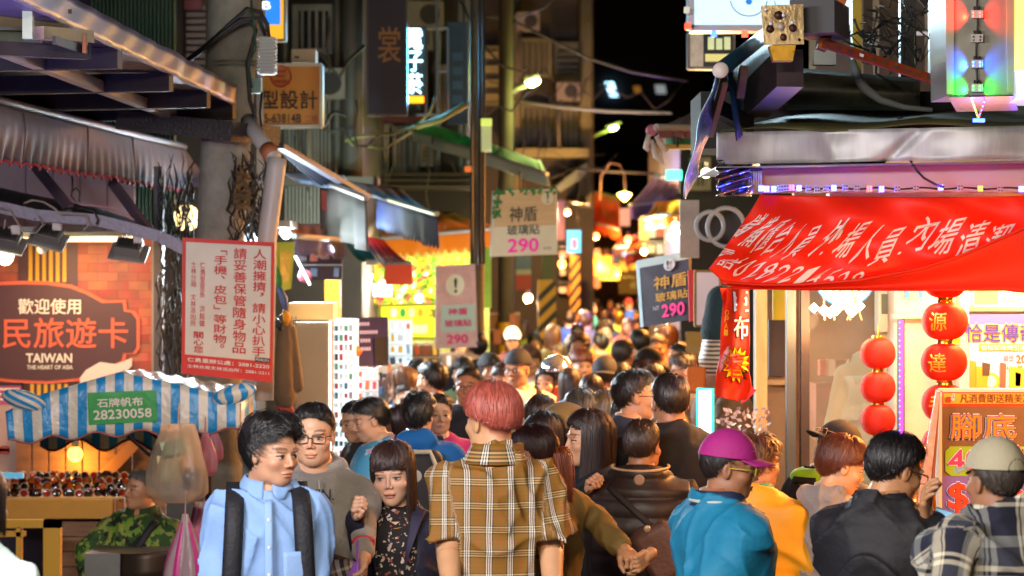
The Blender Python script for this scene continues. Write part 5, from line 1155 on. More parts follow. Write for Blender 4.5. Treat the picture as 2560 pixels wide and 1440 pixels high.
# phone shop fittings
def simple(name, lab, cat, boxes, kind=None, group=None):
    r = empty(name, Vector(boxes[0][1]) if not isinstance(boxes[0][1], tuple) else P(*boxes[0][1]), lab, cat, group)
    for (pn, c, sz, m_) in boxes: MB().box(P(*c) if isinstance(c, tuple) else c, sz).build(pn, m_, r)
    return r
def cab(lab, x0, y0, x1, y1, Y, dep, mat, name='cabinet', doors=1, trimm=None):
    r = empty(name, (P((x0+x1)/2, 0, Y).x, Y, 0), lab, name.replace('_', ' ')); a_, b_ = P(x0, y0, Y), P(x1, y1, Y)
    MB().box(((a_.x+b_.x)/2, Y+dep/2, (a_.z+b_.z)/2), (b_.x-a_.x, dep, a_.z-b_.z)).build('body', mat, r)
    for k in range(doors): MB().box((a_.x+(b_.x-a_.x)*(k+.5)/doors, Y-.006, (a_.z+b_.z)/2), ((b_.x-a_.x)/doors*.92, .012, (a_.z-b_.z)*.97)).build('door', trimm or mat, r)
    return r
cab('beige metal cabinet behind the hoodie man', 737, 806, 822, 1440, 14.0, .5, M('#b0a084', .5, var=.1, vs=3, e=.03)); cab('cream lit box above the beige cabinet', 722, 757, 832, 800, 14.2, .4, M('#d8b070', .5, e=.25), name='shop_box')
sc1 = cab('brightly lit white glass display case of phone accessories', 822, 800, 886, 1440, 14.4, .5, M('#cfe4ec', .4, e=.85), name='display_case')
r7 = random.Random(9)
for row in range(14):
    y = 830+row*24; MB().box(P(853, y, 14.36), (.15, .06, .006)).build('shelf', M('#e8f4f4', .3, e=.5), sc1)
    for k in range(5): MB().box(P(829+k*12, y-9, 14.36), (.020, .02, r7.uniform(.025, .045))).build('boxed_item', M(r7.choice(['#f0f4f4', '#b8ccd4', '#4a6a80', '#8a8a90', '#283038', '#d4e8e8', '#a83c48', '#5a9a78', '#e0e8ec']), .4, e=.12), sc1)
lamp('case_light', 'AREA', P(853, 900, 14.2), 9, '#d8f4ff', .3, sc1, target=P(900, 1000, 10), sy=1.2)
r, sf = board('hanging_banner', 'dark purple banner with white rows of small print and a dark photo', 'banner', (P(886, 794, 14.8), P(970, 792, 14.9), P(972, 914, 14.9), P(896, 916, 14.8)), M('#2c2450', .6, var=.2, e=.06), .01)
for k, w__ in enumerate((.5, .8, .55, .5)):
    for j in range(int(w__*9)): subpanel('print_mark', sf, .12+j*.08, .10+k*.17, .18+j*.08, .17+k*.17, M('#b8b4d0', .5, e=.15), r, .004)
subpanel('photo_print', sf, .55, .42, .96, .96, M('#1c1c20', .5, var=.5, vs=20), r, .006)
r = empty('shop_lantern', P(880, 895, 14.6), 'glowing orange cloud shaped lamp sign beside the purple banner', 'lamp'); m_ = MB(); m_.lathe(P(880, 878, 14.6), [(.0001, -.045), (.04, -.03), (.062, 0), (.04, .03), (.0001, .045)], 18); m_.build('shade', M('#ff4a18', .5, e=1.6), r, smooth=True); MB().box(P(882, 930, 14.7), (.03, .03, .16)).build('tassel', M('#8a5a14', .6), r); lamp('lantern_glow', 'POINT', P(880, 878, 14.4), 6, '#ff7030', .06, r)
# tables of goods and a bright back wall of greenery posters
cn3 = cab('crowded counter of small phone goods in front of the phone shop', 888, 968, 1010, 1440, 15.5, .6, M('#8a7a6a', .6, var=.2), name='counter')
for k in range(70):
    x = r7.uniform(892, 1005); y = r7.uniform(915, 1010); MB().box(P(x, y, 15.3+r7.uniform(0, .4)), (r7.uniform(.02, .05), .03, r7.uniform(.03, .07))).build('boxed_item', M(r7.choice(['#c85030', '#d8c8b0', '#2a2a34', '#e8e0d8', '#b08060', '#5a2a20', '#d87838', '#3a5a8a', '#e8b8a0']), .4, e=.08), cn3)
gr = empty('greenery_wall', P(1010, 900, 21.5), 'bright shop wall covered with leafy green and yellow printed panels', 'shop wall'); gr.location.z = 0
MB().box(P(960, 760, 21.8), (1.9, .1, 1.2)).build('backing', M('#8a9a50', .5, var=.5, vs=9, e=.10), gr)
lv = MB(); mats = [lv]
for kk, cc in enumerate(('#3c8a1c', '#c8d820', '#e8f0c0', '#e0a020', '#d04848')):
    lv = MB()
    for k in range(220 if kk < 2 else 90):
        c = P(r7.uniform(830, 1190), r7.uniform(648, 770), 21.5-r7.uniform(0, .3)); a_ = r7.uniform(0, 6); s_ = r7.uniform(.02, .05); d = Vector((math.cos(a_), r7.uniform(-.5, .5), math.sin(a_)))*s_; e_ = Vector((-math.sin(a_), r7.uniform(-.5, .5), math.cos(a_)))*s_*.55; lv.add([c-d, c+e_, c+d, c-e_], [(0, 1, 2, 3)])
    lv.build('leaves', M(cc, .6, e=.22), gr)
MB().box(P(928, 725, 21.1), (.36, .05, .11)).build('pale_sign', M('#b8d8e0', .5, e=.7), gr)
cab('yellow cylinder shaped sign column beside the lit box', 812, 700, 848, 800, 16, .2, M('#e8a010', .5, e=.5), name='sign_column')
# street side lamps of the stalls (lit bulbs in view)
LB = [(878, 703, 20, '#ffffff', 40), (895, 711, 20.5, '#e8ffff', 30), (955, 710, 20.3, '#fff8f0', 30), (922, 690, 20.8, '#f0ffff', 20), (715, 585, 15, '#d0f4ff', 25), (865, 572, 18, '#c8f0ff', 20), (890, 588, 18.4, '#c0ecff', 20), (876, 580, 18, '#fff060', 15), (1048, 745, 19, '#ffffff', 20),
      (1688, 562, 21, '#ffe8a0', 60), (1690, 580, 22, '#d0fff8', 40), (1676, 592, 21.5, '#fff0a0', 30), (1610, 628, 20, '#ffe890', 60), (1500, 650, 40, '#ff9030', 90), (1490, 590, 38, '#ffb060', 60), (1543, 680, 36, '#ffd040', 80), (1570, 598, 34, '#ff9a50', 60), (1455, 720, 42, '#ffb050', 90), (1405, 660, 30, '#ffa840', 60), (1320, 745, 27, '#ffd8a0', 70), (1395, 720, 48, '#ffa040', 120), (1765, 432, 15, '#fff4b0', 30)]
places = ['highest of the white bulbs', 'larger white bulb', 'white bulb right of its neighbours', 'faint bulb', 'cool lamp behind the downpipe', 'cool bulb under the striped awning', 'second cool bulb under the striped awning', 'yellow bulb under the striped awning', 'small bulb above the yellow light box', 'upper warm bulb under the right yellow awning', 'cool tube lamp under the right yellow awning', 'lower pale bulb under the right yellow awning', 'round bulb above the purple price sign', 'orange bulb deep in the lane', 'soft bulb near the orange awning', 'yellow bulb low in the lane', 'orange bulb right of the cloth awning', 'bulb glowing over the far crowd', 'bulb beside the brown post', 'bulb above hanging trousers', 'farthest bulb glowing in the lane', 'yellow tube lamp behind the tarp']
for (x, y, Y, c, pw), pl in zip(LB, places):
    bulb('shop_or_added_bulb', 'lit shop bulb, the '+pl, 'bulb', P(x, y, Y), (.030 if Y < 25 else .05), c, 9 if Y < 30 else 5, pw*(2.2 if Y > 24 else 1.3), 'lit bulbs of the stalls', sock=True)
# lane clutter: hanging goods, posts, banners
CL = [('striped_post', 1345, 1392, 700, 860, 27, None), ('garments', 0, 0, 0, 0, 0, None)]
for i, (x0, x1, y0, y1, Y) in enumerate(((1345, 1390, 700, 900, 26), (1425, 1450, 640, 800, 33))):
    r = empty('striped_post', (P((x0+x1)/2, 0, Y).x, Y, 0), ['wide panel with black and yellow warning stripes at the pole foot', 'narrow brown post with faded warning stripes deep in the lane'][i], 'post'); w_ = (x1-x0)/F*Y; c = P((x0+x1)/2, y0, Y)
    MB().box((c.x, Y+.1, c.z/2), (w_, .2, c.z)).build('body', M('#c08a1c', .6), r)
    for k in range(7): MB().add([Vector((c.x-w_/2, Y-.005, c.z-k*.17-.17)), Vector((c.x-w_/2, Y-.005, c.z-k*.17-.25)), Vector((c.x+w_/2, Y-.005, c.z-k*.17-.06)), Vector((c.x+w_/2, Y-.005, c.z-k*.17+.02))], [(0, 1, 2, 3)]).build('black_stripe', bk_, r)
MB_ = None
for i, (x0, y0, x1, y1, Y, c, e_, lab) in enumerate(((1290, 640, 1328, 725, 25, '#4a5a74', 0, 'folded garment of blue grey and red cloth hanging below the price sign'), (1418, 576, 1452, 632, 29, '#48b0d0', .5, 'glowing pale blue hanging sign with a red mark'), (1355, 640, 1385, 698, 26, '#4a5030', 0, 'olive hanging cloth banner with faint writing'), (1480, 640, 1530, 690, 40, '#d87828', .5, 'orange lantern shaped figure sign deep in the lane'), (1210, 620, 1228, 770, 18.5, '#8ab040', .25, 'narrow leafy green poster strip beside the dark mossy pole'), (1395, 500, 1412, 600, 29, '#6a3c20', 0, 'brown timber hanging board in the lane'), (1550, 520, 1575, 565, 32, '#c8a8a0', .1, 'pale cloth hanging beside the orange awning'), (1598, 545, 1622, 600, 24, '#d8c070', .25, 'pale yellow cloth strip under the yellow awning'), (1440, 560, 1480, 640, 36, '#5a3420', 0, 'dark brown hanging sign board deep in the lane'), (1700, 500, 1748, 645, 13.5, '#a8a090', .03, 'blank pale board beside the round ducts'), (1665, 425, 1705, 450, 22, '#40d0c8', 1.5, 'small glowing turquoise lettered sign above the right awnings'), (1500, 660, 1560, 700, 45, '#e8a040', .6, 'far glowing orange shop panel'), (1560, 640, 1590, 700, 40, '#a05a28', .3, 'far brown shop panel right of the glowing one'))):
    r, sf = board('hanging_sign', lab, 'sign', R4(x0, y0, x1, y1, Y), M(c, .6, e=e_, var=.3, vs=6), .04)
    if i == 0: subpanel('red_patch', sf, 0, .55, 1, 1, M('#8c3028', .7), r); subpanel('grey_band', sf, 0, .4, 1, .56, M('#8a8478', .7), r)
    if i == 1: subpanel('red_mark', sf, .35, .4, .7, .8, M('#e05050', .5, e=.4), r)
    if i == 3: subpanel('pale_spot', sf, .2, .5, .9, .9, M('#e8b878', .5, e=.4), r)
# left small flag and fish streamer right of the notice
r, sf = board('flag', 'yellow green printed flag hanging right of the red bordered notice', 'flag', (P(692, 606, 12.9), P(738, 604, 13), P(728, 722, 13), P(696, 730, 12.9)), cloth_mat('#9aa850', .7, .4), .008); subpanel('print', sf, .15, .2, .8, .8, M('#b0a84c', .6, var=.4, vs=20), r)
r = empty('fish_streamer', P(700, 800, 12.7), 'small cloth streamer in green, blue and yellow hanging by the notice', 'streamer')
for k, (x0, y0, x1, y1, c) in enumerate(((688, 665, 700, 720, '#2c7a34'), (697, 715, 716, 780, '#4a68a0'), (712, 775, 716, 812, '#d8a020'), (690, 800, 702, 826, '#141414'))): MB().tube([P(x0, y0, 12.7), P((x0+x1)/2+3, (y0+y1)/2, 12.68), P(x1, y1, 12.7)], [.012, .022, .010], 8).build('cloth', M(c, .6), r, smooth=True)
# beige hanging jacket and wire grid between notice and cabinet
r = empty('wire_grid', P(715, 900, 13.1), 'wire grid panel with clothes hooks behind the notice', 'wire grid')
gm2 = MB()
for k in range(6): gm2.tube([P(690+k*10, 790, 13.1), P(690+k*10, 1200, 13.1)], .0025, 4)
for k in range(22): gm2.tube([P(688, 795+k*19, 13.1), P(742, 795+k*19, 13.1)], .0025, 4)
gm2.build('grid', M('#6a6458', .5, .5), r)
v, fc = nets(lambda p: smin(rcone(p, (0, 0, .22), (0, 0, -.25), .07, .11), rcone(p, (.07, 0, .17), (.13, 0, -.2), .035, .04), .03)-.012*wob(p, 4, 20), (-.2, -.15, -.42), (.25, .15, .35), .012)
r = obj('hanging_jacket', npmesh('jacket', v*np.array([.6, .7, .8]), fc), None, P(712, 890, 13.0), mat=M('#6e5e48', .8, bump=.3)); tag(r, 'beige jacket hanging on the wire grid beside the notice', 'jacket')
r = obj('hanging_trousers', npmesh('jacket2', v*np.array([.5, .5, .4]), fc), None, P(706, 1035, 13.0), mat=M('#a0483c', .8, bump=.3)); tag(r, 'reddish clothes hanging under the beige jacket', 'clothes')

# more goods and fittings of the phone shops
def rack(lab, x0, y0, x1, y1, Y, n, cols, e=.15, size=(.03, .06), back=None, name='goods_rack'):  # packs and back panels glow themselves, standing in for stall lighting
    r = empty(name, (P((x0+x1)/2, 0, Y).x, Y, 0), lab, 'goods rack')
    if back: MB().prism([P(x0, y0, Y), P(x1, y0, Y), P(x1, y1, Y), P(x0, y1, Y)], (0, .04, 0)).build('back_panel', back, r)
    nx = max(2, int((x1-x0)/F*Y/(size[0]*1.5))); ny = max(2, int((y1-y0)/F*Y/(size[1]*1.35))); k = 0
    for j in range(ny):
        MB().tube([P(x0, y0+(j+.12)*(y1-y0)/ny, Y-.03), P(x1, y0+(j+.12)*(y1-y0)/ny, Y-.03)], .004, 4).build('rail', M('#b8b8b8', .4, .6), r)
        for i in range(nx):
            if k >= n: break
            if r7.random() < .15: continue
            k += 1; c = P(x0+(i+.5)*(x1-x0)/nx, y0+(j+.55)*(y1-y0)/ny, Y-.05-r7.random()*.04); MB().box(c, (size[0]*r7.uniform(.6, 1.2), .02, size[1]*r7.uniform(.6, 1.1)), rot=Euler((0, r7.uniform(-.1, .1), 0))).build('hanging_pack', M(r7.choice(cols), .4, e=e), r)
    return r
W_ = ['#e8f0f4', '#c8d4dc', '#a8b8c8', '#5a6a80', '#d87040', '#e0b040', '#c8405a', '#3a4a5a', '#f4f4f0', '#88a8c0']
O_ = ['#d86a28', '#e8b048', '#a83c20', '#5a3420', '#e0c8a0', '#7a2c20', '#c8905a', '#382420', '#e87848']
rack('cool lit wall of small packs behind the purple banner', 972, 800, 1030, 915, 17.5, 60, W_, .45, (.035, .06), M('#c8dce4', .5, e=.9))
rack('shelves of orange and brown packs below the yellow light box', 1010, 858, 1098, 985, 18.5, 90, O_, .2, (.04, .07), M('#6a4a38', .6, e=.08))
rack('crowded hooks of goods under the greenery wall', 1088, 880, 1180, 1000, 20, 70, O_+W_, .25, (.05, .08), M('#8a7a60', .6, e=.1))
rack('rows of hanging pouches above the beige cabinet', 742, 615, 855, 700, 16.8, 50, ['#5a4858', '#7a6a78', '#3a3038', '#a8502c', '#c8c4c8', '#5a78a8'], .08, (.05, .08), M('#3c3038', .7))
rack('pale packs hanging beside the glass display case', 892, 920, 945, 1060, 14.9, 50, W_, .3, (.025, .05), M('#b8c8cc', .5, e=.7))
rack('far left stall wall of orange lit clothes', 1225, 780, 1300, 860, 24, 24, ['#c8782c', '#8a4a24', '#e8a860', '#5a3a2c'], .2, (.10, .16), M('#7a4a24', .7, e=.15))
r = empty('balloon', P(762, 690, 15.4), 'dusty pink ball hanging above the beige cabinet', 'balloon'); m_ = MB(); m_.lathe(P(762, 690, 15.4), [(.0001, -.045), (.035, -.03), (.045, 0), (.035, .03), (.0001, .045)], 16); m_.build('ball', M('#b85a68', .5), r, smooth=True); MB().tube([P(762, 672, 15.4), P(760, 620, 15.4)], .002, 4).build('string', black, r)
tag(MB().tube([P(738, 640, 15), P(775, 712, 15)], .008, 6).build('tube_lamp', M('#d8f4ff', .4, e=4)), 'slanting thin white tube lamp above the cabinet', 'lamp')
# clutter on the facades
fa = [(742, 232, 19.2), (815, 212, 19.2), (1065, 40, 22.5), (1320, 55, 33.4), (1420, 230, 33.4), (905, 300, 22.4)]
fl_ = ['white air conditioner unit right of the amber sign top', 'small air conditioner unit above the drainpipes', 'old air conditioner high beside the neon sign', 'air conditioner unit high on the greenish building', 'air conditioner unit by the street lamp glow', 'air conditioner below the dark purple sign']
for (x, y, Y), l_ in zip(fa, fl_):
    r = empty('air_conditioner', P(x, y, Y), l_, 'air conditioner', 'air conditioners on the dark facades'); c = P(x, y, Y); MB().box(c, (.32, .3, .24)).build('casing', M('#8c887c', .6, dirt=.4, var=.2), r); MB().lathe(c+Vector((.04, -.155, 0)), [(.0001, 0), (.09, 0), (.095, .006)], 16, axis='y').build('fan_grille', M('#2c2c28', .6), r)
    MB().tube([c+Vector((-.1, -.1, -.12)), c+Vector((-.14, -.12, -.4)), c+Vector((-.12, -.1, -.8))], .02, 6).build('hose', M('#5c584c', .7), r, smooth=True)
cb2 = MB()
for k in range(34):
    x0, y0 = r7.uniform(700, 1500), r7.uniform(0, 430); Yk = 18.5 if x0 < 900 else 21.5 if x0 < 1190 else 31; L_ = r7.uniform(60, 240)
    cb2.tube([P(x0+L_*t, y0+r7.uniform(10, 50)*math.sin(t*3.14)+t*r7.uniform(-30, 40), Yk) for t in np.linspace(0, 1, 7)] if k % 2 else [P(x0+5*math.sin(t*9), y0+L_*t, Yk) for t in np.linspace(0, 1, 7)], r7.uniform(.006, .016), 4)
tag(cb2.build('facade_cables', M('#3c382c', .7), smooth=True), 'thin cables strung over the dark facades', 'cables', kind='stuff')

for x, y, Y, c, pw, l_ in ((1470, 566, 35, '#ffb060', 420, 'added bulb right under the orange cloth awning'), (1512, 548, 39, '#ffb060', 420, 'added bulb beside the pale cloth of the orange awning'), (1640, 548, 23, '#ffc070', 90, 'added bulb under the middle of the yellow awning'), (1418, 530, 32, '#ffb870', 300, 'added bulb at the left end of the orange awning'), (1600, 520, 27, '#c8a8ff', 320, 'added violet tinted bulb under the purple awning'), (1110, 590, 20.6, '#ffd890', 70, 'added bulb glowing under the big yellow awning')):  # bulbs added to brighten the awnings down the lane
    bulb('shop_or_added_bulb', l_, 'bulb', P(x, y, Y), .04, c, 8, pw, 'lit bulbs of the stalls')
awning('tan awning low behind the striped post', (1395, 575), (1470, 590), (1480, 622), (1400, 606), 46, 50, 48, 44, cloth_mat('#b88a4c', .7, .4), cloth_mat('#c8783c', .7, .4), .12, 5, .03)
awning('red brown awning low on the right of the far lane', (1600, 585), (1545, 596), (1535, 620), (1592, 612), 40, 46, 45, 38, cloth_mat('#a8401c', .7, .4), cloth_mat('#c8602c', .7, .4), .14, 5, .03)
awning('faded orange awning above the far yellow bulb', (1620, 600), (1575, 606), (1560, 636), (1612, 630), 30, 34, 33, 28, cloth_mat('#c8782c', .7, .4), cloth_mat('#a85a28', .7, .4), .12, 4, .03)
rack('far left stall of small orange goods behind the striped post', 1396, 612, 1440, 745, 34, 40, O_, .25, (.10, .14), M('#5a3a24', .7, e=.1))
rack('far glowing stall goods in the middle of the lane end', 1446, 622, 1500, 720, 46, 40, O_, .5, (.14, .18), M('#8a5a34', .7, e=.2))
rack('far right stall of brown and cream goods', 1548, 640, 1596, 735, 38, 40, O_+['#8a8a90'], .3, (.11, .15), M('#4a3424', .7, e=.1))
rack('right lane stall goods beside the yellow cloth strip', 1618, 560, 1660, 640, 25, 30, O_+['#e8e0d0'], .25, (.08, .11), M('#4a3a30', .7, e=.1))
# ================================================================ right side: canopy, banner, shop
cr = empty('shop_canopy', P(2170, 690, 9.8)*1, 'wide shop canopy with a dented stainless fascia over the red banner', 'canopy'); cr.location.z = 0
def fas2(u, v):
    x = 1790+900*u; yt = 332-20*u; yb = 412-18*u if x > 1810 else 400; k = u
    d = .03*math.exp(-((u-.30-.03*v)/.03)**2)*.5+.02*math.exp(-((u-.52+.10*(v-.5))/.02)**2)+.012*math.sin(u*23)*math.sin(v*3.1)
    return P(x, yt+(yb-yt)*v, 9.5+.05*math.sin(u*6))+Vector((0, d-.02, 0))
MB().sheet(fas2, 160, 8, .003).build('fascia', M('#c0beba', .5, .3, bump=.15, bs=7, var=.2, vs=3, dirt=.3, stretch=(4, 1, .6)), cr, smooth=True)
MB().sheet(lambda u, v: P(1790+900*u, 412-18*u, 9.5)+Vector((0, .9*v, -.01)), 8, 3, .004).build('soffit', M('#7a7480', .4, .6), cr)
def foil(u, v):
    return P(1792+85*u, 402+88*v, 9.48+.10*u)+Vector((.008*math.sin(v*23+u*5), .03*math.sin(v*31+u*9)+.02*math.sin(v*13), 0))
MB().sheet(foil, 24, 50, .002).build('foil_corner', M('#c8c8d0', .10, .95), cr, smooth=True)
MB().sheet(lambda u, v: P(1868+38*u, 415+70*v, 9.62)+Vector((0, .012*math.sin(u*40), 0)), 30, 3, .003).build('pleated_end', M('#c8bca8', .5), cr, smooth=True)
MB().box(P(2240, 445, 9.75), (1.1, .04, .12)).build('inner_board', M('#a09a98', .45, var=.08, vs=2), cr)
MB().sheet(lambda u, v: P(1800+900*u, 328-22*u, 9.52).lerp(P(2100+700*u, 262+0*u, 11.2), v)+Vector((0, 0, .01*math.sin(u*14))), 20, 6, .006).build('roof_sheet', M('#5c5a30', .6, .3, var=.5, vs=4, dirt=.5), cr, smooth=True)
for k in range(6): MB().lathe(P(2250+k*45, 296+5*math.sin(k*3), 10.2), [(.0001, .008), (.012, .004), (.014, 0)], 8).build('dead_leaf', M('#5a3a1c', .8), cr)
# led string
ls = empty('led_string', P(2230, 480, 9.55), 'string of small square coloured leds along the top of the red banner', 'led string')
MB().tube([P(1900+k*12, 471+2*math.sin(k*.7), 9.6) for k in range(58)], .004, 5).build('wire', blackcable, ls, smooth=True)
LC = {'b': ('#2040ff', 9), 'o': ('#5a5048', 0), 'r': ('#ff5030', 6), 'y': ('#ff9010', 7)}
for k, (x, t_) in enumerate(((1902, 'b'), (1916, 'y'), (1934, 'b'), (1951, 'o'), (1965, 'o'), (1979, 'r'), (1997, 'b'), (2021, 'o'), (2042, 'o'), (2064, 'o'), (2084, 'b'), (2113, 'o'), (2142, 'o'), (2173, 'r'), (2203, 'b'), (2243, 'o'), (2290, 'o'), (2351, 'b'), (2400, 'o'), (2450, 'y'), (2500, 'o'), (2552, 'b'))):
    c = P(x, 471+2*math.sin(k), 9.56); MB().box(c, (.022, .012, .026)).build('led_module', M('#a89c94', .5), ls); m_ = MB()
    for dx in (-.0055, .0055):
        for dz in (-.006, .006): m_.box(c+Vector((dx, -.008, dz)), (.006, .006, .006))
    cc, e_ = LC[t_]; m_.build('led', M(cc if t_ == 'o' else ('#d0e4ff' if t_ == 'b' else cc), .4, e=e_, ec=cc if t_ != 'b' else '#4a70ff'), bpy.data.objects[ls.children[-1].name])
    if t_ in 'b': lamp('led_light', 'POINT', c+Vector((0, -.03, 0)), .55, '#2038ff', .01, ls)
tag(MB().tube([P(x, y, 9.55) for x, y in ((2275, 400), (2290, 425), (2310, 445), (2340, 462), (2360, 468))], .005, 6).build('wire', blackcable, smooth=True), 'black wire dropping from the fascia to the led string', 'wire')
# red banner
bn = empty('red_banner', P(2200, 725, 9.5), 'long red cloth banner with white Chinese lettering sagging over the shop', 'banner'); redc = cloth_mat('#e42c08', .55, .40, bump=.2, bs=6)
def ban(u, v):
    ytop = 487+6*math.sin(u*3); xl = 1900-(128*(v**1.1)); x = xl+(2640-xl)*u
    yb = np.interp(u, [0, .05, .3, .6, .85, 1], [672, 712, 722, 722, 722, 735]); y = ytop+(yb-ytop)*v
    dd = .05*math.sin(v*math.pi)*(-1)+.018*math.sin(v*9+u*8)+.012*math.sin(u*30+v*6)*v+.03*math.exp(-((u-.08-.02*v)/.05)**2)+.014*math.sin((u*1.6-v)*13)
    return P(x, y, 9.45+dd)
m_ = MB(); m_.sheet(ban, 150, 50, .003); m_.build('cloth', redc, bn, smooth=True)
def bsurf(shear=0, slant=0):
    def f(u, v):
        uu, vv = u, v; return Vector(ban(min(1, max(0, uu)), min(1, max(0, vv)))), Vector((0, -1, 0))
    return f
bw = cloth_mat('#e8dcd2', .6, .2)
def slant_s(u, v): p, n_ = bsurf()(u-.055*(v-.1), v); return p, n_
def cloth_text(s, u0, v0, u1, v1, lean, bold):
    n = len(s)
    for i, ch in enumerate(s):
        if ch == ' ': continue
        w_ = (u1-u0)/n; cu = (u0+w_*i, v0+.03*i/n); mb = MB()
        def sf2(a, b, w_=w_, cu=cu, i=i): u = cu[0]+w_*a*.9-lean*(b-.5)+.006*math.sin(b*6+i); v = cu[1]+(v1-v0)*b+.05*(a-.5)*-1+.10*(i/n)*1; return bsurf()(u, v)
        text(sf2, ch, (0, 0, 1, 1), bw, bn, off=.006, bold=bold, mb=mb)
        bm_ = mb.build('lettering', bw, bn)
cloth_text('儲備櫃台人員', .0, .22, .235, .58, .05, .016); cloth_text('外場人員', .265, .24, .51, .64, .045, .016); cloth_text('內場清潔', .535, .20, .86, .60, .04, .016)
cloth_text('電話0282214528', -.02, .70, .43, .88, .03, .016)
def flap(u, v):
    x = 1800+840*u; yt = np.interp(x, [1800, 1900, 2000, 2150, 2300, 2400, 2500, 2640], [705, 712, 712, 700, 672, 640, 596, 535]); yb = np.interp(u, [0, .05, .3, .6, .85, 1], [706, 722, 726, 727, 727, 742])
    return P(x, yt+(yb-yt)*v, 9.33+.02*math.sin(u*9)+.04*v*math.sin(v*3))
MB().sheet(flap, 80, 14, .003).build('folded_flap', cloth_mat('#e02c08', .6, .5, bump=.15, bs=5), bn, smooth=True)
MB().tube([flap(k/40, 0)+Vector((0, -.004, 0)) for k in range(41)], .006, 6).build('fold_edge', redc, bn, smooth=True)
# vertical flag with the yellow burst
fl = empty('vertical_flag', P(1840, 1000, 10.2), 'crumpled vertical orange red flag with white strokes and a yellow burst', 'flag')
def flg(u, v):
    xl = np.interp(v, [0, .12, .4, .62, .8, 1], [1800, 1808, 1802, 1800, 1790, 1788]); xr = np.interp(v, [0, .5, .75, .9, 1], [1872, 1874, 1872, 1880, 1868]); yb = 720+(985-720)*v+ (18*v*(1-abs(u-.7)))
    return P(xl+(xr-xl)*u, yb, 10.2+.035*math.sin(u*7+v*3)+.02*math.sin(v*14+u*4))
MB().sheet(flg, 40, 70, .003).build('cloth', cloth_mat('#e23808', .6, .3), fl, smooth=True)
fs_ = lambda u, v: (Vector(flg(min(1, max(0, u)), min(1, max(0, v)))), Vector((0, -1, 0)))
for s_, v0, v1 in (('巨', .02, .22), ('布', .24, .46)): text(fs_, s_, (.42, v0, .98, v1), M('#2a1408', .6), fl, off=.006, bold=.05); text(fs_, s_, (.44, v0+.01, .96, v1-.01), M('#f4e8dc', .5), fl, off=.012, bold=.02)
st_pts = lambda R1, R2: [fs_(.58+(R1 if k % 2 else R2)*math.cos(k*math.pi/14)*1.0, .68+(R1 if k % 2 else R2)*.36*math.sin(k*math.pi/14))[0]+Vector((0, -.012, 0)) for k in range(28)]
pp = st_pts(.34, .50); cc_ = sum(pp, Vector())/28; MB().add([cc_]+pp, [(0, i+1, (i+1) % 28+1) for i in range(28)]).build('burst_outline', M('#2a1408', .6), fl); pp = [p+Vector((0, -.006, 0)) for p in st_pts(.31, .45)]; MB().add([cc_+Vector((0, -.006, 0))]+pp, [(0, i+1, (i+1) % 28+1) for i in range(28)]).build('burst', M('#f0c400', .5, e=.1), fl)
text(fs_, '喜', (.36, .58, .84, .80), M('#d83008', .5), fl, off=.024, bold=.03)
text(fs_, 'OPAI', (.10, .20, .24, .44), M('#f0b020', .5), fl, off=.008, vertical=True)
MB().prism([P(1866, 965, 10.3), P(1892, 975, 10.3), P(1868, 1000, 10.3), P(1852, 1010, 10.3)], (0, .004, 0)).build('pink_corner', M('#d83060', .6), fl)
# hanging clothes
def garm(name, lab, cat, x, y, Y, prims, mats_, seed):
    r = empty(name, P(x, y, Y)-Vector((0, 0, .6)), lab, cat); L0 = wloc(r)
    for nm, pr, m_ in prims:
        v, fc = nets(lambda p: smin(*[rcone(p, *q) for q in pr], .02)-.01*wob(p, seed, 25) if len(pr) == 2 else rcone(p, *pr[0])*1-.012*wob(p, seed, 25), (-.35, -.2, -.75), (.35, .2, .35), .012)
        o = obj(nm, npmesh(nm, v, fc), r, P(x, y, Y)-L0, mat=m_)
    return r
wavem = bpy.data.materials.new('striped_knit'); wavem.use_nodes = True; nt = wavem.node_tree; n = nt.nodes; b = n['Principled BSDF']; tc = n.new('ShaderNodeTexCoord'); wv = n.new('ShaderNodeTexWave'); wv.bands_direction = 'Z'; wv.inputs['Scale'].default_value = 14; wv.inputs['Distortion'].default_value = .6; nt.links.new(tc.outputs['Object'], wv.inputs[0]); cr_ = n.new('ShaderNodeValToRGB'); cr_.color_ramp.interpolation = 'CONSTANT'; cr_.color_ramp.elements[0].color = hx('#5a4436')+(1,); cr_.color_ramp.elements[1].position = .5; cr_.color_ramp.elements[1].color = hx('#cdb89c')+(1,); nt.links.new(wv.outputs[1], cr_.inputs[0]); nt.links.new(cr_.outputs[0], b.inputs['Base Color'])
garm('hanging_dress', 'hanging knit dress with a dark top, striped middle and brown skirt beside the flag', 'dress', 1805, 800, 12.5, (('dark_top', [((0, 0, .10), (0, 0, -.05), .08, .11)], M('#24383a', .9, bump=.5)), ('striped_waist', [((0, 0, -.14), (0, 0, -.20), .105, .12)], wavem), ('skirt', [((.0, .02, -.30), (-.03, .02, -.48), .10, .13)], M('#8a6248', .8))), None, 4)
garm('hanging_coat', 'brown coat hanging under the orange red flag', 'coat', 1835, 1050, 11.5, (('body', [((0, 0, .05), (0, 0, -.35), .09, .13)], M('#6a4a28', .8, bump=.3)),), None, 6)
for k, (x, y, w_, h_, c) in enumerate(((1805, 610, 40, 70, '#7a6a5a'), (1720, 870, 60, 110, '#3a3a34'))): pass
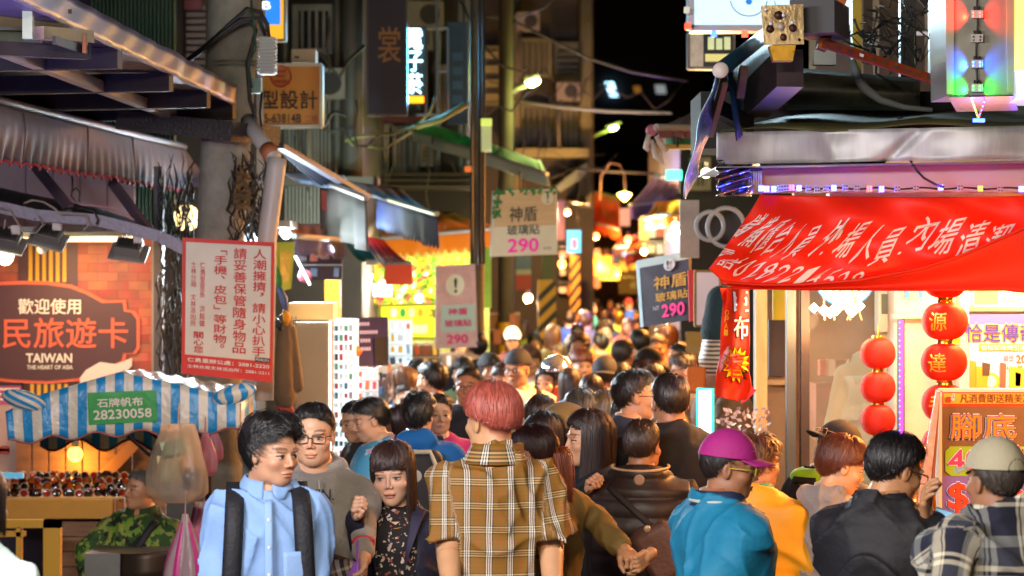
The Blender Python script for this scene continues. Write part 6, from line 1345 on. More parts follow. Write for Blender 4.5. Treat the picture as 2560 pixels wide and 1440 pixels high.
# round ducts
dc = empty('round_ducts', P(1790, 640, 12.6), 'two large pale round duct rings beside the banner edge', 'duct')
for x, y, r_0 in ((1775, 565, 34), (1815, 568, 46)): rr = r_0/F*12.6; MB().tube([P(x, y, 12.6)+Vector((rr*math.cos(t), .0, rr*1.05*math.sin(t))) for t in np.linspace(0, 6.283, 33)], .012, 8, cap=False).build('ring', M('#a8a4a0', .5), dc, smooth=True); MB().lathe(P(x, y, 12.8), [(.0001, .02), (rr*.7, .01), (rr, 0)], 18, axis='y').build('grille', M('#3a3634', .7), dc, smooth=True)
# red framed white sign, right of the purple sign
r, sf = board('framed_board', 'white board with a red side panel and thin gilt frame behind the banner tip', 'sign', R4(1738, 678, 1800, 815, 12.9), M('#d8c4c4', .5, e=.12), .04, frame=M('#7a6230', .5, .5), fw=.012); MB().prism([P(1720, 676, 12.95), P(1740, 674, 12.95), P(1740, 800, 12.95), P(1724, 805, 12.95)], (0, .03, 0)).build('red_panel', M('#c81c14', .5, e=.1), r)
r, sf = board('led_menu_board', 'glowing white menu board edged with turquoise light', 'sign', R4(1743, 972, 1782, 1190, 11.2), M('#f4fbff', .5, e=.75), .03); MB().tube([sf(u, v)[0]+Vector((0, -.005, 0)) for u, v in ((0, 0), (1, 0), (1, 1), (0, 1), (0, 0))], .006, 6).build('led_edge', M('#20d8c8', .5, e=1.2), r)
for k in range(3): subpanel('print_line', sf, .3, .2+.18*k, .7, .205+.18*k, M('#888888', .5), r)
lamp('board_light', 'AREA', P(1755, 1080, 11.1), 6, '#e0fff8', .2, r, target=P(1650, 1080, 9), sy=1)
r, sf = board('small_poster', 'dark green stall board with a pale disc behind the clothes', 'poster', R4(1715, 830, 1765, 900, 15), M('#2a3428', .6, var=.3), .02)
r = empty('lottery_bag', P(1740, 985, 12.4), 'orange cloth bag hanging in front of the far passers-by', 'bag'); v, fc = nets(lambda p: rbox(p, (0, 0, 0), (.05, .02, .07), .02)-.006*wob(p, 3, 30), (-.1, -.06, -.12), (.1, .06, .12), .008); obj('body', npmesh('bag', v, fc), r, P(1740, 950, 12.4)-wloc(r), mat=M('#d86a18', .7)); MB().tube([P(1733, 925, 12.4), P(1738, 900, 12.4), P(1746, 925, 12.4)], .004, 5).build('handle', M('#d86a18', .7), r)
# flowers / trinkets near coat
tr_ = MB(); 
for k in range(120):
    c = P(r7.uniform(1790, 1925), r7.uniform(1020, 1130), 10.6+r7.uniform(-.1, .2)); d = Vector((r7.gauss(0, 1), r7.gauss(0, 1), r7.gauss(0, 1))).normalized()*.016; e_ = d.orthogonal().normalized()*.012; tr_.add([c-d, c+e_, c+d, c-e_], [(0, 1, 2, 3)])
tag(tr_.build('trinkets', M('#8a7a84', .4, var=.6, vs=30)), 'small hanging trinkets and ribbons under the flag', 'trinkets', kind='stuff')
# shop front
sh = empty('open_shop', P(2200, 690, 11)*1, 'brightly lit shop front with glass door frames and white panelled walls', 'shop'); sh.location.z = 0
cw_ = M('#c6b4a0', .6, var=.08, vs=2); 
def sbox(nm, x0, y0, x1, y1, Y, dep, mat, par=None):
    a_, b_ = P(x0, y0, Y), P(x1, y1, Y); return MB().box(((a_.x+b_.x)/2, Y+dep/2, (a_.z+b_.z)/2), (b_.x-a_.x, dep, a_.z-b_.z)).build(nm, mat, par or sh)
sbox('timber_column', 1890, 560, 1918, 1800, 11.0, .12, M('#b08a58', .6, var=.25, vs=6, stretch=(3, 3, .5)))
sbox('timber_panel', 1918, 560, 1990, 1800, 11.6, .05, M('#8a6a46', .6, var=.35, vs=3)); sbox('painted_recess', 1922, 800, 1962, 940, 11.55, .04, M('#3c2c24', .6)); sbox('timber_rail', 1918, 950, 1992, 962, 11.5, .05, M('#b08a58', .6))  # recess is a flat dark board, its shade put into the colour
sbox('yellow_notice', 1932, 700, 1968, 800, 11.4, .02, M('#d8b010', .5, e=.2)); 
mt_ = M('#6a6c64', .35, .6); sbox('door_frame', 1968, 560, 1990, 1800, 11.0, .08, mt_); sbox('door_frame', 2003, 560, 2024, 1800, 10.98, .08, M('#5a4c44', .35, .6))
sbox('glass_pane', 2024, 600, 2196, 1800, 11.3, .01, M('#d8d0c0', .05, alpha=.16))
sbox('back_wall', 1985, 480, 2210, 1900, 13.6, .1, M('#b88a5c', .7, var=.45, vs=2.5)); sbox('back_counter', 2040, 960, 2200, 1100, 13.0, .3, M('#a8481c', .6, var=.5, vs=9))
for k in range(14): sbox('shelf_item', 2050+ (k % 7)*22, 900+(k//7)*60, 2066+(k % 7)*22, 940+(k//7)*60, 13.2, .1, M(['#c84020', '#e8c8a0', '#8a4a30', '#d89050', '#e0d8c8'][k % 5], .5, e=.1))
sbox('window_frame', 2196, 480, 2236, 830, 11.0, .12, M('#bcb4a0', .6)); sbox('window_pane', 2204, 735, 2232, 785, 10.99, .01, M('#505a4c', .3)); sbox('plaster_panel', 2236, 470, 2345, 1900, 10.8, .2, cw_)
sbox('wall_panel', 2196, 830, 2236, 1900, 11.05, .1, M('#b0a484', .6)); sbox('cornice', 2240, 770, 2345, 786, 10.78, .05, cw_); sbox('cornice', 2234, 786, 2350, 796, 10.74, .08, cw_)
for x in (2262, 2296): sbox('blue_tag', x, 722, x+11, 745, 10.77, .01, M('#2478b8', .5))
sbox('plaster_panel', 2345, 470, 2420, 1900, 10.9, .2, cw_); sbox('column', 2400, 470, 2422, 1900, 10.5, .1, M('#d0c0ac', .5)); sbox('upper_wall', 2422, 470, 2760, 1900, 10.8, .2, cw_); sbox('ledge', 2422, 765, 2760, 778, 10.6, .2, cw_)
sbox('led_column', 2247, 797, 2262, 1300, 10.6, .06, M('#3a3040', .5)); sbox('led_strip', 2250, 800, 2258, 1300, 10.58, .02, M('#b030e0', .5, e=1.4, var=.5, vs=8))
for k in range(26): MB().lathe(P(2249, 806+k*15, 10.57), [(.0001, -.004), (.004, 0), (.0001, .004)], 6).build('led', M('#4060ff', .4, e=6), sh)
sbox('yellow_notice', 2382, 800, 2400, 860, 10.48, .01, M('#e8b810', .5))
# chandelier and round sign
r = empty('chandelier', P(2100, 800, 10.6), 'angular wire chandelier with glowing white bulbs below the banner', 'chandelier')
for k, (x0, x1) in enumerate(((2058, 2062), (2098, 2126), (2082, 2086), (2128, 2154), (2150, 2118))): MB().tube([P(2108, 700, 10.6), P(x0, 720, 10.55+.03*k), P(x1, 800, 10.55+.03*k)], .004, 4).build('rod', M('#c8a060', .4, .6), r)
for k, (x, y, s_) in enumerate(((2035, 770, .022), (2060, 776, .026), (2090, 772, .03), (2110, 760, .024), (2130, 778, .028), (2150, 765, .022), (2075, 782, .024))): m_ = MB(); m_.lathe(P(x, y, 10.55), [(.0001, -s_), (s_, 0), (.0001, s_)], 12); m_.build('bulb', M('#fff0d0', .5, e=9), r, smooth=True)
lamp('chandelier_light', 'POINT', P(2095, 800, 10.5), 14, '#ffc890', .12, r)
r, sf = board('round_sign', 'white round glowing sign with a blue and gold rim, half hidden by the banner', 'sign', R4(2060, 690, 2070, 700, 10.9), M('#e8f0f4', .5, e=.6), .01)
m_ = MB(); m_.lathe(P(2112, 690, 10.85), [(.0001, 0), (.135, 0), (.138, .02)], 36, axis='y'); m_.build('disc', M('#e4eef4', .5, e=.8), r); MB().tube([P(2112, 690, 10.83)+Vector((.137*math.cos(t), 0, .137*math.sin(t))) for t in np.linspace(0, 6.283, 40)], .004, 5).build('rim', M('#2878a8', .5, e=.5), r); text(quad_surf(*R4(2150, 735, 2162, 750, 10.8)), 'R', (0, 0, 1, 1), M('#2878a8', .5), r)
# mannequin in cream coat
v, fc = nets(lambda p: smin(smin(rcone(p, (0, 0, .12), (0, 0, -.35), .10, .13), rcone(p, (-.11, 0, .10), (-.19, -.02, -.30), .045, .05), .03), rcone(p, (.11, 0, .10), (.17, -.02, -.30), .045, .05), .03)-.02*wob(p, 8, 20), (-.3, -.2, -.55), (.3, .2, .3), .010)
r = empty('mannequin', P(2165, 1110, 12.0), 'shop mannequin in an open cream coat with a wooden neck knob', 'mannequin'); obj('coat', npmesh('coat', v, fc), r, P(2165, 985, 12.0)-wloc(r), mat=M('#d8ca9c', .7, bump=.2, e=.02)); MB().lathe(P(2128, 925, 11.98), [(.028, -.05), (.026, 0), (.012, .03), (.016, .05), (.0001, .075)], 12).build('neck_knob', M('#b86a24', .4), r, smooth=True)
for k in range(3): MB().sheet(lambda u, v, k=k: P(2110+20*k+60*u, 940+110*v, 11.84)+Vector((.02*math.sin(v*4), -.03*math.sin(v*6+k), 0)), 8, 10, .004).build('lapel', M('#e0d6b4', .7), r, smooth=True)
# lanterns
def lantern_string(lab, cs, Y, rw, rh, chars):
    c0 = P(cs[0][0], cs[0][1], Y); r = empty('lantern_string', P(*cs[-1], Y), lab, 'lanterns', 'strings of red paper lanterns')
    MB().tube([P(cs[0][0], cs[0][1]-rh*1.8, Y)]+[P(x, y, Y) for x, y in cs], .003, 4).build('cord', M('#c89a30', .5), r)
    paper = cloth_mat('#de2a06', .6, .35, bump=.1, e=.10); gd = M('#c89838', .25, .8)  # paper has a faint glow put in, with no lamp inside
    for i, (x, y) in enumerate(cs):
        c = P(x, y, Y); a_, b_ = rw/F*Y, rh/F*Y; m_ = MB(); prof = []
        for k in range(61): t = -1+2*k/60; th = t*1.33; prof.append((a_*math.cos(th)**.75*(1+.022*math.cos(k*math.pi)), b_*math.sin(th)/math.sin(1.33)))
        m_.lathe(c, prof, 28); o = m_.build('lantern', paper, r, smooth=True)
        for s_ in (-1, 1): MB().lathe(c+Vector((0, 0, s_*b_*.99)), [(a_*.33, -.012), (a_*.36, 0), (a_*.33, .012)], 16).build('gold_ring', gd, o, smooth=True)
        if i < len(chars) and chars[i] != ' ':
            ch = chars[i]
            def lsf(u, v, c=c): an = -.85+u*.75-.0; zz = (.5-v)*1.0; rad = a_*math.cos(zz*1.33)**.75+.003; return c+Vector((rad*math.sin(an), -rad*math.cos(an), b_*zz)), Vector((math.sin(an), -math.cos(an), 0))
            text(lsf, ch, (0, 0, 1, 1), M('#d8a020', .4, e=.15), o, off=.003, bold=.02)
for i, (lab, cs, Y, rw, rh, chs) in enumerate((('string of three plain red lanterns in front of the cream coat', ((2195, 883), (2195, 969), (2195, 1050)), 10.4, 44, 38, ''), ('string of large red lanterns with gold characters beside the posters', ((2362, 698), (2362, 803), (2360, 905), (2362, 1008), (2362, 1112)), 9.9, 58, 46, ' 源達手'))): lantern_string(lab, cs, Y, rw, rh, chs)
# posters
r, sf = board('lottery_poster', 'lottery poster with purple headline characters and a gold ball', 'poster', R4(2424, 786, 2700, 985, 10.4), M('#b8c0d4', .4, var=.2, vs=4, e=.06), .01); q = (2424, 786, 2700, 985)
subpanel('purple_header', sf, 0, 0, 1, .12, M('#5a5aa8', .4), r)
for dx, mt, bo, of in ((0, M('#e8a818', .5), .028, .003), (0, M('#3c2c7a', .5), .006, .009)): text(sf, '恰是傳奇', (-.04, .12, .60, .34), mt, r, bold=bo, off=of)
subpanel('orange_strip', sf, .08, .37, 1, .46, M('#d88a1c', .4), r, .004); text(sf, '恰恰彭政閔引退紀念刮刮樂', (.10, .38, .80, .45), wt, r, off=.007, bold=.001); text(sf, '頭獎', (.30, .51, .40, .60), M('#6a3a4a', .5), r); text(sf, '2000萬', (.42, .49, .70, .62), M('#d8541c', .5), r, bold=.006); text(sf, '100萬', (.34, .64, .48, .70), M('#c87818', .5), r, bold=.003)
MB().add([sf(.19+.08*math.cos(t), .84+.11*math.sin(t))[0]+Vector((0, -.006, 0)) for t in np.linspace(0, 6.28, 22)[:-1]], [tuple(range(21))]).build('gold_ball', M('#e8b020', .4), r); MB().add([sf(.19+.05*math.cos(t), .84+.075*math.sin(t))[0]+Vector((0, -.010, 0)) for t in np.linspace(0, 6.28, 22)[:-1]], [tuple(range(21))]).build('pale_disc', M('#e0c8b8', .4), r)
for (x0, y0, x1, y1, c) in ((2424, 900, 2440, 985, '#c87818'), (2440, 915, 2470, 985, '#d88818'), (2455, 905, 2475, 940, '#3a2418'), (2500, 905, 2515, 985, '#6a4434'), (2524, 918, 2580, 975, '#e0a020'), (2538, 930, 2552, 965, '#3a2a1c')): MB().prism([P(x0, y0, 10.39), P(x1, y0+4, 10.39), P(x1-2, y1, 10.39), P(x0, y1, 10.39)], (0, -.003-.0003*(x0 % 7), 0)).build('printed_shape', M(c, .4), r)
r, sf = board('wheel_poster', 'small cream and orange poster above the lottery poster', 'poster', R4(2432, 700, 2640, 764, 10.5), M('#d89a4c', .5, var=.2), .01, frame=M('#c8b8a0', .5), fw=.008); subpanel('cream_field', sf, .3, 0, 1, 1, M('#d8c4a4', .5), r); text(sf, '幸運輪盤', (.36, .42, .66, .64), M('#b0402c', .5), r, off=.007); text(sf, '每張售價200元', (.34, .72, .72, .90), M('#b0402c', .5), r, off=.007)
# massage sign
Ym = 9.0; r, sf = board('massage_sign', 'big foot massage sign with outlined orange characters, price and thumbs up', 'sign', R4(2350, 976, 2680, 1700, Ym), M('#7a5434', .35, var=.35, vs=3), .05, frame=M('#d0c0a8', .4), fw=.012); Hh = 724.; V_ = lambda y: (y-976)/Hh; U_ = lambda x: (x-2350)/330
subpanel('red_header', sf, 0, 0, 1, V_(1016), M('#c8380c', .35), r); subpanel('yellow_strip', sf, U_(2358), V_(983), 1, V_(1009), M('#e0a02c', .35), r, .005); text(sf, '凡消費即送精美冷飲', (U_(2399), V_(984), U_(2600), V_(1007)), M('#7a3408', .5), r, off=.008, bold=.0012)
text(sf, '☝', (U_(2368), V_(983), U_(2386), V_(1007)), wt, r, off=.008, bold=.002); MB().prism([P(2366, 992, Ym-.012), P(2377, 992, Ym-.012), P(2377, 1006, Ym-.012), P(2366, 1006, Ym-.012)], (0, -.002, 0)).build('red_cuff', M('#b82010', .5), r)
subpanel('purple_field', sf, 0, V_(1190), 1, V_(1300), M('#7a5a98', .35), r, .002); subpanel('blue_field', sf, 0, V_(1296), 1, 1, M('#5c78a8', .35), r, .0022)
def outl(s, x0, y0, x1, y1, c, b1=.046, b2=.030, b3=.011):
    for bo, cc, of in ((b1, '#e8dcd0', .006), (b2, '#4a3070', .009), (b3, c, .012)): text(sf, s, (U_(x0), V_(y0), U_(x1), V_(y1)), M(cc, .4), r, off=of, bold=bo*.6)
outl('腳', 2376, 1036, 2448, 1096, '#e8780c'); outl('底', 2460, 1036, 2536, 1096, '#e8780c')
MB().prism([P(x, y, Ym-.004) for x, y in ((2363, 1128), (2375, 1116), (2560, 1116), (2560, 1190), (2378, 1190), (2363, 1178))], (0, -.002, 0)).build('green_patch', M('#8aa41c', .35), r); 
for bo, cc, of in ((.020, '#e8e0d0', .009), (.008, '#d83060', .012)): text(sf, '40', (U_(2370), V_(1124), U_(2450), V_(1178)), M(cc, .4), r, off=of, bold=bo)
outl('按', 2530, 1116, 2600, 1170, '#e8780c'); outl('$', 2370, 1208, 2418, 1280, '#d83c10', .05, .034, .014); outl('399', 2436, 1225, 2640, 1290, '#d83c10'); text(sf, '(內含', (U_(2366), V_(1300), U_(2440), V_(1324)), M('#e8a818', .5), r, off=.006, bold=.002)
# wrapped strip, gold figures
r = empty('plastic_strip', P(2300, 1330, 8.9), 'tall clear plastic covered pole leaning in front of the massage sign', 'pole'); m_ = MB(); m_.prism([P(2342, 978, 8.9), P(2350, 985, 8.9), P(2316, 1300, 8.9), P(2300, 1330, 8.9), P(2284, 1320, 8.9), P(2296, 1240, 8.9)], (0, .03, 0)); m_.build('plastic_cover', M('#c89a88', .2, bump=.8, bs=40, var=.3, vs=20, alpha=.9), r); MB().tube([P(2345, 980, 8.92), P(2300, 1700, 8.92)], .008, 6).build('rod', M('#8a5030', .5), r)
gdm = M('#c86a10', .22, .55, e=.12, bump=.3, bs=12)
r = empty('gold_ornament', P(2300, 1440, 9.4), 'shiny gold foil ornament figure glowing beside the phone holder', 'ornament')
v, fc = nets(lambda p: smin(smin(ell(p, (0, 0, .12), (.055, .05, .08)), ell(p, (0, 0, -.05), (.075, .06, .11)), .02), ell(p, (.03, -.02, -.22), (.07, .06, .09)), .02)-.02*wob(p, 2, 22), (-.13, -.12, -.36), (.15, .12, .25), .008); obj('figure', npmesh('gold', v, fc), r, P(2298, 1240, 9.5)-wloc(r), mat=gdm)
r = empty('potted_plant', P(2360, 1460, 9.1), 'small green leafy plant at the foot of the massage sign', 'plant')
for k in range(16):
    a_ = r7.uniform(0, 6.28); L_ = r7.uniform(.08, .15); c = P(2348, 1400, 8.85); m_ = MB(); d = Vector((math.cos(a_)*.6, math.sin(a_)*.6, .9)).normalized(); sd = d.cross(Vector((0, 0, 1))).normalized()*.012
    m_.sheet(lambda u, v: c+d*(L_*v)+sd*((u-.5)*2*math.sin(min(1, v+.12)*math.pi)**.8)+Vector((0, 0, -.05*v*v)), 3, 7, .001); m_.build('leaf', M('#4a7a14', .5, var=.3), r, smooth=True)
MB().lathe(P(2348, 1420, 8.85), [(.0001, -.06), (.04, -.06), (.05, .03), (.045, .03)], 14).build('pot', M('#8a4a2c', .6), r, smooth=True)
# ================================================================ top right: brackets, steel, light boxes
r, sf = board('screen_sign', 'large pale glowing sign panel with blue dots and thin arcs at the top', 'sign', R4(1728, -160, 2140, 70, 12.5), M('#b8d8e4', .5, e=.85, var=.08, vs=1), .15, frame=M('#a8b0b4', .4, .5), fw=.03)
for x in (1872, 1982, 2040): MB().add([P(x+8*math.cos(t), 4+8*math.sin(t), 12.47) for t in np.linspace(0, 6.28, 17)[:-1]], [tuple(range(16))]).build('blue_dot', M('#1478c8', .5, e=.6), r); MB().tube([P(x+46*math.cos(t), -2+42*math.sin(t), 12.46) for t in np.linspace(.1, 3.04, 14)], .003, 4).build('arc', M('#406878', .5), r)
for x, y, c in ((1719, 66, '#ff2010'), (1785, 85, '#2040ff'), (1862, 85, '#ff2818'), (1717, 25, '#e0dcc0')): MB().box(P(x, y, 12.35), (.028, .02, .03)).build('led_module', M(c, .5, e=10 if c != '#e0dcc0' else .3), r)
lamp('sign_light', 'AREA', P(1930, 0, 12.2), 30, '#c8ecff', .6, r, target=P(1930, 500, 8), sy=.4)
r, sf = board('hanging_sign', 'small unlit sign with pale glyphs below the glowing panel', 'sign', R4(1722, 82, 1835, 170, 14), M('#1c1a22', .5), .1, frame=M('#7a6a5a', .5)); subpanel('pale_strip', sf, 0, 0, .32, 1, M('#b8a890', .5, e=.3, var=.4, vs=20), r); [subpanel('pale_mark', sf, .42+.18*k, .12+.04*(k % 2), .56+.18*k, .48, M('#d8e0a0', .5, e=.5), r) for k in range(3)]; subpanel('yellow_strip', sf, .36, .60, 1, .82, M('#d8cc78', .5, e=.5), r)
r = empty('rusty_bracket', P(1957, 150, 8.6), 'rusty bolted steel bracket plate with a yellow stained foot', 'bracket'); pl_ = M('#b39a6c', .32, .7, var=.35, vs=10, dirt=.9, bump=.2)
MB().prism([P(1903, 14, 8.6), P(2008, 10, 8.6), P(2010, 110, 8.6), P(1910, 112, 8.6)], (0, .012, 0)).build('plate', pl_, r); MB().prism([P(1923, 114, 8.62), P(1990, 112, 8.62), P(1982, 152, 8.62), P(1934, 152, 8.62)], (0, .06, 0)).build('foot', M('#c89428', .3, .6, var=.3, vs=14, dirt=.5), r)
for (x, y, rr, c) in ((1946, 38, 11, '#3c1c0c'), (1925, 72, 10, '#3c1c0c'), (1982, 70, 10, '#3c1c0c'), (1958, 93, 9, '#4a2410'), (1952, 66, 10, '#b0a088'), (1914, 24, 5, '#e8ecf0'), (1958, 38, 5, '#e8ecf0'), (1927, 59, 5, '#e0e4f0'), (1980, 56, 5, '#e0e4f0'), (1998, 99, 4, '#1c1008')):
    MB().lathe(P(x, y, 8.585), [(.0001, -.010), (rr*.6/F*8.6, -.009), (rr/F*8.6, 0)], 14, axis='y').build('bolt' if c[1] in '34b' else 'hole', M(c, .5, .3), r, smooth=True)
MB().beam(P(2030, 40, 8.7), P(2070, 60, 9.2), .16, .12).build('box_section', M('#1c1a1e', .5, .4), r)
r = empty('roller_tube', P(1850, 200, 9), 'white capped shutter roller with a hanging metallic blue sheet', 'roller'); MB().tube([P(1801, 175, 9.0), P(1950, 60, 11.2)], .030, 20).build('tube', M('#1c3a4a', .35, .4), r, smooth=True); MB().lathe(P(1802, 175, 8.97), [(.0001, -.006), (.027, -.004), (.0295, .004), (.029, .03)], 24, axis='y').build('end_cap', M('#c8b8ac', .6), r, smooth=True)
def sheet_(u, v): x = np.interp(v, [0, .3, .7, 1], [1790, 1755, 1725, 1708]); return P(x+np.interp(v, [0, .3, .8, 1], [12, 32, 22, 4])*u, 190+305*v+10*u*(1-v), 9.0+.35*u)+Vector((.006*math.sin(v*13+u*3), 0, 0))
MB().sheet(sheet_, 14, 40, .004).build('hanging_sheet', M('#8ab0b8', .25, .5, bump=.5, bs=9, var=.3, vs=5), r, smooth=True)
MB().beam(P(1812, 200, 9.1), P(1776, 330, 9.4), .02, .05).build('guide_rail', M('#8a6c60', .4, .5), r); MB().beam(P(1975, 170, 8.9), P(1890, 250, 9.6), .10, .14).build('support_beam', M('#3a2c2c', .4, .5, var=.3), r)
MB().sheet(lambda u, v: P(1815, 165, 9.2).lerp(P(1925, 75, 11), u)+Vector((.05*v, .1*v, -.28*v)), 8, 5, .004).build('blue_curtain', M('#12384c', .4, .3, bump=.4, bs=12), r, smooth=True)
r = empty('steel_bracket', P(1820, 330, 9.3), 'black jointed awning arm behind the metallic sheet', 'awning arm'); MB().beam(P(1790, 270, 9.3), P(1870, 310, 9.6), .05, .06).build('arm', M('#14100f', .5, .4), r); MB().beam(P(1860, 170, 9.3), P(1850, 240, 9.4), .03, .03).build('arm', M('#6a5448', .5), r)
r = empty('orange_beam', P(2070, 130, 9), 'rusty orange steel channel slanting down to a slotted angle iron', 'steel beam'); MB().beam(P(2135, -80, 9.0), P(2052, 125, 9.0), .035, .065, up=(0, -1, 0)).build('channel', M('#a8561c', .5, .3, var=.5, vs=12, dirt=.9), r)
a_, b_ = P(2060, 108, 8.95), P(2372, 212, 9.3); MB().beam(a_, b_, .02, .034, up=(0, 0, 1)).build('slotted_angle', M('#9c3e18', .55, .2, var=.3, vs=14, dirt=.5), r)
for k in range(10): p = a_.lerp(b_, .10+.09*k)+Vector((0, -.013, .0)); MB().beam(p-Vector((.012, 0, -.004)), p+Vector((.012, 0, -.004)), .002, .011).build('slot', M('#1c1210' if k != 2 else '#d8d8e0', .6), r)
for i, (x, w_, Y, c, lab) in enumerate(((2140, 22, 10.5, '#b0941c', 'yellow painted vertical pipe behind the steel channel'), (2210, 60, 14, '#7a98a8', 'pale blue lit column behind the tangled wires'), (2268, 38, 10.8, '#2c2a26', 'black steel upright post among the wires'), (2335, 24, 10.9, '#4a4238', 'brown grey upright post near the led column'))):
    r = empty('upright', P(x, 260, Y), lab, 'post'); MB().box(P(x, 0, Y)+Vector((0, 0, .1)), (w_/F*Y, .06, .9)).build('section', M(c, .5, .2, var=.2, vs=6, e=.12 if i == 1 else 0), r)
r = empty('wall_panels', P(2400, 200, 13), 'grey brown upper wall with window frames behind the steelwork', 'wall'); MB().box(P(2340, 60, 13.2)+Vector((0, .2, .3)), (1.3, .3, 1.7)).build('wall', M('#5a4e44', .8, var=.3, vs=3), r)
for x in (2150, 2190, 2320, 2360): MB().box(P(x, 30, 13), (.03, .03, .7)).build('mullion', M('#8a8070', .5), r)
MB().box(P(2330, 84, 12.9), (.18, .03, .018)).build('white_bar', M('#c8ccd0', .5, e=.2), r); MB().beam(P(2290, -20, 12), P(2370, 80, 12), .03, .03).build('brace', bk_, r)
dk_ = empty('metal_duct', P(2050, 250, 9.9), 'long grey green stained metal duct above the canopy roof', 'duct'); MB().sheet(lambda u, v: P(1960+340*u, 168+30*u+(104)*v*(1-.25*u), 10.2+.15*math.sin(v*math.pi)*-1), 20, 8, .005).build('duct_skin', M('#5a5a48', .5, .4, var=.4, vs=4, dirt=.6, stretch=(3, 1, 1)), dk_, smooth=True)
MB().box(P(1980, 300, 10.6)+Vector((.2, .3, 0)), (1.2, .6, .25)).build('dark_plinth', M('#181a16', .8), dk_)
lw = MB()
for i in range(26):
    rr = random.Random(40+i); x, y = rr.uniform(2090, 2260), rr.uniform(0, 120); lw.tube([P(x+k*rr.uniform(6, 34), y+k*rr.uniform(-4, 26)+12*math.sin(k*1.7+i), 9.9+rr.uniform(-.1, .2)) for k in range(6)], rr.choice((.002, .003, .005)), 5)
tag(lw.build('loose_wires', M('#1c2224', .6), smooth=True), 'loose wires tangled above the metal duct by the black post', 'wires', kind='stuff')
r = empty('insulated_pipe', P(2200, 260, 9.8), 'grey wrapped pipe curving down over the canopy roof', 'pipe'); MB().tube([P(x, y, 9.8) for x, y in ((2130, 150), (2142, 190), (2160, 220), (2200, 250), (2260, 268), (2330, 275))], [.016, .02, .022, .016, .012, .01], 10).build('pipe', M('#6a706c', .6, var=.3), r, smooth=True)
r = empty('small_breaker_box', P(2060, 165, 9.9), 'small white electrical box behind the slotted iron', 'electrical box'); MB().box(P(2060, 145, 9.9), (.09, .06, .06)).build('housing', M('#a8a898', .5), r)
# led column sign
Yq = 8.6; r = empty('sign_box', P(2450, 260, Yq), 'tall aluminium sign box with coloured led modules down its front', 'sign box'); al = M('#a8a494', .35, .5, var=.15, vs=5, dirt=.2)
MB().prism([P(2362, -200, Yq), P(2535, -200, Yq), P(2532, 236, Yq), P(2370, 238, Yq)], (0, .35, 0)).build('casing', al, r)
for x0, x1, y1 in ((2360, 2384, 236), (2512, 2534, 232)): MB().prism([P(x0, -200, Yq-.006), P(x1, -200, Yq-.006), P(x1, y1, Yq-.006), P(x0+6, y1, Yq-.006)], (0, -.008, 0)).build('edge_profile', M('#b8b090', .35, .4), r)
MB().prism([P(2370, 240, Yq-.005), P(2534, 236, Yq-.005), P(2545, 272, Yq+.3), P(2392, 276, Yq+.3)], (0, 0, -.006)).build('underside', M('#8a88a0', .25, .8), r)
MB().prism([P(2538, -200, Yq-.02), P(2700, -200, Yq-.02), P(2700, 172, Yq-.02), P(2538, 175, Yq-.02)], (0, .3, 0)).build('yellow_light_panel', M('#f8e880', .5, e=.65), r); MB().prism([P(2538, 177, Yq-.02), P(2700, 174, Yq-.02), P(2700, 248, Yq-.02), P(2546, 250, Yq-.02)], (0, .3, 0)).build('white_light_panel', M('#d8d8e8', .5, e=.6), r)
MB().tube([P(2442+2*math.sin(y/30), y, Yq-.012) for y in range(-60, 240, 20)], .0035, 6).build('wire', blackcable, r, smooth=True)
for y, c, e_, pw in ((36, '#ff2010', 9, 1.4), (96, '#5a5048', 0, 0), (160, '#2060ff', 9, 1.2), (220, '#10e040', 8, 1.2)):
    m0 = MB().box(P(2442, y, Yq-.02), (.04, .02, .028)).build('led_module', M('#b8b0a4', .5), r); m_ = MB()
    for dx in (-.012, .012):
        for dz in (-.006, .006): m_.lathe(P(2442, y, Yq-.034)+Vector((dx, 0, dz)), [(.0001, -.003), (.0035, 0)], 8, axis='y')
    m_.build('led', M('#ffffff' if e_ else c, .4, e=e_, ec=c), m0)
    for dx in (-.008, .008): MB().box(P(2442, y-10, Yq-.018)+Vector((dx, 0, .006)), (.006, .012, .016)).build('clip', bk_, m0)
    if pw: [lamp('led_glow', 'SPOT', P(2442, y, Yq-.05)+Vector((s_*.02, 0, 0)), pw*1.1, c, .004, r, target=P(2442, y, Yq)+Vector((s_*.09, .0, 0)), spot=100) for s_ in (-1, 1)]
for k in range(22):
    s_ = -1 if k % 2 else 1; t = k/22; MB().lathe(P(2446+s_*(20*(1-t)), 240+56*t, Yq+.02+.1*t), [(.0001, -.004), (.004, 0), (.0001, .004)], 6).build('led_bulb', M(['#ff2010', '#10e040', '#2060ff', '#ff8010'][k % 4], .4, e=8), r)
MB().box(P(2447, 301, Yq+.15), (.04, .02, .012)).build('blue_led', M('#3050ff', .4, e=12), r); lamp('led_glow', 'POINT', P(2447, 296, Yq+.05), 2.2, '#2030ff', .01, r)
r = building('plain beige building continuing the right shop row beyond the massage sign', 2710, 5200, 11.3, 6, 6.5, M('#8c7c68', .8, var=.25, vs=2, dirt=.3))
for k in range(3): window(r, 2850+k*480, 300, 3150+k*480, 560, 11.25, gfr, glassd, bars=4)
r = building('plain grey building continuing the left shop row beyond the billboard', -2600, -260, 15.4, 6, 7, M('#5c5650', .85, var=.3, vs=2, dirt=.3))
for k in range(3): window(r, -1300+k*330, 200, -1080+k*330, 460, 15.35, gfr, glassd, bars=4)
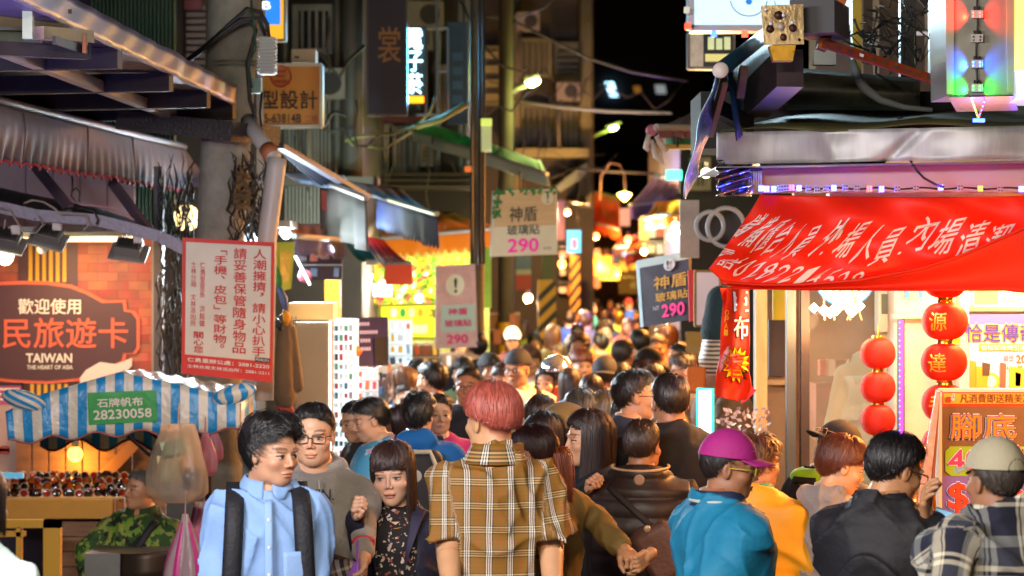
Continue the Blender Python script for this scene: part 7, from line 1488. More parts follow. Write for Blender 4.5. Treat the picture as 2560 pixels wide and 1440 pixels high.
# ================================================================ the people
def lp(root, x, y, Y):
    """photo pixel at depth Y -> the person's own coordinates"""
    p = P(x, y, Y)-Vector(root['_r'][:3]) if '_r' in root else None
    return p
def loc_from(x, ytop, h, yaw, z0, pts, Y=None):
    Y = Y or (H-h)*F/(ytop-HY); s = (H-(ytop-HY)/F*Y-z0)/1.69; R = Matrix.Rotation(-math.radians(yaw), 3, 'Z'); o = Vector(((x-1280)/F*Y, Y, z0))
    return [tuple((R @ (P(a, b, Y+dY)-o))/s) for a, b, dY in pts]
SK = ['#c79674', '#cf9d7c', '#bd8966', '#b47c5a', '#d6a888']
# plaids
pl1 = [(0, '#80580f'), (.28, '#000000'), (.335, '#efe8dc'), (.385, '#000000'), (.435, '#f4ecdf'), (.485, '#000000'), (.535, '#efe8dc'), (.585, '#000000'), (.64, '#80580f'), (.94, '#b83018'), (.965, '#80580f')]
pl1h = [(0, '#80580f'), (.28, '#0a0806'), (.34, '#d8c090'), (.39, '#0a0806'), (.44, '#c4a060'), (.49, '#0a0806'), (.54, '#d8c090'), (.59, '#0a0806'), (.64, '#80580f'), (.94, '#b8452c'), (.96, '#80580f')]
plaid_yellow = ramp_mat(pl1, pl1h, .067, .074, .45)
pl2 = [(0, '#16182a'), (.34, '#141414'), (.37, '#8a8c86'), (.46, '#141414'), (.50, '#8a8c86'), (.54, '#141414'), (.57, '#8a8c86'), (.66, '#d0c6ac'), (.86, '#141414'), (.89, '#d0c6ac'), (.94, '#16182a')]
plaid_flannel = ramp_mat(pl2, [(0, '#16182a'), (.40, '#d0c6ac'), (.46, '#141414'), (.52, '#d0c6ac'), (.60, '#3a3c44'), (.85, '#8a8c86')], .17, .20, .5, r=.9)
plaid_bag = ramp_mat([(0, '#2a2228'), (.3, '#a89480'), (.55, '#7a3a34'), (.7, '#d8ccc0')], [(0, '#2a2228'), (.4, '#a89480'), (.6, '#1c1c24')], .05, .05, .5)
camo = spots_mat('#2c4a1c', ['#6a8a24', '#16200e', '#8a8c3a'], 16, .56)
floral = spots_mat('#141012', ['#b89a8a', '#8a4a3c', '#c8b8a0'], 34, .64)
tiedye = spots_mat('#4a9ac0', ['#a8cad8', '#c89aa8'], 7, .52)
def front_fn(fem, fat, grow, x0, z0, x1, z1, back=False):
    def f(u, v):
        x = x0+(x1-x0)*u; z = z0+(z1-z0)*v; return on_torso(x, z, fem, fat, grow, back), Vector((0, 1 if back else -1, 0))
    return f
def strap(root, fem, fat, sgn, x, mat, z0=1.0, w=.028, name='strap', back=False, grow=.028):
    pts = [on_torso(sgn*(x+.02*(1.4-z)/.4), z, fem, fat, grow, back) for z in np.linspace(1.39, z0, 8)]
    top = Vector((sgn*(x-.005), .02, 1.445)); pts = [top]+pts if not back else [top]+pts
    mb = MB()
    def f(u, v):
        q = v*(len(pts)-1); i = min(int(q), len(pts)-2); p = pts[i].lerp(pts[i+1], q-i); return p+Vector(((u-.5)*w*2, (.012*(abs(u-.5)*2)**2)*(1 if not back else -1), 0))
    mb.sheet(f, 5, 24, .008); return mb.build(name, mat, root, smooth=True, local=True)
def cross_strap(root, fem, fat, a, b, mat, w=.02, grow=.024, back=False, name='strap'):
    """belt over the torso from (x,z) a to b"""
    mb = MB()
    def f(u, v):
        x = a[0]+(b[0]-a[0])*v; z = a[1]+(b[1]-a[1])*v; d = Vector((b[1]-a[1], 0, -(b[0]-a[0]))).normalized()
        return on_torso(x+d.x*(u-.5)*w*2, z+d.z*(u-.5)*w*2, fem, fat, grow, back)
    mb.sheet(f, 4, 26, .005); return mb.build(name, mat, root, smooth=True, local=True)

# 1 blue shirt
bs = M('#7fa0cc', .75, bump=.2, bs=60, var=.05, vs=30, wr=.7)
e1, w1, e2, w2 = loc_from(672, 1035, 1.70, 8, 0, [(790, 1370, .02), (800, 1530, -.1), (548, 1360, .02), (535, 1530, -.1)])
r, T, _ = person('man in a light blue shirt with black backpack straps glancing to one side', 668, 1035, h=1.70, yaw=8, hy=48, hp=6, sex='m', skin='#c89372', hair='messy', lod=0, hs=3, headscale=1.03,
    g=dict(seed=11, fold=.02, armL=(e1, w1), armR=(e2, w2), fat=.90, h=.0065), gm=bs, collar=bs)
fn = front_fn(False, 1.02, .020, -.012, 1.40, .012, .90); mb = MB(); mb.sheet(lambda u, v: fn(u, v)[0], 4, 30, .003); mb.build('placket', M('#88a8d2', .75), r, smooth=True, local=True)
for k in range(6): mb = MB(); mb.lathe(fn(.5, .12+.17*k)[0]+Vector((0, -.003, 0)), [(.0001, -.003), (.005, -.002), (.0055, 0)], 10, axis='y'); mb.build('button', M('#c8c8c4', .4), r, local=True)
fn = front_fn(False, 1.02, .021, .045, 1.24, .135, 1.13); mb = MB(); mb.sheet(lambda u, v: fn(u, v)[0]+Vector((0, -.002, -.012*(1-abs(u-.5)*2)*v)), 8, 8, .003); mb.build('pocket', M('#86a6d0', .75, bump=.3, bs=40), r, smooth=True, local=True)
for s_ in (-1, 1): strap(r, False, 1.02, s_, .105, M('#15151a', .7, bump=.4, bs=80), z0=1.06)
# 2 hoodie
hg = M('#8c8478', .9, bump=.4, bs=90, var=.08, vs=60, sheen=.3, wr=.5)
e1, w1, e2, w2 = loc_from(785, 1008, 1.70, -4, 0, [(905, 1290, -.08), (900, 1395, -.24), (690, 1290, 0), (700, 1450, 0)])
r, T, _ = person('man with black glasses in a grey hoodie lettered across the chest', 785, 1008, h=1.70, yaw=-2, hy=-3, hp=3, hr=0, skin='#d6a17e', hair='crop', lod=0, hs=4, glasses='#14141c', headscale=1.04,
    g=dict(seed=21, fold=.014, hood=True, grow=.022, armL=(e1, w1), armR=(e2, w2), h=.0065, fat=1.0), gm=hg)
decal(r, 'VIN.', front_fn(False, 1.0, .056, .0, 1.372, .085, 1.335), (0, 0, 1, 1), M('#2a2c3a', .8), bold=.012)
for s_ in (-1, 1): mb = MB(); mb.tube([Vector((s_*.03, -.11, 1.40)), Vector((s_*.035, -.128, 1.36)), Vector((s_*.033, -.142, 1.31))], .0035, 6); mb.build('drawstring', M('#c8c0b4', .8), r, smooth=True, local=True)
cross_strap(r, False, 1.0, (-.12, 1.40), (-.02, 1.30), M('#3a2018', .6), w=.012, grow=.038)
bg_ = sdf_part('shoulder_bag', lambda p: rbox(p, (.055, -.185, 1.04), (.12, .05, .10), .04)-.006*wob(p, 5, 20), (-.12, -.27, .90), (.24, -.10, 1.18), .009, plaid_bag, r); at = bg_.data.attributes.new('pc', 'FLOAT_VECTOR', 'POINT'); at.data.foreach_set('vector', [c for v in bg_.data.vertices for c in (v.co.x+v.co.z*.3, v.co.z-v.co.x*.3, 0)])
cross_strap(r, False, 1.0, (.17, 1.12), (-.03, 1.20), M('#4a2c20', .6), w=.008, grow=.09)
bw_ = M('#c01c28', .5); mb = MB(); mb.tube([Vector(w1)+Vector((.034*math.cos(t), .0, .034*math.sin(t)*.5+.03)) for t in np.linspace(0, 6.28, 16)], .006, 6); mb.build('bracelet', bw_, r, smooth=True, local=True)
bagthing('purple plastic bag held low by the man in the grey hoodie', 893, 1405, 60, 90, 8.25, M('#9a5ac0', .25, bump=.6, bs=30, alpha=.85), 8, neck=.3)['category'] = 'plastic bag'
# 3 woman with bangs
nv_ = M('#1d1a2c', .75, bump=.3, bs=50, wr=.7)
e1, w1, e2, w2 = loc_from(990, 1103, 1.565, -6, 0, [(1082, 1440, 0), (1066, 1560, -.1), (918, 1400, -.02), (897, 1302, -.20)])
r, T, _ = person('woman with a brown fringe in a navy coat over a black flowered dress', 990, 1103, h=1.565, yaw=-6, hy=-10, hp=4, hr=-4, sex='f', skin='#dcab8e', hair='bangs', hc='#2e1a14', lod=0, hs=5, mouth=True, headscale=1.13,
    hands=('relax', 'grip'), g=dict(seed=31, fat=1.07, fold=.012, grow=.022, gap=.085, armL=(e1, w1), armR=(e2, w2), hem=.62, flare=.03, h=.0065), gm=nv_)
obj('dress', garment(fem=True, grow=.010, sleeve='none', hem=.55, seed=5, fold=.010, h=.011, flare=.05), r, mat=floral)
mb = MB(); mb.tube([on_torso(.13*math.sin(t), 1.075, True, 1, .022) for t in np.linspace(-.9, .9, 14)], .009, 6); mb.build('belt', M('#8a5a48', .6), r, smooth=True, local=True)
for s_ in (-1, 1): mb = MB(); mb.sheet(lambda u, v, s_=s_: on_torso(s_*(.052+.05*u*(1-v)+.02*(1-v)), 1.42-.22*v, True, 1, .038+.012*u), 7, 12, .004); mb.build('lapel', M('#27223a', .75), r, smooth=True, local=True)
mb = MB(); mb.tube([on_torso(.05*math.sin(t), 1.375-.018*math.cos(t), True, 1, .002) for t in np.linspace(-1.4, 1.4, 12)], .0016, 5); mb.build('necklace', M('#c8a040', .3, .9), r, smooth=True, local=True)
mb = MB(); mb.tube([Vector(w2)+Vector((-.02+.008*math.cos(t), -.0, .07+.008*math.sin(t))) for t in np.linspace(0, 6.28, 10)], .002, 5); mb.build('ring', M('#d8a030', .3, .9), r, smooth=True, local=True)
# 4 pink hair, yellow plaid
e1, w1, e2, w2 = loc_from(1240, 958, 1.79, -172, 0, [(1128, 1400, -.05), (1135, 1500, -.25), (1380, 1390, 0), (1385, 1520, -.15)])
r, T, _ = person('man with a pink bowl haircut in a yellow checked short sleeved shirt, seen from behind', 1236, 958, h=1.79, yaw=-172, hy=-142, hp=0, skin='#cf9a70', hair='bowl', hc='#9c4a3c', lod=0, hs=6, headscale=1.04,
    g=dict(seed=41, fold=.016, sleeve='short', grow=.022, armL=(e1, w1), armR=(e2, w2), fat=.90, h=.0065, sleevew=1.10, neck=.03), gm=plaid_yellow, collar=None)
cb_ = MB(); 
def colf(u, v): a = math.pi*.12+u*(2*math.pi-.24*math.pi); fx = 1+.42*v; return Vector((math.sin(a)*.072*fx, .018-math.cos(a)*.070*fx, 1.480-.062*v-(.012*math.cos(a) if math.cos(a) > 0 else 0)))
cb_.sheet(colf, 41, 5, .003); co = cb_.build('collar', plaid_yellow, r, smooth=True, local=True); at = co.data.attributes.new('pc', 'FLOAT_VECTOR', 'POINT'); at.data.foreach_set('vector', [c for k in range(2) for i in range(205) for c in ((i % 41)/40*.4, (i//41)*.010+.01, 0)])
# 5 khaki jacket, ponytail
kh = M('#7a6430', .75, bump=.3, bs=30, var=.06, vs=20, wr=.7); 
e1, w1, e2, w2 = loc_from(1345, 1062, 1.624, -150, 0, [(1275, 1420, 0), (1330, 1480, .1), (1478, 1318, .10), (1545, 1385, -.05)])
r, T, _ = person('woman with a backlight tinted ponytail in a khaki jacket reaching out one arm', 1345, 1062, h=1.624, yaw=-150, hy=-112, hp=8, sex='f', skin='#c08a60', hair='tail', hc='#2c1510', lod=0, hs=7, tail=.24,
    hands=('relax', 'grip'), g=dict(seed=51, fold=.014, grow=.024, armL=(e1, w1), armR=(e2, w2), h=.0075, hem=.70), gm=kh, collar=M('#4a3a28', .8))
decal(r, '▬▬', front_fn(True, 1, .036, .09, 1.20, .02, 1.185, back=True), (0, 0, 1, 1), M('#3a3018', .7))
hv, hf = hand_geo('grip'); R_ = frame_from((.35, .2, -.9), (0, -1, 0)); hv2 = xf(hv*.85, Euler((0, math.radians(-70), math.radians(20))).to_matrix(), (0, 0, 0)); o = obj('clasped_hand', npmesh('clasped_hand', hv2, hf), r, mat=skin_mat('#c08a60')); o.location = Vector(w2)+Matrix.Rotation(math.radians(150), 3, 'Z') @ Vector((.10, -.03, -.03))
# 6 long haired woman in black
e1, w1, e2, w2 = loc_from(1480, 1025, 1.63, -40, 0, [(1530, 1400, .1), (1500, 1450, 0), (1440, 1370, 0), (1462, 1252, -.18)])
r, T, _ = person('long haired woman in a black top with an orange bag strap, in profile', 1478, 1025, h=1.63, yaw=-35, hy=-75, hp=2, sex='f', skin='#d09a76', hair='long', hc='#22120e', lod=0, hs=8, headscale=1.04,
    hands=('relax', 'grip'), g=dict(seed=61, fold=.012, grow=.016, armL=(e1, w1), armR=(e2, w2), h=.0075), gm=M('#121216', .8, bump=.2), collar=M('#15151a', .8))
cross_strap(r, True, 1, (.14, 1.36), (-.10, 1.12), M('#b06a1c', .5), w=.014, grow=.030)
# 7 puffer vest
pv = M('#2c1f1a', .5, bump=.2, bs=25, var=.1, vs=10, wr=.8)
e1, w1, e2, w2 = loc_from(1610, 1050, 1.60, 174, 0, [(1490, 1380, .1), (1520, 1470, 0), (1735, 1350, 0), (1735, 1480, 0)])
r, T, _ = person('man in a brown quilted vest with a hood and a sling bag, seen from behind', 1603, 1050, h=1.60, yaw=174, hy=155, skin='#a87048', hair='crop', hc='#2a1a12', lod=0, hs=9,
    g=dict(seed=71, fold=.010, grow=.040, hood=True, puff=.075, sleeve='none', fat=1.10, h=.0075, armL=(e2, w2), armR=(e1, w1)), gm=pv)
obj('sleeves', garment(fem=False, fat=1.08, grow=.016, seed=72, armL=(e2, w2), armR=(e1, w1), h=.011), r, mat=M('#1a1512', .8))
mb = MB(); mb.tube([Vector((.112*math.sin(t), .055+.085*math.cos(t), 1.470-.012*math.cos(t))) for t in np.linspace(-1.9, 1.9, 26)], .0055, 6); mb.build('hood_trim', M('#c8a880', .6), r, smooth=True, local=True)
mb = MB(); mb.lathe(Vector((.0, .152, 1.425)), [(.0001, .002), (.015, .002), (.021, 0)], 18, axis='y'); mb.build('round_patch', M('#a08068', .5), r, local=True)
bag2 = sdf_part('sling_bag', lambda p: smin(rbox(p, (-.09, .205, 1.15), (.085, .035, .11), .035, Euler((0, .5, 0)).to_matrix()), ell(p, (-.03, .19, 1.20), (.06, .03, .05)), .02)-.008*wob(p, 3, 22), (-.24, .12, .98), (.07, .28, 1.30), .008, M('#5a3c30', .6, bump=.3), r)
cross_strap(r, False, 1.1, (.12, 1.40), (-.13, 1.18), M('#1c1412', .7), w=.012, grow=.062, back=True)
mb = MB(); mb.lathe(Vector((-.035, .235, 1.245)), [(.0001, .004), (.012, .003), (.014, 0)], 14, axis='y'); mb.build('badge', M('#b8a080', .3, .6), r, local=True)
# 8 purple cap, turquoise polo
tq = M('#0c7496', .7, bump=.2, bs=60, wr=.45)
e1, w1, e2, w2 = loc_from(1808, 1083, 1.63, 110, 0, [(1850, 1400, .2), (1900, 1500, .2), (1742, 1530, -.14), (1780, 1640, -.3)])
capm = M('#a01a70', .75, bump=.2, bs=80)
r, T, capo = person('older man in a magenta cap and turquoise polo shirt, frowning in profile', 1812, 1083, Y=7.9, h=1.635, yaw=112, hy=84, hp=6, skin='#9a6444', hair='short', hc='#1c1512', lod=0, hs=10, headscale=1.02, cap=dict(mat=capm),
    glasses='#b8b020', g=dict(seed=81, fold=.012, sleeve='short', grow=.024, fat=1.10, armL=(e1, w1), armR=(e2, w2), h=.0065, sleevew=1.18), gm=tq)
colm = M('#1a2a4a', .7); cb = collar_part(r, colm, r0=(.080, .078), hgt=.05, zc=1.452); 
mb = MB(); mb.tube([Vector((math.sin(a)*.101, .018-math.cos(a)*.098, 1.438-.018*math.cos(a)*(math.cos(a) > 0))) for a in np.linspace(.3, 5.98, 40)], .0055, 6); mb.build('collar_stripe', M('#b8bcb4', .7), r, smooth=True, local=True)
ev = Vector(e2); s0 = Vector((-.19, .008, 1.345)); ax = (ev-s0).normalized(); sdv = Vector((-.35, .93, 0)); sdv = (sdv-ax*sdv.dot(ax)).normalized(); on = ax.cross(sdv)
if on.x > 0: on = -on
p6 = lambda u, v: (s0+ax*(.16+.075*v)+sdv*(.03-.045*u)*-1+on*(.084-.25*(u-.5)**2*.1), on)
for cc, bo, of in (('#0c1c30', .03, .004), ('#a8a8b0', .01, .008)): mb = MB(); text(p6, '6', (0, 0, 1, 1), M(cc, .6), r, off=of, bold=bo, mb=mb); mb.build('lettering', M(cc, .6), r, local=True)
def capf(u, v): an = math.radians(-62+44*u+0); th = math.radians(50+18*v); p = Vector(HC)+Vector(((HR[0]+.017)*math.sin(th)*math.sin(an), -(HR[1]+.018)*math.sin(th)*math.cos(an), (HR[2]+.026)*math.cos(th))); return T(p), Vector((0, -.5, .2))
mb = MB(); text(capf, '✶zoni', (.15, 0, .85, 1), M('#c8a8c0', .6), r, off=.002, mb=mb); o = mb.build('lettering', M('#c8a8c0', .6), None, local=True, loc=(0, 0, 0)); child_fix(o, capo)
# 9 yellow jacket
r, T, _ = person('person with curly brown hair in a bright yellow jacket behind the turquoise polo', 1893, 1087, h=1.56, yaw=140, hy=120, skin='#b07c58', hair='curly', hc='#4a2c1c', lod=1, hs=1, g=dict(seed=91, fold=.016, grow=.03, fat=1.05, armL='cross', armR='cross'), gm=M('#d89410', .6, bump=.2, bs=20, wr=.8), collar=M('#2c8a6a', .7))
# 10 black jacket with neon hood and dark cap
e1, w1, e2, w2 = loc_from(2072, 1052, 1.60, 125, 0, [(2120, 1400, .2), (2180, 1420, .2), (1975, 1380, -.02), (1990, 1500, 0)])
r, T, capo = person('tall stooping person in a dark cap and black jacket with a neon green hood', 2075, 1052, Y=9.5, yaw=125, hy=110, hp=22, skin='#c08a68', hair='short', hc='#4a2c1a', lod=1, hs=0, cap=dict(mat=M('#1e1816', .8), yaw=180), g=dict(seed=101, fold=.012, grow=.026, hood=False, armL=(e1, w1), armR=(e2, w2), fat=1.05), gm=M('#15130f', .7))
sdf_part('neon_hood', lambda p: smax(ell(p, (0, .07, 1.425), (.135, .085, .045)), -ell(p, (0, .02, 1.47), (.085, .09, .05)), .01)-.01*wob(p, 3, 15), (-.17, -.05, 1.34), (.17, .19, 1.50), .008, M('#9ac814', .6, bump=.3), r)
mb = MB(); mb.sheet(lambda u, v: Vector((.13*math.sin(u*3-1.5), .05+.11*math.cos(u*3-1.5), 1.40+.03*v)), 24, 3, .003); mb.build('lettered_strap', M('#14140f', .7), r, smooth=True, local=True)
glasses_part(r, lambda p: T(Vector((p[0], -p[1]*.98+.03, p[2]+.055))), M('#b87a30', .3), name='sunglasses_on_cap')
# 11 grey hoodie woman
gh = M('#8c8078', .9, bump=.4, bs=80, sheen=.3, wr=.5)
e1, w1, e2, w2 = loc_from(2085, 1085, 1.575, 128, 0, [(2170, 1450, .1), (2250, 1480, 0), (1960, 1400, .05), (1912, 1262, .2)])
r, T, _ = person('woman with short brown hair in a grey hoodie looking down beside the black shirt', 2082, 1085, Y=8.9, yaw=125, hy=98, hp=18, sex='f', skin='#d49a74', hair='pixie', hc='#5c2c18', lod=0, hs=12, headscale=1.05,
    hands=('relax', 'flat'), g=dict(seed=111, fold=.015, grow=.030, hood=True, armL=(e1, w1), armR=(e2, w2), fat=1.08, h=.0075), gm=gh)
# 12 black shirt with phone
bk2 = M('#141216', .7, bump=.25, bs=50, wr=.8)
e1, w1, e2, w2 = loc_from(2215, 1078, 1.66, 160, 0, [(2270, 1440, .15), (2250, 1500, .3), (2318, 1420, .05), (2318, 1322, -.05)])
r, T, _ = person('man with glasses in a black jacket bending over his phone', 2212, 1078, Y=7.6, yaw=155, hy=118, hp=18, skin='#bc8860', hair='short', hc='#120e0e', lod=0, hs=13, glasses='#16121a', headscale=1.04,
    hands=('relax', 'grip'), g=dict(seed=121, fold=.014, grow=.024, armR=(e1, w1), armL=(e2, w2), fat=1.06, h=.0065), gm=bk2, collar=M('#1a181e', .7))
rp = empty('phone', P(2348, 1320, 7.45), 'pale lit phone held by the man in the black jacket', 'phone'); Rp = Euler((math.radians(-62), math.radians(12), math.radians(-38))).to_matrix(); c = P(2340, 1303, 7.5)
MB().box(c, (.062, .008, .125), rot=Rp).build('case', M('#b8bcc0', .3, .4), rp); MB().box(c+Rp @ Vector((0, -.0055, 0)), (.054, .002, .108), rot=Rp).build('screen', M('#7aa8c8', .2, e=.7), rp)
# 13 beige cap, flannel
e1, w1, e2, w2 = loc_from(2492, 1105, 1.70, -170, 0, [(2385, 1395, -.1), (2360, 1520, -.2), (2640, 1420, 0), (2650, 1540, 0)])
r, T, capo = person('man in a beige cap and dark checked flannel shirt, seen from behind at the edge', 2490, 1105, Y=6.95, yaw=-168, hy=-152, skin='#9a6a4c', hair='short', hc='#3a322c', lod=0, hs=14, headscale=1.0, cap=dict(mat=M('#a59c80', .8, bump=.2, bs=80)),
    g=dict(seed=131, fold=.014, grow=.026, fat=1.10, armR=(e2, w2), armL=(e1, w1), h=.0065, neck=.02), gm=plaid_flannel)
cb_ = MB(); cb_.sheet(colf, 41, 5, .003); co = cb_.build('collar', plaid_flannel, r, smooth=True, local=True); at = co.data.attributes.new('pc', 'FLOAT_VECTOR', 'POINT'); at.data.foreach_set('vector', [c for k in range(2) for i in range(205) for c in ((i % 41)/40*.5, (i//41)*.012+.08, 0)])
def dfn(u, v): an = math.radians(180-24+48*(1-u)); th = math.radians(58+30*(v)); p = Vector(HC)+Vector(((HR[0]+.0165)*math.sin(th)*math.sin(an), -(HR[1]+.0165)*math.sin(th)*math.cos(an), (HR[2]+.026)*math.cos(th))); return T(p), Vector((0, -1, 0))
arch = MB(); n0 = 16; pts = [dfn(.5+.5*math.cos(t), .95-.75*math.sin(t))[0]+Vector((0, -.0, 0)) for t in np.linspace(0, math.pi, n0)]; cc_ = sum(pts, Vector())/n0; arch.add([cc_+(cc_-T(Vector(HC))).normalized()*.004]+[p+(p-T(Vector(HC))).normalized()*.002 for p in pts], [(0, i+1, i+2) for i in range(n0-1)]); o = arch.build('strap_opening', M('#1c1612', .9), None, local=True, loc=(0, 0, 0)); child_fix(o, capo)
def izf(u, v): an = math.radians(180+10-22*u-8); th = math.radians(38+9*v); p = Vector(HC)+Vector(((HR[0]+.016)*math.sin(th)*math.sin(an), -(HR[1]+.016)*math.sin(th)*math.cos(an), (HR[2]+.026)*math.cos(th))); return T(p), Vector((0, -.3, .9))
mb = MB(); text(izf, 'IZOD', (0, 0, 1, 1), bk_, r, off=.003, bold=.01, mb=mb); o = mb.build('lettering', bk_, None, local=True, loc=(0, 0, 0)); child_fix(o, capo)
# 14 seated vendor
e1, w1, e2, w2 = loc_from(385, 1178, 0, -15, -.45, [(460, 1420, 0), (420, 1500, -.2), (255, 1400, 0), (270, 1500, -.2)], Y=12.2)
r, T, _ = person('seated elderly vendor in a camouflage shirt looking up beside the plastic bag', 352, 1176, Y=12.2, yaw=-15, hy=-48, hp=-6, skin='#c48c64', hair='crop', hc='#4a443e', lod=0, hs=15, z0=-.45, g=dict(seed=141, fold=.014, grow=.024, armL=(e1, w1), armR=(e2, w2), fat=1.02, h=.0085), gm=camo, collar=M('#26401a', .8))
cross_strap(r, False, 1.02, (.12, 1.40), (-.02, 1.14), M('#14120f', .7), w=.018, grow=.036)
# 15 cropped figure at the left edge
r, T, _ = person('cropped passer-by in a pale mint top at the very left edge', -62, 1158, Y=6.3, yaw=150, hy=150, sex='f', skin='#b98367', hair='bob', hc='#120d0c', lod=1, hs=1, g=dict(seed=151, fold=.015, grow=.025, sleeve='long'), gm=M('#b8cfc4', .8))

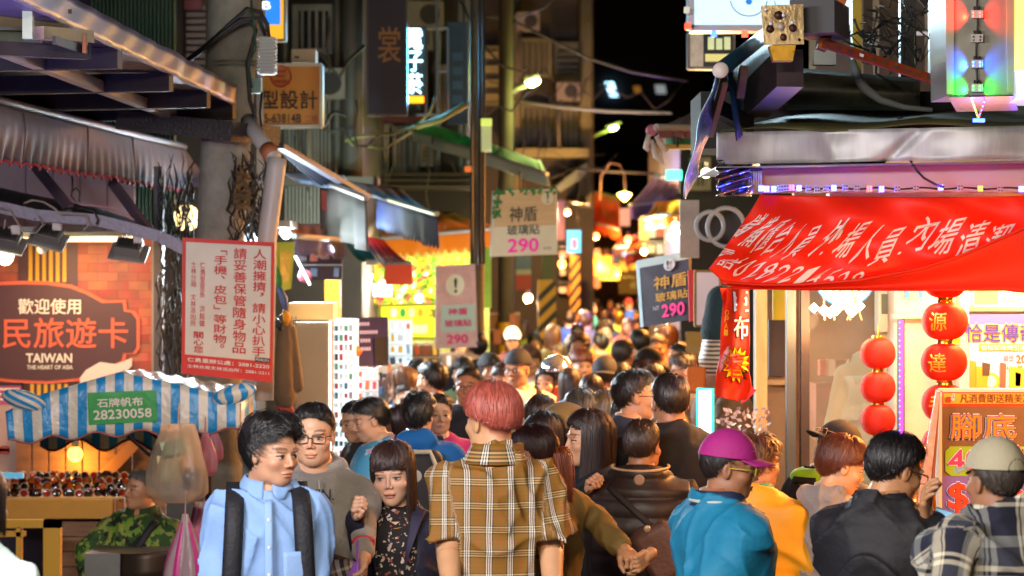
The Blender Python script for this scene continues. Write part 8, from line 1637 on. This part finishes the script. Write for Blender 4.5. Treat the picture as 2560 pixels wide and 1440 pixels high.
# ---------------------------------------------------------------- people behind
def pack(root, T, fat=1.0):
    sdf_part('backpack', lambda p: rbox(p, (0, .205, 1.20), (.135, .075, .19), .05)-.008*wob(p, 3, 18), (-.18, .1, .98), (.18, .32, 1.43), .013, M('#231d1a', .7, bump=.3), root)
    mb = MB(); mb.tube([Vector((x, .285, z)) for x, z in ((-.11, 1.06), (-.115, 1.30), (-.08, 1.385), (.08, 1.385), (.115, 1.30), (.11, 1.06))], .012, 6); mb.build('pale_piping', M('#b8ac94', .6), root, smooth=True, local=True)
    mb = MB(); mb.lathe(Vector((-.01, .288, 1.27)), [(.0001, .004), (.026, .002), (.03, 0)], 16, axis='y'); mb.build('round_patch', M('#b0a898', .6), root, local=True)
    for s_ in (-1, 1): strap(root, False, fat, s_, .10, M('#3a3a3c', .7), z0=1.2)
MID = [ # label, x, ytop, h, yaw, hy, sex, hair, hairc, top colour, sleeve, extra
 ('person in a bright blue jacket with a black and cream backpack, seen from behind', 1045, 980, 1.60, 178, 165, 'm', 'messy', '#14100f', '#0f62a8', 'long', 'pack'),
 ('boy in a pale blue tie dye shirt looking down at the display case', 938, 992, 1.58, -95, -75, 'm', 'short', '#17120f', 'TD', 'short', ''),
 ('dark capped boy half hidden behind the tie dye shirt', 903, 998, 1.56, -80, -60, 'm', 'crop', '#14100f', '#1c1a1c', 'long', ''),
 ('pale man with glasses and a cream striped dark jacket, arms folded', 1172, 918, 1.66, 10, -8, 'm', 'crop', '#2a211c', '#141c28', 'long', 'stripe'),
 ('person in a magenta jacket behind the blue backpack wearer', 1098, 985, 1.56, 30, 10, 'm', 'short', '#2a1812', '#c01478', 'long', ''),
 ('woman in a pink jacket bending beside the tie dye shirt', 1008, 1010, 1.50, -70, -80, 'f', 'bob', '#2c1a16', '#c8286c', 'long', ''),
 ('man in a navy hooded coat seen from behind by the goods counter', 1082, 905, 1.66, -160, -125, 'm', 'short', '#141010', '#161c30', 'long', ''),
 ('woman with light brown hair and headband shopping at the counter', 1018, 915, 1.62, -140, -100, 'f', 'bob', '#5a3a22', '#24407a', 'long', ''),
 ('person with a black bun standing beyond the headband shopper', 1040, 900, 1.62, 150, 120, 'f', 'bob', '#12100f', '#2a2a44', 'long', ''),
 ('woman in a red top with long dark hair by the pink sign', 1150, 848, 1.62, 40, 20, 'f', 'long', '#241512', '#b81420', 'long', ''),
 ('man in a black top seen from behind under the pink sign', 1192, 830, 1.74, 175, -150, 'm', 'short', '#100d0d', '#14141a', 'long', ''),
 ('dark haired woman looking down in front of the red top', 1158, 893, 1.60, 0, -20, 'f', 'bangs', '#1c1210', '#4a5a34', 'long', ''),
 ('woman in a black beanie beside the arms folded man', 1222, 885, 1.64, -20, 10, 'f', 'bob', '#241814', '#2c2424', 'long', 'beanie'),
 ('man in a white shirt with a backwards dark cap and shoulder strap', 1298, 877, 1.70, 20, -25, 'm', 'crop', '#15110f', '#c8c4bc', 'short', 'capb'),
 ('woman with long dark hair facing the camera in a pale top', 1372, 915, 1.60, 10, -25, 'f', 'long', '#1f1411', '#a89a90', 'long', ''),
 ('young man with brown tousled hair in a pale shirt', 1325, 862, 1.68, 0, -20, 'm', 'fringe', '#4a2a1c', '#b8a89a', 'short', ''),
 ('person with a round brown bowl haircut beside the pink hair', 1350, 988, 1.60, 178, 170, 'm', 'bowl', '#2c180e', '#4a3426', 'long', ''),
 ('dark haired woman turned away behind the ponytail', 1358, 1030, 1.60, -40, -45, 'f', 'bob', '#1c110e', '#5a3a2a', 'long', ''),
 ('woman in a khaki beret with long dark hair', 1412, 1012, 1.62, -150, -120, 'f', 'long', '#1c1210', '#6a4a2c', 'long', 'beret'),
 ('man with greying cropped hair seen from behind in the mid crowd', 1450, 975, 1.66, 175, 160, 'm', 'short', '#3a352c', '#6a6048', 'long', ''),
 ('woman with straight light brown hair and a blue lanyard', 1515, 975, 1.62, 165, 150, 'f', 'long', '#4c3a22', '#a89c84', 'long', ''),
 ('woman with shiny grey brown hair seen from behind', 1572, 985, 1.62, 165, 140, 'f', 'bob', '#4a443c', '#8a8274', 'long', ''),
 ('broad man with glasses in a dark grey blue shirt', 1588, 925, 1.74, 120, 95, 'm', 'short', '#1c1512', '#2a3040', 'short', 'gl'),
 ('man in a black hooded jacket seen from behind near the white menu board', 1678, 935, 1.76, 175, -165, 'm', 'crop', '#241a14', '#15120f', 'long', 'big'),
 ('woman with long hair and a pale blue strappy top seen from behind', 1425, 922, 1.60, 178, 175, 'f', 'long', '#2a1a14', '#7a9ab4', 'short', ''),
 ('person with dark brown hair just right of the pale blue top', 1478, 938, 1.58, 178, 165, 'f', 'bob', '#2c1a10', '#4a3020', 'long', ''),
 ('person in a black backwards cap behind the light brown hair', 1512, 895, 1.66, 175, 170, 'm', 'crop', '#241814', '#3a2c24', 'long', 'capb'),
 ('woman with long black hair beside the black cap', 1553, 907, 1.63, 170, 160, 'f', 'long', '#100e10', '#1a1a20', 'long', ''),
 ('man with short hair in a grey blue shirt walking away', 1556, 848, 1.70, 175, 150, 'm', 'short', '#2a221e', '#6a7690', 'long', ''),
 ('man in a black t-shirt walking away under the purple sign', 1600, 823, 1.76, 176, -165, 'm', 'crop', '#15110f', '#111114', 'short', ''),
 ('man in a navy t-shirt looking down near the orange bag', 1722, 880, 1.68, -120, -95, 'm', 'short', '#140f0e', '#2a3048', 'short', ''),
 ('leaning woman with a black ponytail near the hanging dress', 1700, 858, 1.66, -60, -70, 'f', 'tail', '#100d0e', '#4a4234', 'long', ''),
 ('older man with a pale bag strap among the right walkers', 1645, 838, 1.68, -20, -10, 'm', 'short', '#4a4440', '#2c3444', 'long', ''),
 ('person with dark wavy hair in an olive coat next to the black hood', 1632, 912, 1.64, -160, 170, 'f', 'bob', '#241812', '#5a5420', 'long', ''),
 ('young man with ginger brown hair facing the camera', 1452, 872, 1.68, 5, 15, 'm', 'fringe', '#6a3420', '#4a5a8a', 'long', ''),
 ('person in a shiny silver helmet deep in the crowd', 1392, 890, 1.66, 175, 175, 'm', 'crop', '#1c1c1c', '#8c2a18', 'long', 'helmet'),
 ('small boy with glasses in front of the magenta jacket', 1012, 958, 1.52, 20, 10, 'm', 'short', '#1a1210', '#7a6458', 'long', ''),
 ('woman with a fringe looking left of the white shirt', 1262, 905, 1.62, -10, -30, 'f', 'bangs', '#2c1a14', '#3a2c30', 'long', '')]
TDm_ = tiedye
for i, (lab, x, yt, h_, ya, hy_, sx_, hs_, hc_, tc_, sl_, ex) in enumerate(MID):
    kw = {}
    if ex in ('capb', 'beanie', 'beret', 'helmet'):
        kw['cap'] = dict(mat=M({'capb': '#14161c', 'beanie': '#101010', 'beret': '#8a6c3c', 'helmet': '#b8bcc4'}[ex], .8 if ex != 'helmet' else .15, 0 if ex != 'helmet' else .8), yaw=180, kind={'capb': 'ball', 'beanie': 'dome', 'beret': 'beret', 'helmet': 'beret'}[ex], name={'capb': 'cap', 'beanie': 'beanie', 'beret': 'beret', 'helmet': 'helmet'}[ex])
    if ex == 'gl' or i == 3 or ex == 'capb' and i == 13: kw['glasses'] = '#2a2a2c'
    arm = 'cross' if ex == 'stripe' else ('phone' if i in (1, 7, 30) else 'down')
    g = dict(seed=200+i % 5, fold=.012, grow=.022 if ex != 'big' else .034, sleeve=sl_, armL=arm, armR=arm, hood=(i in (0, 6, 23)), fat=1.0 if ex != 'big' else 1.06, h=.014)
    if ex == 'big' : g['fat'] = 1.1
    r, T, _ = person(lab, x, yt, h=h_, yaw=ya, hy=hy_, hp=(14 if i in (1, 2, 5, 7, 30) else 0), sex=sx_, skin=SK[i % 5], hair=hs_, hc=hc_, lod=1, hs=i, g=g, gm=(TDm_ if tc_ == 'TD' else M(tc_, .8, bump=.25, bs=30, wr=.6)), tail=.2 if hs_ == 'tail' else None, **kw)
    if ex == 'pack': pack(r, T)
    if ex == 'stripe':
        for s_ in (-1, 1): mb = MB(); e_, w__ = ARMS['cross']; mb.tube([Vector((s_*.20, -.035, 1.36)), Vector((s_*(e_[0]+.05), e_[1]-.02, e_[2]+.05)), Vector((s_*(e_[0]+.01), e_[1]-.05, e_[2]-.03)), Vector((s_*.05, -.235, e_[2]-.01))], .016, 6); mb.build('sleeve_stripe', M('#b8a884', .7), r, smooth=True, local=True)
    if i == 13: strap(r, False, 1, 1, .1, black, z0=1.1)
    if i == 24:
        for s_ in (-1, 1): strap(r, True, 1, s_, .07, M('#c8ccc8', .7), z0=1.15, back=True, w=.012)
# ---------------------------------------------------------------- far crowd
cr7 = random.Random(21); placed = [(m[1], m[2], 6044*.2/((H-m[3])*F/(m[2]-HY))) for m in MID]; used = set()
TOPS = [('black', '#141416'), ('white', '#c4beb4'), ('red', '#9a2418'), ('navy', '#1c2440'), ('grey', '#6a6864'), ('olive', '#50502c'), ('brown', '#5a3826'), ('pale blue', '#7a98b4'), ('orange', '#c05a18'), ('yellow green', '#a8b020'), ('maroon', '#4a1820'), ('cream', '#b8a888'), ('purple', '#4a3070'), ('pink', '#b87888'), ('teal', '#1c6a70'), ('bright blue', '#1848a8')]
HRS = [('cropped black', 'short', '#14100f', 'm'), ('short dark', 'short', '#1c1411', 'm'), ('tousled brown', 'messy', '#4a2c1c', 'm'), ('long black', 'long', '#120e0e', 'f'), ('brown bobbed', 'bob', '#3c2418', 'f'), ('fringed dark', 'bangs', '#1c1210', 'f'), ('greying', 'short', '#4c4640', 'm'), ('long brown', 'long', '#4a2e1c', 'f')]
def place_word(x, y):
    a = 'by the white sign' if x < 1330 else 'by the striped post' if x < 1420 else 'in mid lane' if x < 1520 else 'under the orange awning' if x < 1590 else 'by the purple sign'
    b = 'far off' if y < 775 else 'farther back' if y < 820 else 'nearer'
    return b+' '+a
n_c = 0
for tries in range(6000):
    y = 736+cr7.random()**1.0*156; xl = np.interp(y, [740, 760, 800, 840, 895], [1440, 1380, 1300, 1215, 1190]); xr = np.interp(y, [740, 800, 840, 895], [1600, 1665, 1700, 1740]); x = cr7.uniform(xl, xr); h_ = cr7.uniform(1.56, 1.76); Y = (H-h_)*F/(y-HY)
    if Y > 58 or Y < 12.5: continue
    wpx = F*.19/Y
    if any(abs(x-a) < .62*(wpx+c)*.72 and abs(y-b) < .55*(wpx+c)*.42 for a, b, c in placed): continue
    tn, tcx = cr7.choice(TOPS); hn, hst, hcx, sx_ = cr7.choice(HRS); fc_ = cr7.choice(('seen from behind', 'seen from behind', 'facing the camera', 'in profile')); lab = f'{hn} haired walker in {tn}, {fc_}, {place_word(x, y)}'
    if lab in used: continue
    used.add(lab); placed.append((x, y, wpx)); n_c += 1
    ya = {'seen from behind': 180+cr7.uniform(-25, 25), 'facing the camera': cr7.uniform(-25, 25), 'in profile': cr7.choice((-80, 80))}[fc_]
    kw = {}
    if cr7.random() < .10: kw['cap'] = dict(mat=M(cr7.choice(['#141418', '#8a2018', '#c8c0b0', '#2040a0', '#3a3a30']), .8), yaw=cr7.choice((0, 180)))
    person(lab, x, y, h=h_, yaw=ya, sex=sx_, skin=SK[n_c % 5], hair=hst, hc=hcx, lod=2, hs=n_c, g=dict(seed=300+n_c % 2, fold=.01, grow=.022, sleeve='long', h=.022), gm=M(tcx, .8), group='walkers in the crowd down the lane', **kw)
    if n_c >= 140: break
print('crowd', n_c)
# ================================================================ tube lights of shops, plus unseen ones assumed or added to brighten people and walls
def tube_fixture(loc, length, power, c, target, lab, along=(1, 0, 0), w_=.12):
    loc = Vector(loc); al_ = Vector(along); r = empty('shop_or_added_light', loc, lab, 'light'); MB().beam(loc-al_*length/2+Vector((0, 0, .05)), loc+al_*length/2+Vector((0, 0, .05)), .10, .04).build('housing', M('#c0c0bc', .5), r)
    MB().tube([loc-al_*length/2, loc+al_*length/2], .016, 8).build('tube', M('#ffffff', .5, e=2, ec=c), r)
    if w_ < 0: lamp('tube_light', 'SPOT', loc-Vector((0, 0, .06)), power, c, .25, r, target=target, spot=-w_)
    else: lamp('tube_light', 'AREA', loc-Vector((0, 0, .04)), power, c, length, r, target=target, sy=w_)
for a_ in (((-1.33, 14.2, 2.40), .5, 300, '#eaf6ff', (.4, 12.6, 1.4), 'cool white tube light right of the downpipe', (0, 1, 0), -120),
    ((1.95, 9.85, 2.36), 1.3, 34, '#ffdcb0', (1.95, 11, .9), 'added cream light under the banner brightening the shop walls'),  # added lamp, lifts the walls behind the banner
    ((-2.1, 4.6, 3.0), 1.4, 170, '#f4f4ff', (-1.0, 9, 1.3), 'assumed cool white fluorescent light added out of view before the stall'),  # unseen lamp, assumed and added to light the front faces
    ((-.3, 3.4, 3.3), 1.4, 150, '#fff0e0', (0, 8.5, 1.3), 'unseen fluorescent fill light added behind the viewer'),  # added fill for the faces and the right fascia
    ((2.9, 7.3, 2.15), 1.4, 330, '#ffab58', (1.9, 9.3, 1.15), 'unseen warm light added at right for the massage sign and people', (1, 0, 0), -72),  # added out of view to light the massage sign from the front
    ((2.1, 9.95, 2.42), 1.6, 600, '#ffa048', (1.7, 8.5, 1.1), 'assumed warm light hidden behind the red banner', (1, 0, 0), -128),  # lamp itself is unseen, assumed from the orange light on the right group
    ((2.5, 10.4, 2.40), .8, 60, '#ffc890', (2.2, 12, 1.0), 'assumed warm ceiling light inside the right shop'),  # assumed lamp out of sight, brightens the shop interior
    ((-2.1, 8.2, 2.1), 1.0, 55, '#9488f0', (-2.1, 8.6, 5), 'unseen violet tube added to tint the left canopies', (0, 1, 0)),  # added out of view, aimed up to colour the canopies violet
    ((-2.5, 13.75, 2.36), .7, 14, '#ffcf98', (-2.3, 14.0, 1.2), 'assumed warm light over the sunglasses stall'),  # tube assumed here to give the stall its warm light
    ((1.7, 14.5, 2.75), 1.6, 900, '#ffa858', (.9, 13.7, 1.0), 'assumed warm light under the right awnings of the lane', (0, 1, 0), -128),  # assumed stall lamp out of sight, lights the middle crowd
    ((1.9, 19.0, 3.0), 1.6, 280, '#ffa048', (1.3, 18.6, 1.0), 'assumed warm light farther down the right awnings', (0, 1, 0)),  # another assumed, hidden lamp for the walkers behind
    ((-1.68, 15.9, 2.35), 1.2, 150, '#e8f4ff', (-1.0, 15, 1.2), 'assumed white light by the phone shop', (0, 1, 0)),  # assumed lamp kept out of sight, lights the display and crowd
    ((-.2, 21.6, 2.44), 1.0, 110, '#ffe8c0', (.2, 20.5, 1.2), 'assumed white light behind the mossy pole', (0, 1, 0)),  # assumed lamp, tucked out of sight for the left stalls
    ((2.6, 28, 3.0), 1.6, 480, '#ffb878', (1.4, 27.6, 1), 'hidden orange light added for the far crowd at right', (0, 1, 0)),  # this and the next three are added to light the far crowd
    ((.05, 29, 2.95), 1.6, 460, '#ffe0c0', (1.4, 27.6, 1), 'hidden pale light added for the far crowd behind the price sign', (0, 1, 0)),
    ((.8, 42, 3.2), 1.6, 800, '#ffc890', (2, 42, 1.5), 'orange light added for the crowd near the end of the lane', (0, 1, 0)),
    ((3.2, 44, 3.2), 1.6, 800, '#ffc890', (2, 44, 1.5), 'orange light added for the crowd near the far right lane end', (0, 1, 0))):
    tube_fixture(a_[0], a_[1], a_[2], a_[3], a_[4], a_[5], *(a_[6:] or ((1, 0, 0),)))
